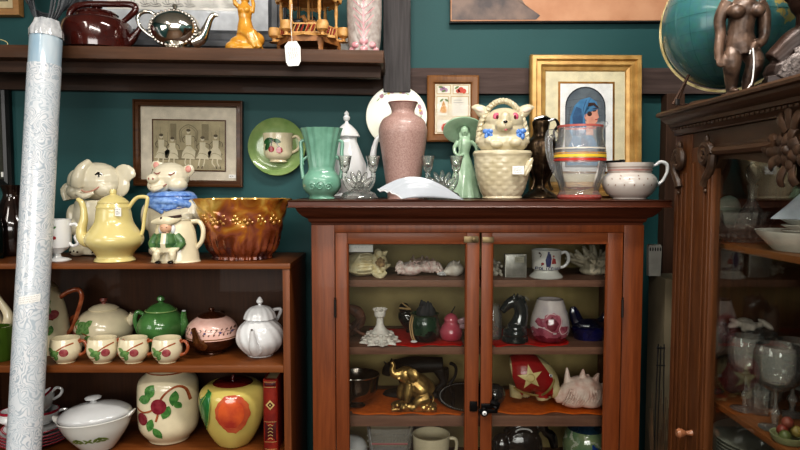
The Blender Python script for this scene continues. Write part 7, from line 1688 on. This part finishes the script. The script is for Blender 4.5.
m = M(); m.ell(0, 4, 97, 20, 21, 20); m.ell(0, 20, 84, 11, 9, 12); part(t, 'hair', m, BRB)
m = M(); m.tube([(-6, -20.5, 77.6), (0, -22.4, 77.2), (6, -20.5, 77.6)], [1, 1.9, 1], 10); m.tube([(-5, -20, 75), (0, -21.6, 74.4), (5, -20, 75)], [1, 1.8, 1], 10); part(t, 'lips', m, BRB)
for xx in (-7, 7):
    m = M(); m.ell(xx, -18.4, 91.5, 3.6, 2.6, 1.9, 12); part(t, 'eye', m, BRB)
m = M()
m.tube([(-18, -14, 8), (-10, -17, 22), (6, -19, 26), (18, -18, 20), (32, -12, 10)], [10, 10, 10, 10, 11], 20, smooth=4, flat=.5)
m.tube([(-12, -13, 30), (4, -16, 36), (18, -12, 34)], [6, 6.4, 5], 16, smooth=3, flat=.5)
organic(t, 'shawl', m, mat('silvery_textured_shawl', (118, 108, 104), .45, metal=.3, c2=(60, 52, 50), scale=160, bump=1, bscale=260), 1.0, 2)

# ================= inside the china cabinet =================
RA, RB_ = RSA+.0004, RSB+.0004
def pr_(px, x): return x*F/(px-400)          # depth where a sight line meets plane x
def rthing(name, label, cat, px, x, z, sc=None, **k):
    Y = pr_(px, x); return thing(name, label, cat, loc=(x, Y, z), s=sc or .0021, **k)
WHITE_T = mat('thin_white_china', (216, 216, 208), .2, coat=.3)
WGLS = glassy('wine_glass_clear', (252, 252, 250), 2.2, .07, .03, refr=.05)
# decanter
t = rthing('decanter', 'tall clear glass decanter with faceted stopper on the upper china shelf', 'decanter', 752, .82, RA, .0022)
m = M(); m.lathe(cr([(0, 0), (16, 0), (17, 3), (16, 20), (12, 32), (5, 42), (4.5, 54), (6, 60)], 4)+[(5, 60), (3.6, 52), (0, 8)], 40, mod=lambda a, r, z: r*(1+.02*cos(12*a))); part(t, 'body', m, WGLS)
m = M(); m.lathe([(2, 56), (3, 61), (7, 66), (9, 73), (6, 80), (0, 84)], 10); part(t, 'stopper', m, WGLS, smooth=False)
# crystal bowl
t = rthing('crystal_bowl', 'wide clear glass bowl with cut rim on the upper china shelf', 'bowl', 740, .79, RA, .0022)
m = M(); m.lathe(cr([(0, 0), (14, 0), (15, 2), (24, 10), (32, 22), (35, 32)], 4)+[(34, 32), (30, 20), (20, 9), (0, 4)], 64, mod=lambda a, r, z: r*(1+.025*cos(20*a))); part(t, 'body', m, WGLS)
m = M()
for k in range(20): a = 2*pi*k/20; m.ell(22*cos(a), 22*sin(a), 8, 1.6, 1.6, 3.6, 6)
part(t, 'cut_facets', m, WGLS)
# pale cloths
t = rthing('folded_cloth', 'pale mint folded cloth propped at the far end of the upper china shelf', 'cloth', 731, .815, RA, .0017)
m = M(); random.seed(51); m.tube([(-24, 0, 4), (-10, 0, 30), (0, 0, 52), (4, 0, 60)], [12, 20, 16, 6], 20, smooth=4, flat=.4, up=(0, 1, 0)); m.tube([(-20, -8, 4), (10, -10, 10), (24, -8, 4)], [6, 8, 5], 14, smooth=3)
organic(t, 'cloth_folds', m, mat('pale_mint_cloth', (172, 184, 168), .8, c2=(150, 160, 146), scale=20), 1.2, 3)
t = rthing('stacked_cups', 'stack of small white dishes at the right of the upper china shelf', 'dishes', 806, .86, RA+.03, .002)
ord2 = ['lowest', 'second', 'third', 'fourth', 'topmost']
bpy.data.objects.remove(t.e)
t = rthing('oval_platter', 'white oval serving dish with upturned edge on the upper china shelf', 'dish', 800, .80, RA, .0021)
m = M(); m.lathe([(0, 0), (22, 0), (24, 2), (37, 15), (39, 19), (37.5, 19), (23, 4), (0, 3)], 56, sx=.9, sy=1.15); part(t, 'body', m, WHITE_T)
for k in range(5):
    t = rthing('small_dish', 'small white dish, %s of the pile in the oval serving dish' % ord2[k], 'dish', 803, .808, RA+.0075+k*.0105, .0021, group='small dishes piled in the oval serving dish')
    m = M(); m.lathe([(0, 0), (9, 0), (10, 1), (18, 5.6), (17.4, 6.2), (9, 2), (0, 2)], 36); part(t, 'body', m, WHITE_T)
t = rthing('napkin', 'white cloth napkin folded to a peak over the dish pile', 'napkin', 803, .808, RA+.064, .0021)
m = M(); A = [[m.v(24*cos(q)*(1+.25*cos(4*q)), 24*sin(q)*(1+.25*cos(4*q)), 0) for q in [2*pi*i/40 for i in range(40)]], [m.v(14*cos(q)*(1+.12*cos(4*q)), 14*sin(q)*(1+.12*cos(4*q)), 12) for q in [2*pi*i/40 for i in range(40)]], [m.v(3*cos(q), 3*sin(q), 24) for q in [2*pi*i/40 for i in range(40)]]]
m.rings(A, cap0=True, cap1=True); part(t, 'cloth_peak', m, mat('blue_white_linen', (200, 208, 220), .8))
# big glass vessel with crumpled paper
t = rthing('glass_vase', 'big clear glass cylinder vase at the far end of the lower china shelf', 'vase', 752, .852, RB_, .00178)
m = M(); m.lathe([(0, 0), (30, 0), (32, 4), (34, 60), (37, 82), (35.6, 82), (32, 60), (30, 6), (0, 6)], 56, mod=lambda a, r, z: r*(1+.02*cos(9*a+z*.1))); part(t, 'body', m, WGLS)
t2 = rthing('crumpled_paper', 'crumpled white tissue paper on the mouth of the big glass vase', 'paper', 752, .852, RB_+83*.00178, .00178)
m = M(); random.seed(61)
for k in range(16): a = k*.8; m.start(); m.ell(0, 0, 0, 12, 7, 4, 10); m.xf(Matrix.Translation((random.uniform(-22, 24), random.uniform(-12, 12), 4+random.uniform(0, 8))) @ Matrix.Rotation(random.uniform(-.8, .8), 4, 'Y') @ Matrix.Rotation(random.uniform(0, 3), 4, 'Z'))
organic(t2, 'paper_folds', m, mat('tissue_paper', (200, 190, 180), .7, bump=.4), 1.1, 1)
# goblets
def goblet(px, x, label, h=62, r=17):
    t = rthing('goblet', label, 'goblet', px, x, RB_, .0022)
    m = M(); m.lathe([(0, 0), (13, 0), (14, 1), (8, 2.5), (3, 4), (2.4, 8)], 36, caps=False); part(t, 'foot', m, WGLS)
    m = M(); m.lathe(cr([(2.4, 7), (4, 11), (5.4, 15), (4, 19), (2.2, 22), (2, 32), (3, 36)], 3), 12, caps=False); part(t, 'stem', m, WGLS)
    m = M(); m.lathe(cr([(2, 35), (10, 39), (r, 48), (r+1, h+4), (r-1, h+14)], 4)+cr([(r-2, h+14), (r, h+4), (r-1, 49), (9, 41), (0, 38)], 4), 40, mod=lambda a, r_, z: r_*(1+.015*cos(16*a))); part(t, 'bowl', m, WGLS)
goblet(716, .762, 'clear glass goblet nearest the door stile on the lower china shelf')
goblet(752, .775, 'clear glass goblet second from the door stile on the lower china shelf')
goblet(783, .775, 'clear glass goblet behind the small fruit ornament', 66, 19)
goblet(800, .86, 'clear glass goblet at the right edge of the photo inside the china cabinet')
for k, (px, x) in enumerate(((768, .80), (776, .87))):
    t = rthing('cut_glass_tumbler', ['small cut glass tumbler standing between the goblets', 'small cut glass tumbler behind the third goblet'][k], 'tumbler', px, x, RB_, .0022)
    m = M(); m.lathe([(0, 0), (11, 0), (12, 2), (14, 26), (12.8, 26), (11, 5), (0, 4)], 24, mod=lambda a, r, z: r*(1+.05*cos(12*a))); part(t, 'body', m, WGLS)
t = rthing('rose_ruffle_bowl', 'pale glass bowl with rose ruffled rim held among the goblets', 'bowl', 812, 1.0, RB_, .0016)
m = M(); m.lathe([(0, 0), (16, 0), (6, 5), (5, 20), (20, 34), (44, 46), (44, 47), (20, 37), (0, 30)], 70, mod=lambda a, r, z: r*(1+.05*cos(11*a)*(z > 30))); m.set(1); m.tube([(44*(1+.05*cos(11*q))*cos(q), 44*(1+.05*cos(11*q))*sin(q), 46.6) for q in [2*pi*i/90 for i in range(90)]], 1.5, 6, closed=True); part(t, 'body', m, [glassy('milky_glass', (200, 200, 196), 1.2, .5), mat('rose_rim', (170, 84, 88), .3)])
t = rthing('fruit_ornament', 'small dish with painted red and yellow fruit at the foot of a goblet', 'ornament', 798, .765, RB_, .0019)
m = M(); m.lathe([(0, 0), (14, 0), (17, 4), (18, 8), (16.5, 8), (13, 3), (0, 2)], 36); part(t, 'dish', m, mat('celery_glaze', (134, 138, 104), .35))
for (a, b, c, mm) in ((-7, 0, 12, mat('dull_fruit_red', (112, 44, 34), .4)), (5, -4, 12, mat('dull_fruit_olive', (128, 112, 60), .4)), (3, 7, 12, mat('fruit_yellow', (150, 120, 62), .4)), (-2, 0, 20, mat('dull_fruit_rose', (120, 60, 48), .4)), (-9, -8, 9, mat('dull_fruit_leaf', (84, 92, 52), .4))):
    m = M(); m.ell(a, b, c, 6, 6, 6, 14); part(t, 'moulded_fruit', m, mm)
# stack of glass plates below
t0 = None
RC_ = RSC+.0004
for k in range(22):
    t = rthing('glass_plate', 'clear ribbed glass plate, one of the tall stack under the goblet shelf', 'plate', 781, .87, RC_+k*.0082, .0022, group='stacked glass plates in the china cabinet')
    if t0 is None:
        m = M(); m.lathe([(0, 0), (30, 0), (32, 1), (58, 5), (58.5, 6), (32, 2.4), (0, 1.4)], 48); t0 = part(t, 'plate_body', m, glassy('plate_glass', (200, 202, 188), 1.6, .6))
    else:
        c = t0.copy(); c.parent = t.e; COL.objects.link(c)

# ================= the gap between the cabinets =================
t = thing('carton', 'tall plain buff carton standing in the gap between the two cabinets', 'box', 657, 1.95, 0)
m = M(); m.box(-11, 12, -22, 20, 0, (Z(278, 1.90)-.0008)/(1.95/F), .5); part(t, 'panel', m, mat('buff_board', (140, 128, 104), .8, c2=(104, 94, 76), scale=4))
zt_ = Z(272, 1.98)
t = thing('scalloped_box', 'narrow white scalloped paper box on the tall buff carton beside the glazed cabinet', 'box', 653.5, 1.95, Z(278, 1.90), rot=(0, 0, 0))
m = M(); m.prism([(-6, 0), (6, 0), (6.5, 30)]+[(6.5-13*k/12, 30+2*abs(sin(k*pi/3))) for k in range(1, 12)]+[(-6.5, 30)], -3, 3); part(t, 'box_body', m, mat('greyed_white_card', (166, 164, 156), .8))
m = M(); 
for k in range(5): m.prism(circ(-5+k*2.5, 27, .7, 8, 2), -3.3, -3.05)
part(t, 'slot_pattern', m, BLACKM)
t = thing('wire_easel', 'thin black wire easel standing against the buff board', 'easel', 652, 1.835, .0, rot=(0, 0, 0)); zz = Z(352, 1.835)/(1.835/F)
for sx_ in (-1, 1):
    m = M(); m.tube([(sx_*9, 0, 0), (sx_*3, 0, zz+8)], .6, 6); part(t, 'leg', m, BLACKM)
m = M(); m.tube([(0, 11, 0), (0, .6, zz+6)], .6, 6); part(t, 'leg', m, BLACKM)
m = M(); m.tube([(-4, 0, zz+4), (4, 0, zz+4)], .9, 6); m.tube([(-4, 0, zz+4), (-5, -3, zz+6)], .6, 6); part(t, 'crossbar', m, BLACKM)
m = M(); m.tube([(-4.4, 0, zz-14), (4.4, 0, zz-14)], .6, 6); part(t, 'crossbar', m, BLACKM)
m = M(); random.seed(71)
zg = Z(395, 1.9)
for k in range(40):
    a = random.uniform(-1, 1); m.tube([(random.uniform(-2, 2), random.uniform(-2, 2), 0), (a*6, random.uniform(-4, 4), zg*.6/(1.9/F)), (a*13, random.uniform(-6, 6), (zg+random.uniform(-.08, .1))/(1.9/F))], [.5, .4, .25], 4, smooth=2)
single('dried_grass', 'bundle of dry brown grass standing in the gap between the cabinets', 'dried grass', m, mat('dry_grass', (96, 72, 48), .8, c2=(66, 48, 32), scale=30), 655, 1.80, .0003, kind='stuff')
# ================= light and camera =================
def area(name, loc, rot, sx, sy, energy, col=(1, .95, .88)):
    l = bpy.data.lights.new(name, 'AREA'); l.shape = 'RECTANGLE'; l.size = sx; l.size_y = sy; l.energy = energy; l.color = col
    o = bpy.data.objects.new(name, l); COL.objects.link(o); o.location = loc; o.rotation_euler = [radians(k) for k in rot]; return o
area('ceiling_lamp_near', (.30, 1.10, 2.8), (0, 0, 0), 1.0, .16, 34, (1, .96, .9))
area('ceiling_lamp_back', (-.1, -.5, 2.8), (0, 0, 0), 1.6, .2, 50, (1, .96, .9))
area('ceiling_lamp_left', (-1.3, .2, 2.8), (0, 0, 0), .2, 1.2, 14, (1, .94, .86))
area('shop_window', (-.1, -2.5, 1.9), (90, 0, 0), 2.4, 1.0, 80, (1, .98, .95))
area('side_fill', (-2.25, -.2, 1.75), (90, 0, -90), 1.6, 1.0, 22, (1, .97, .92))  # added fill light at the left wall, brightens the china cabinet's face and interior
w = bpy.data.worlds.new('world'); SC.world = w; w.use_nodes = True
w.node_tree.nodes['Background'].inputs['Color'].default_value = (.6, .65, .7, 1); w.node_tree.nodes['Background'].inputs['Strength'].default_value = .05
cam = bpy.data.cameras.new('camera'); co = bpy.data.objects.new('camera', cam); COL.objects.link(co)
cam.sensor_width = 36; cam.lens = 36*F/800; cam.clip_start = .05
co.location = (0, 0, ZC); co.rotation_euler = (pi/2-PITCH, 0, 0)
SC.camera = co
SC.view_settings.view_transform = 'Standard'; SC.view_settings.look = 'Medium High Contrast'; SC.view_settings.exposure = -.25
SC.cycles.max_bounces = 10; SC.cycles.transparent_max_bounces = 24; SC.cycles.transmission_bounces = 8; SC.cycles.glossy_bounces = 4; SC.cycles.diffuse_bounces = 3
SC.cycles.use_denoising = True; SC.cycles.caustics_reflective = False; SC.cycles.caustics_refractive = False
SC.cycles.sample_clamp_indirect = 4
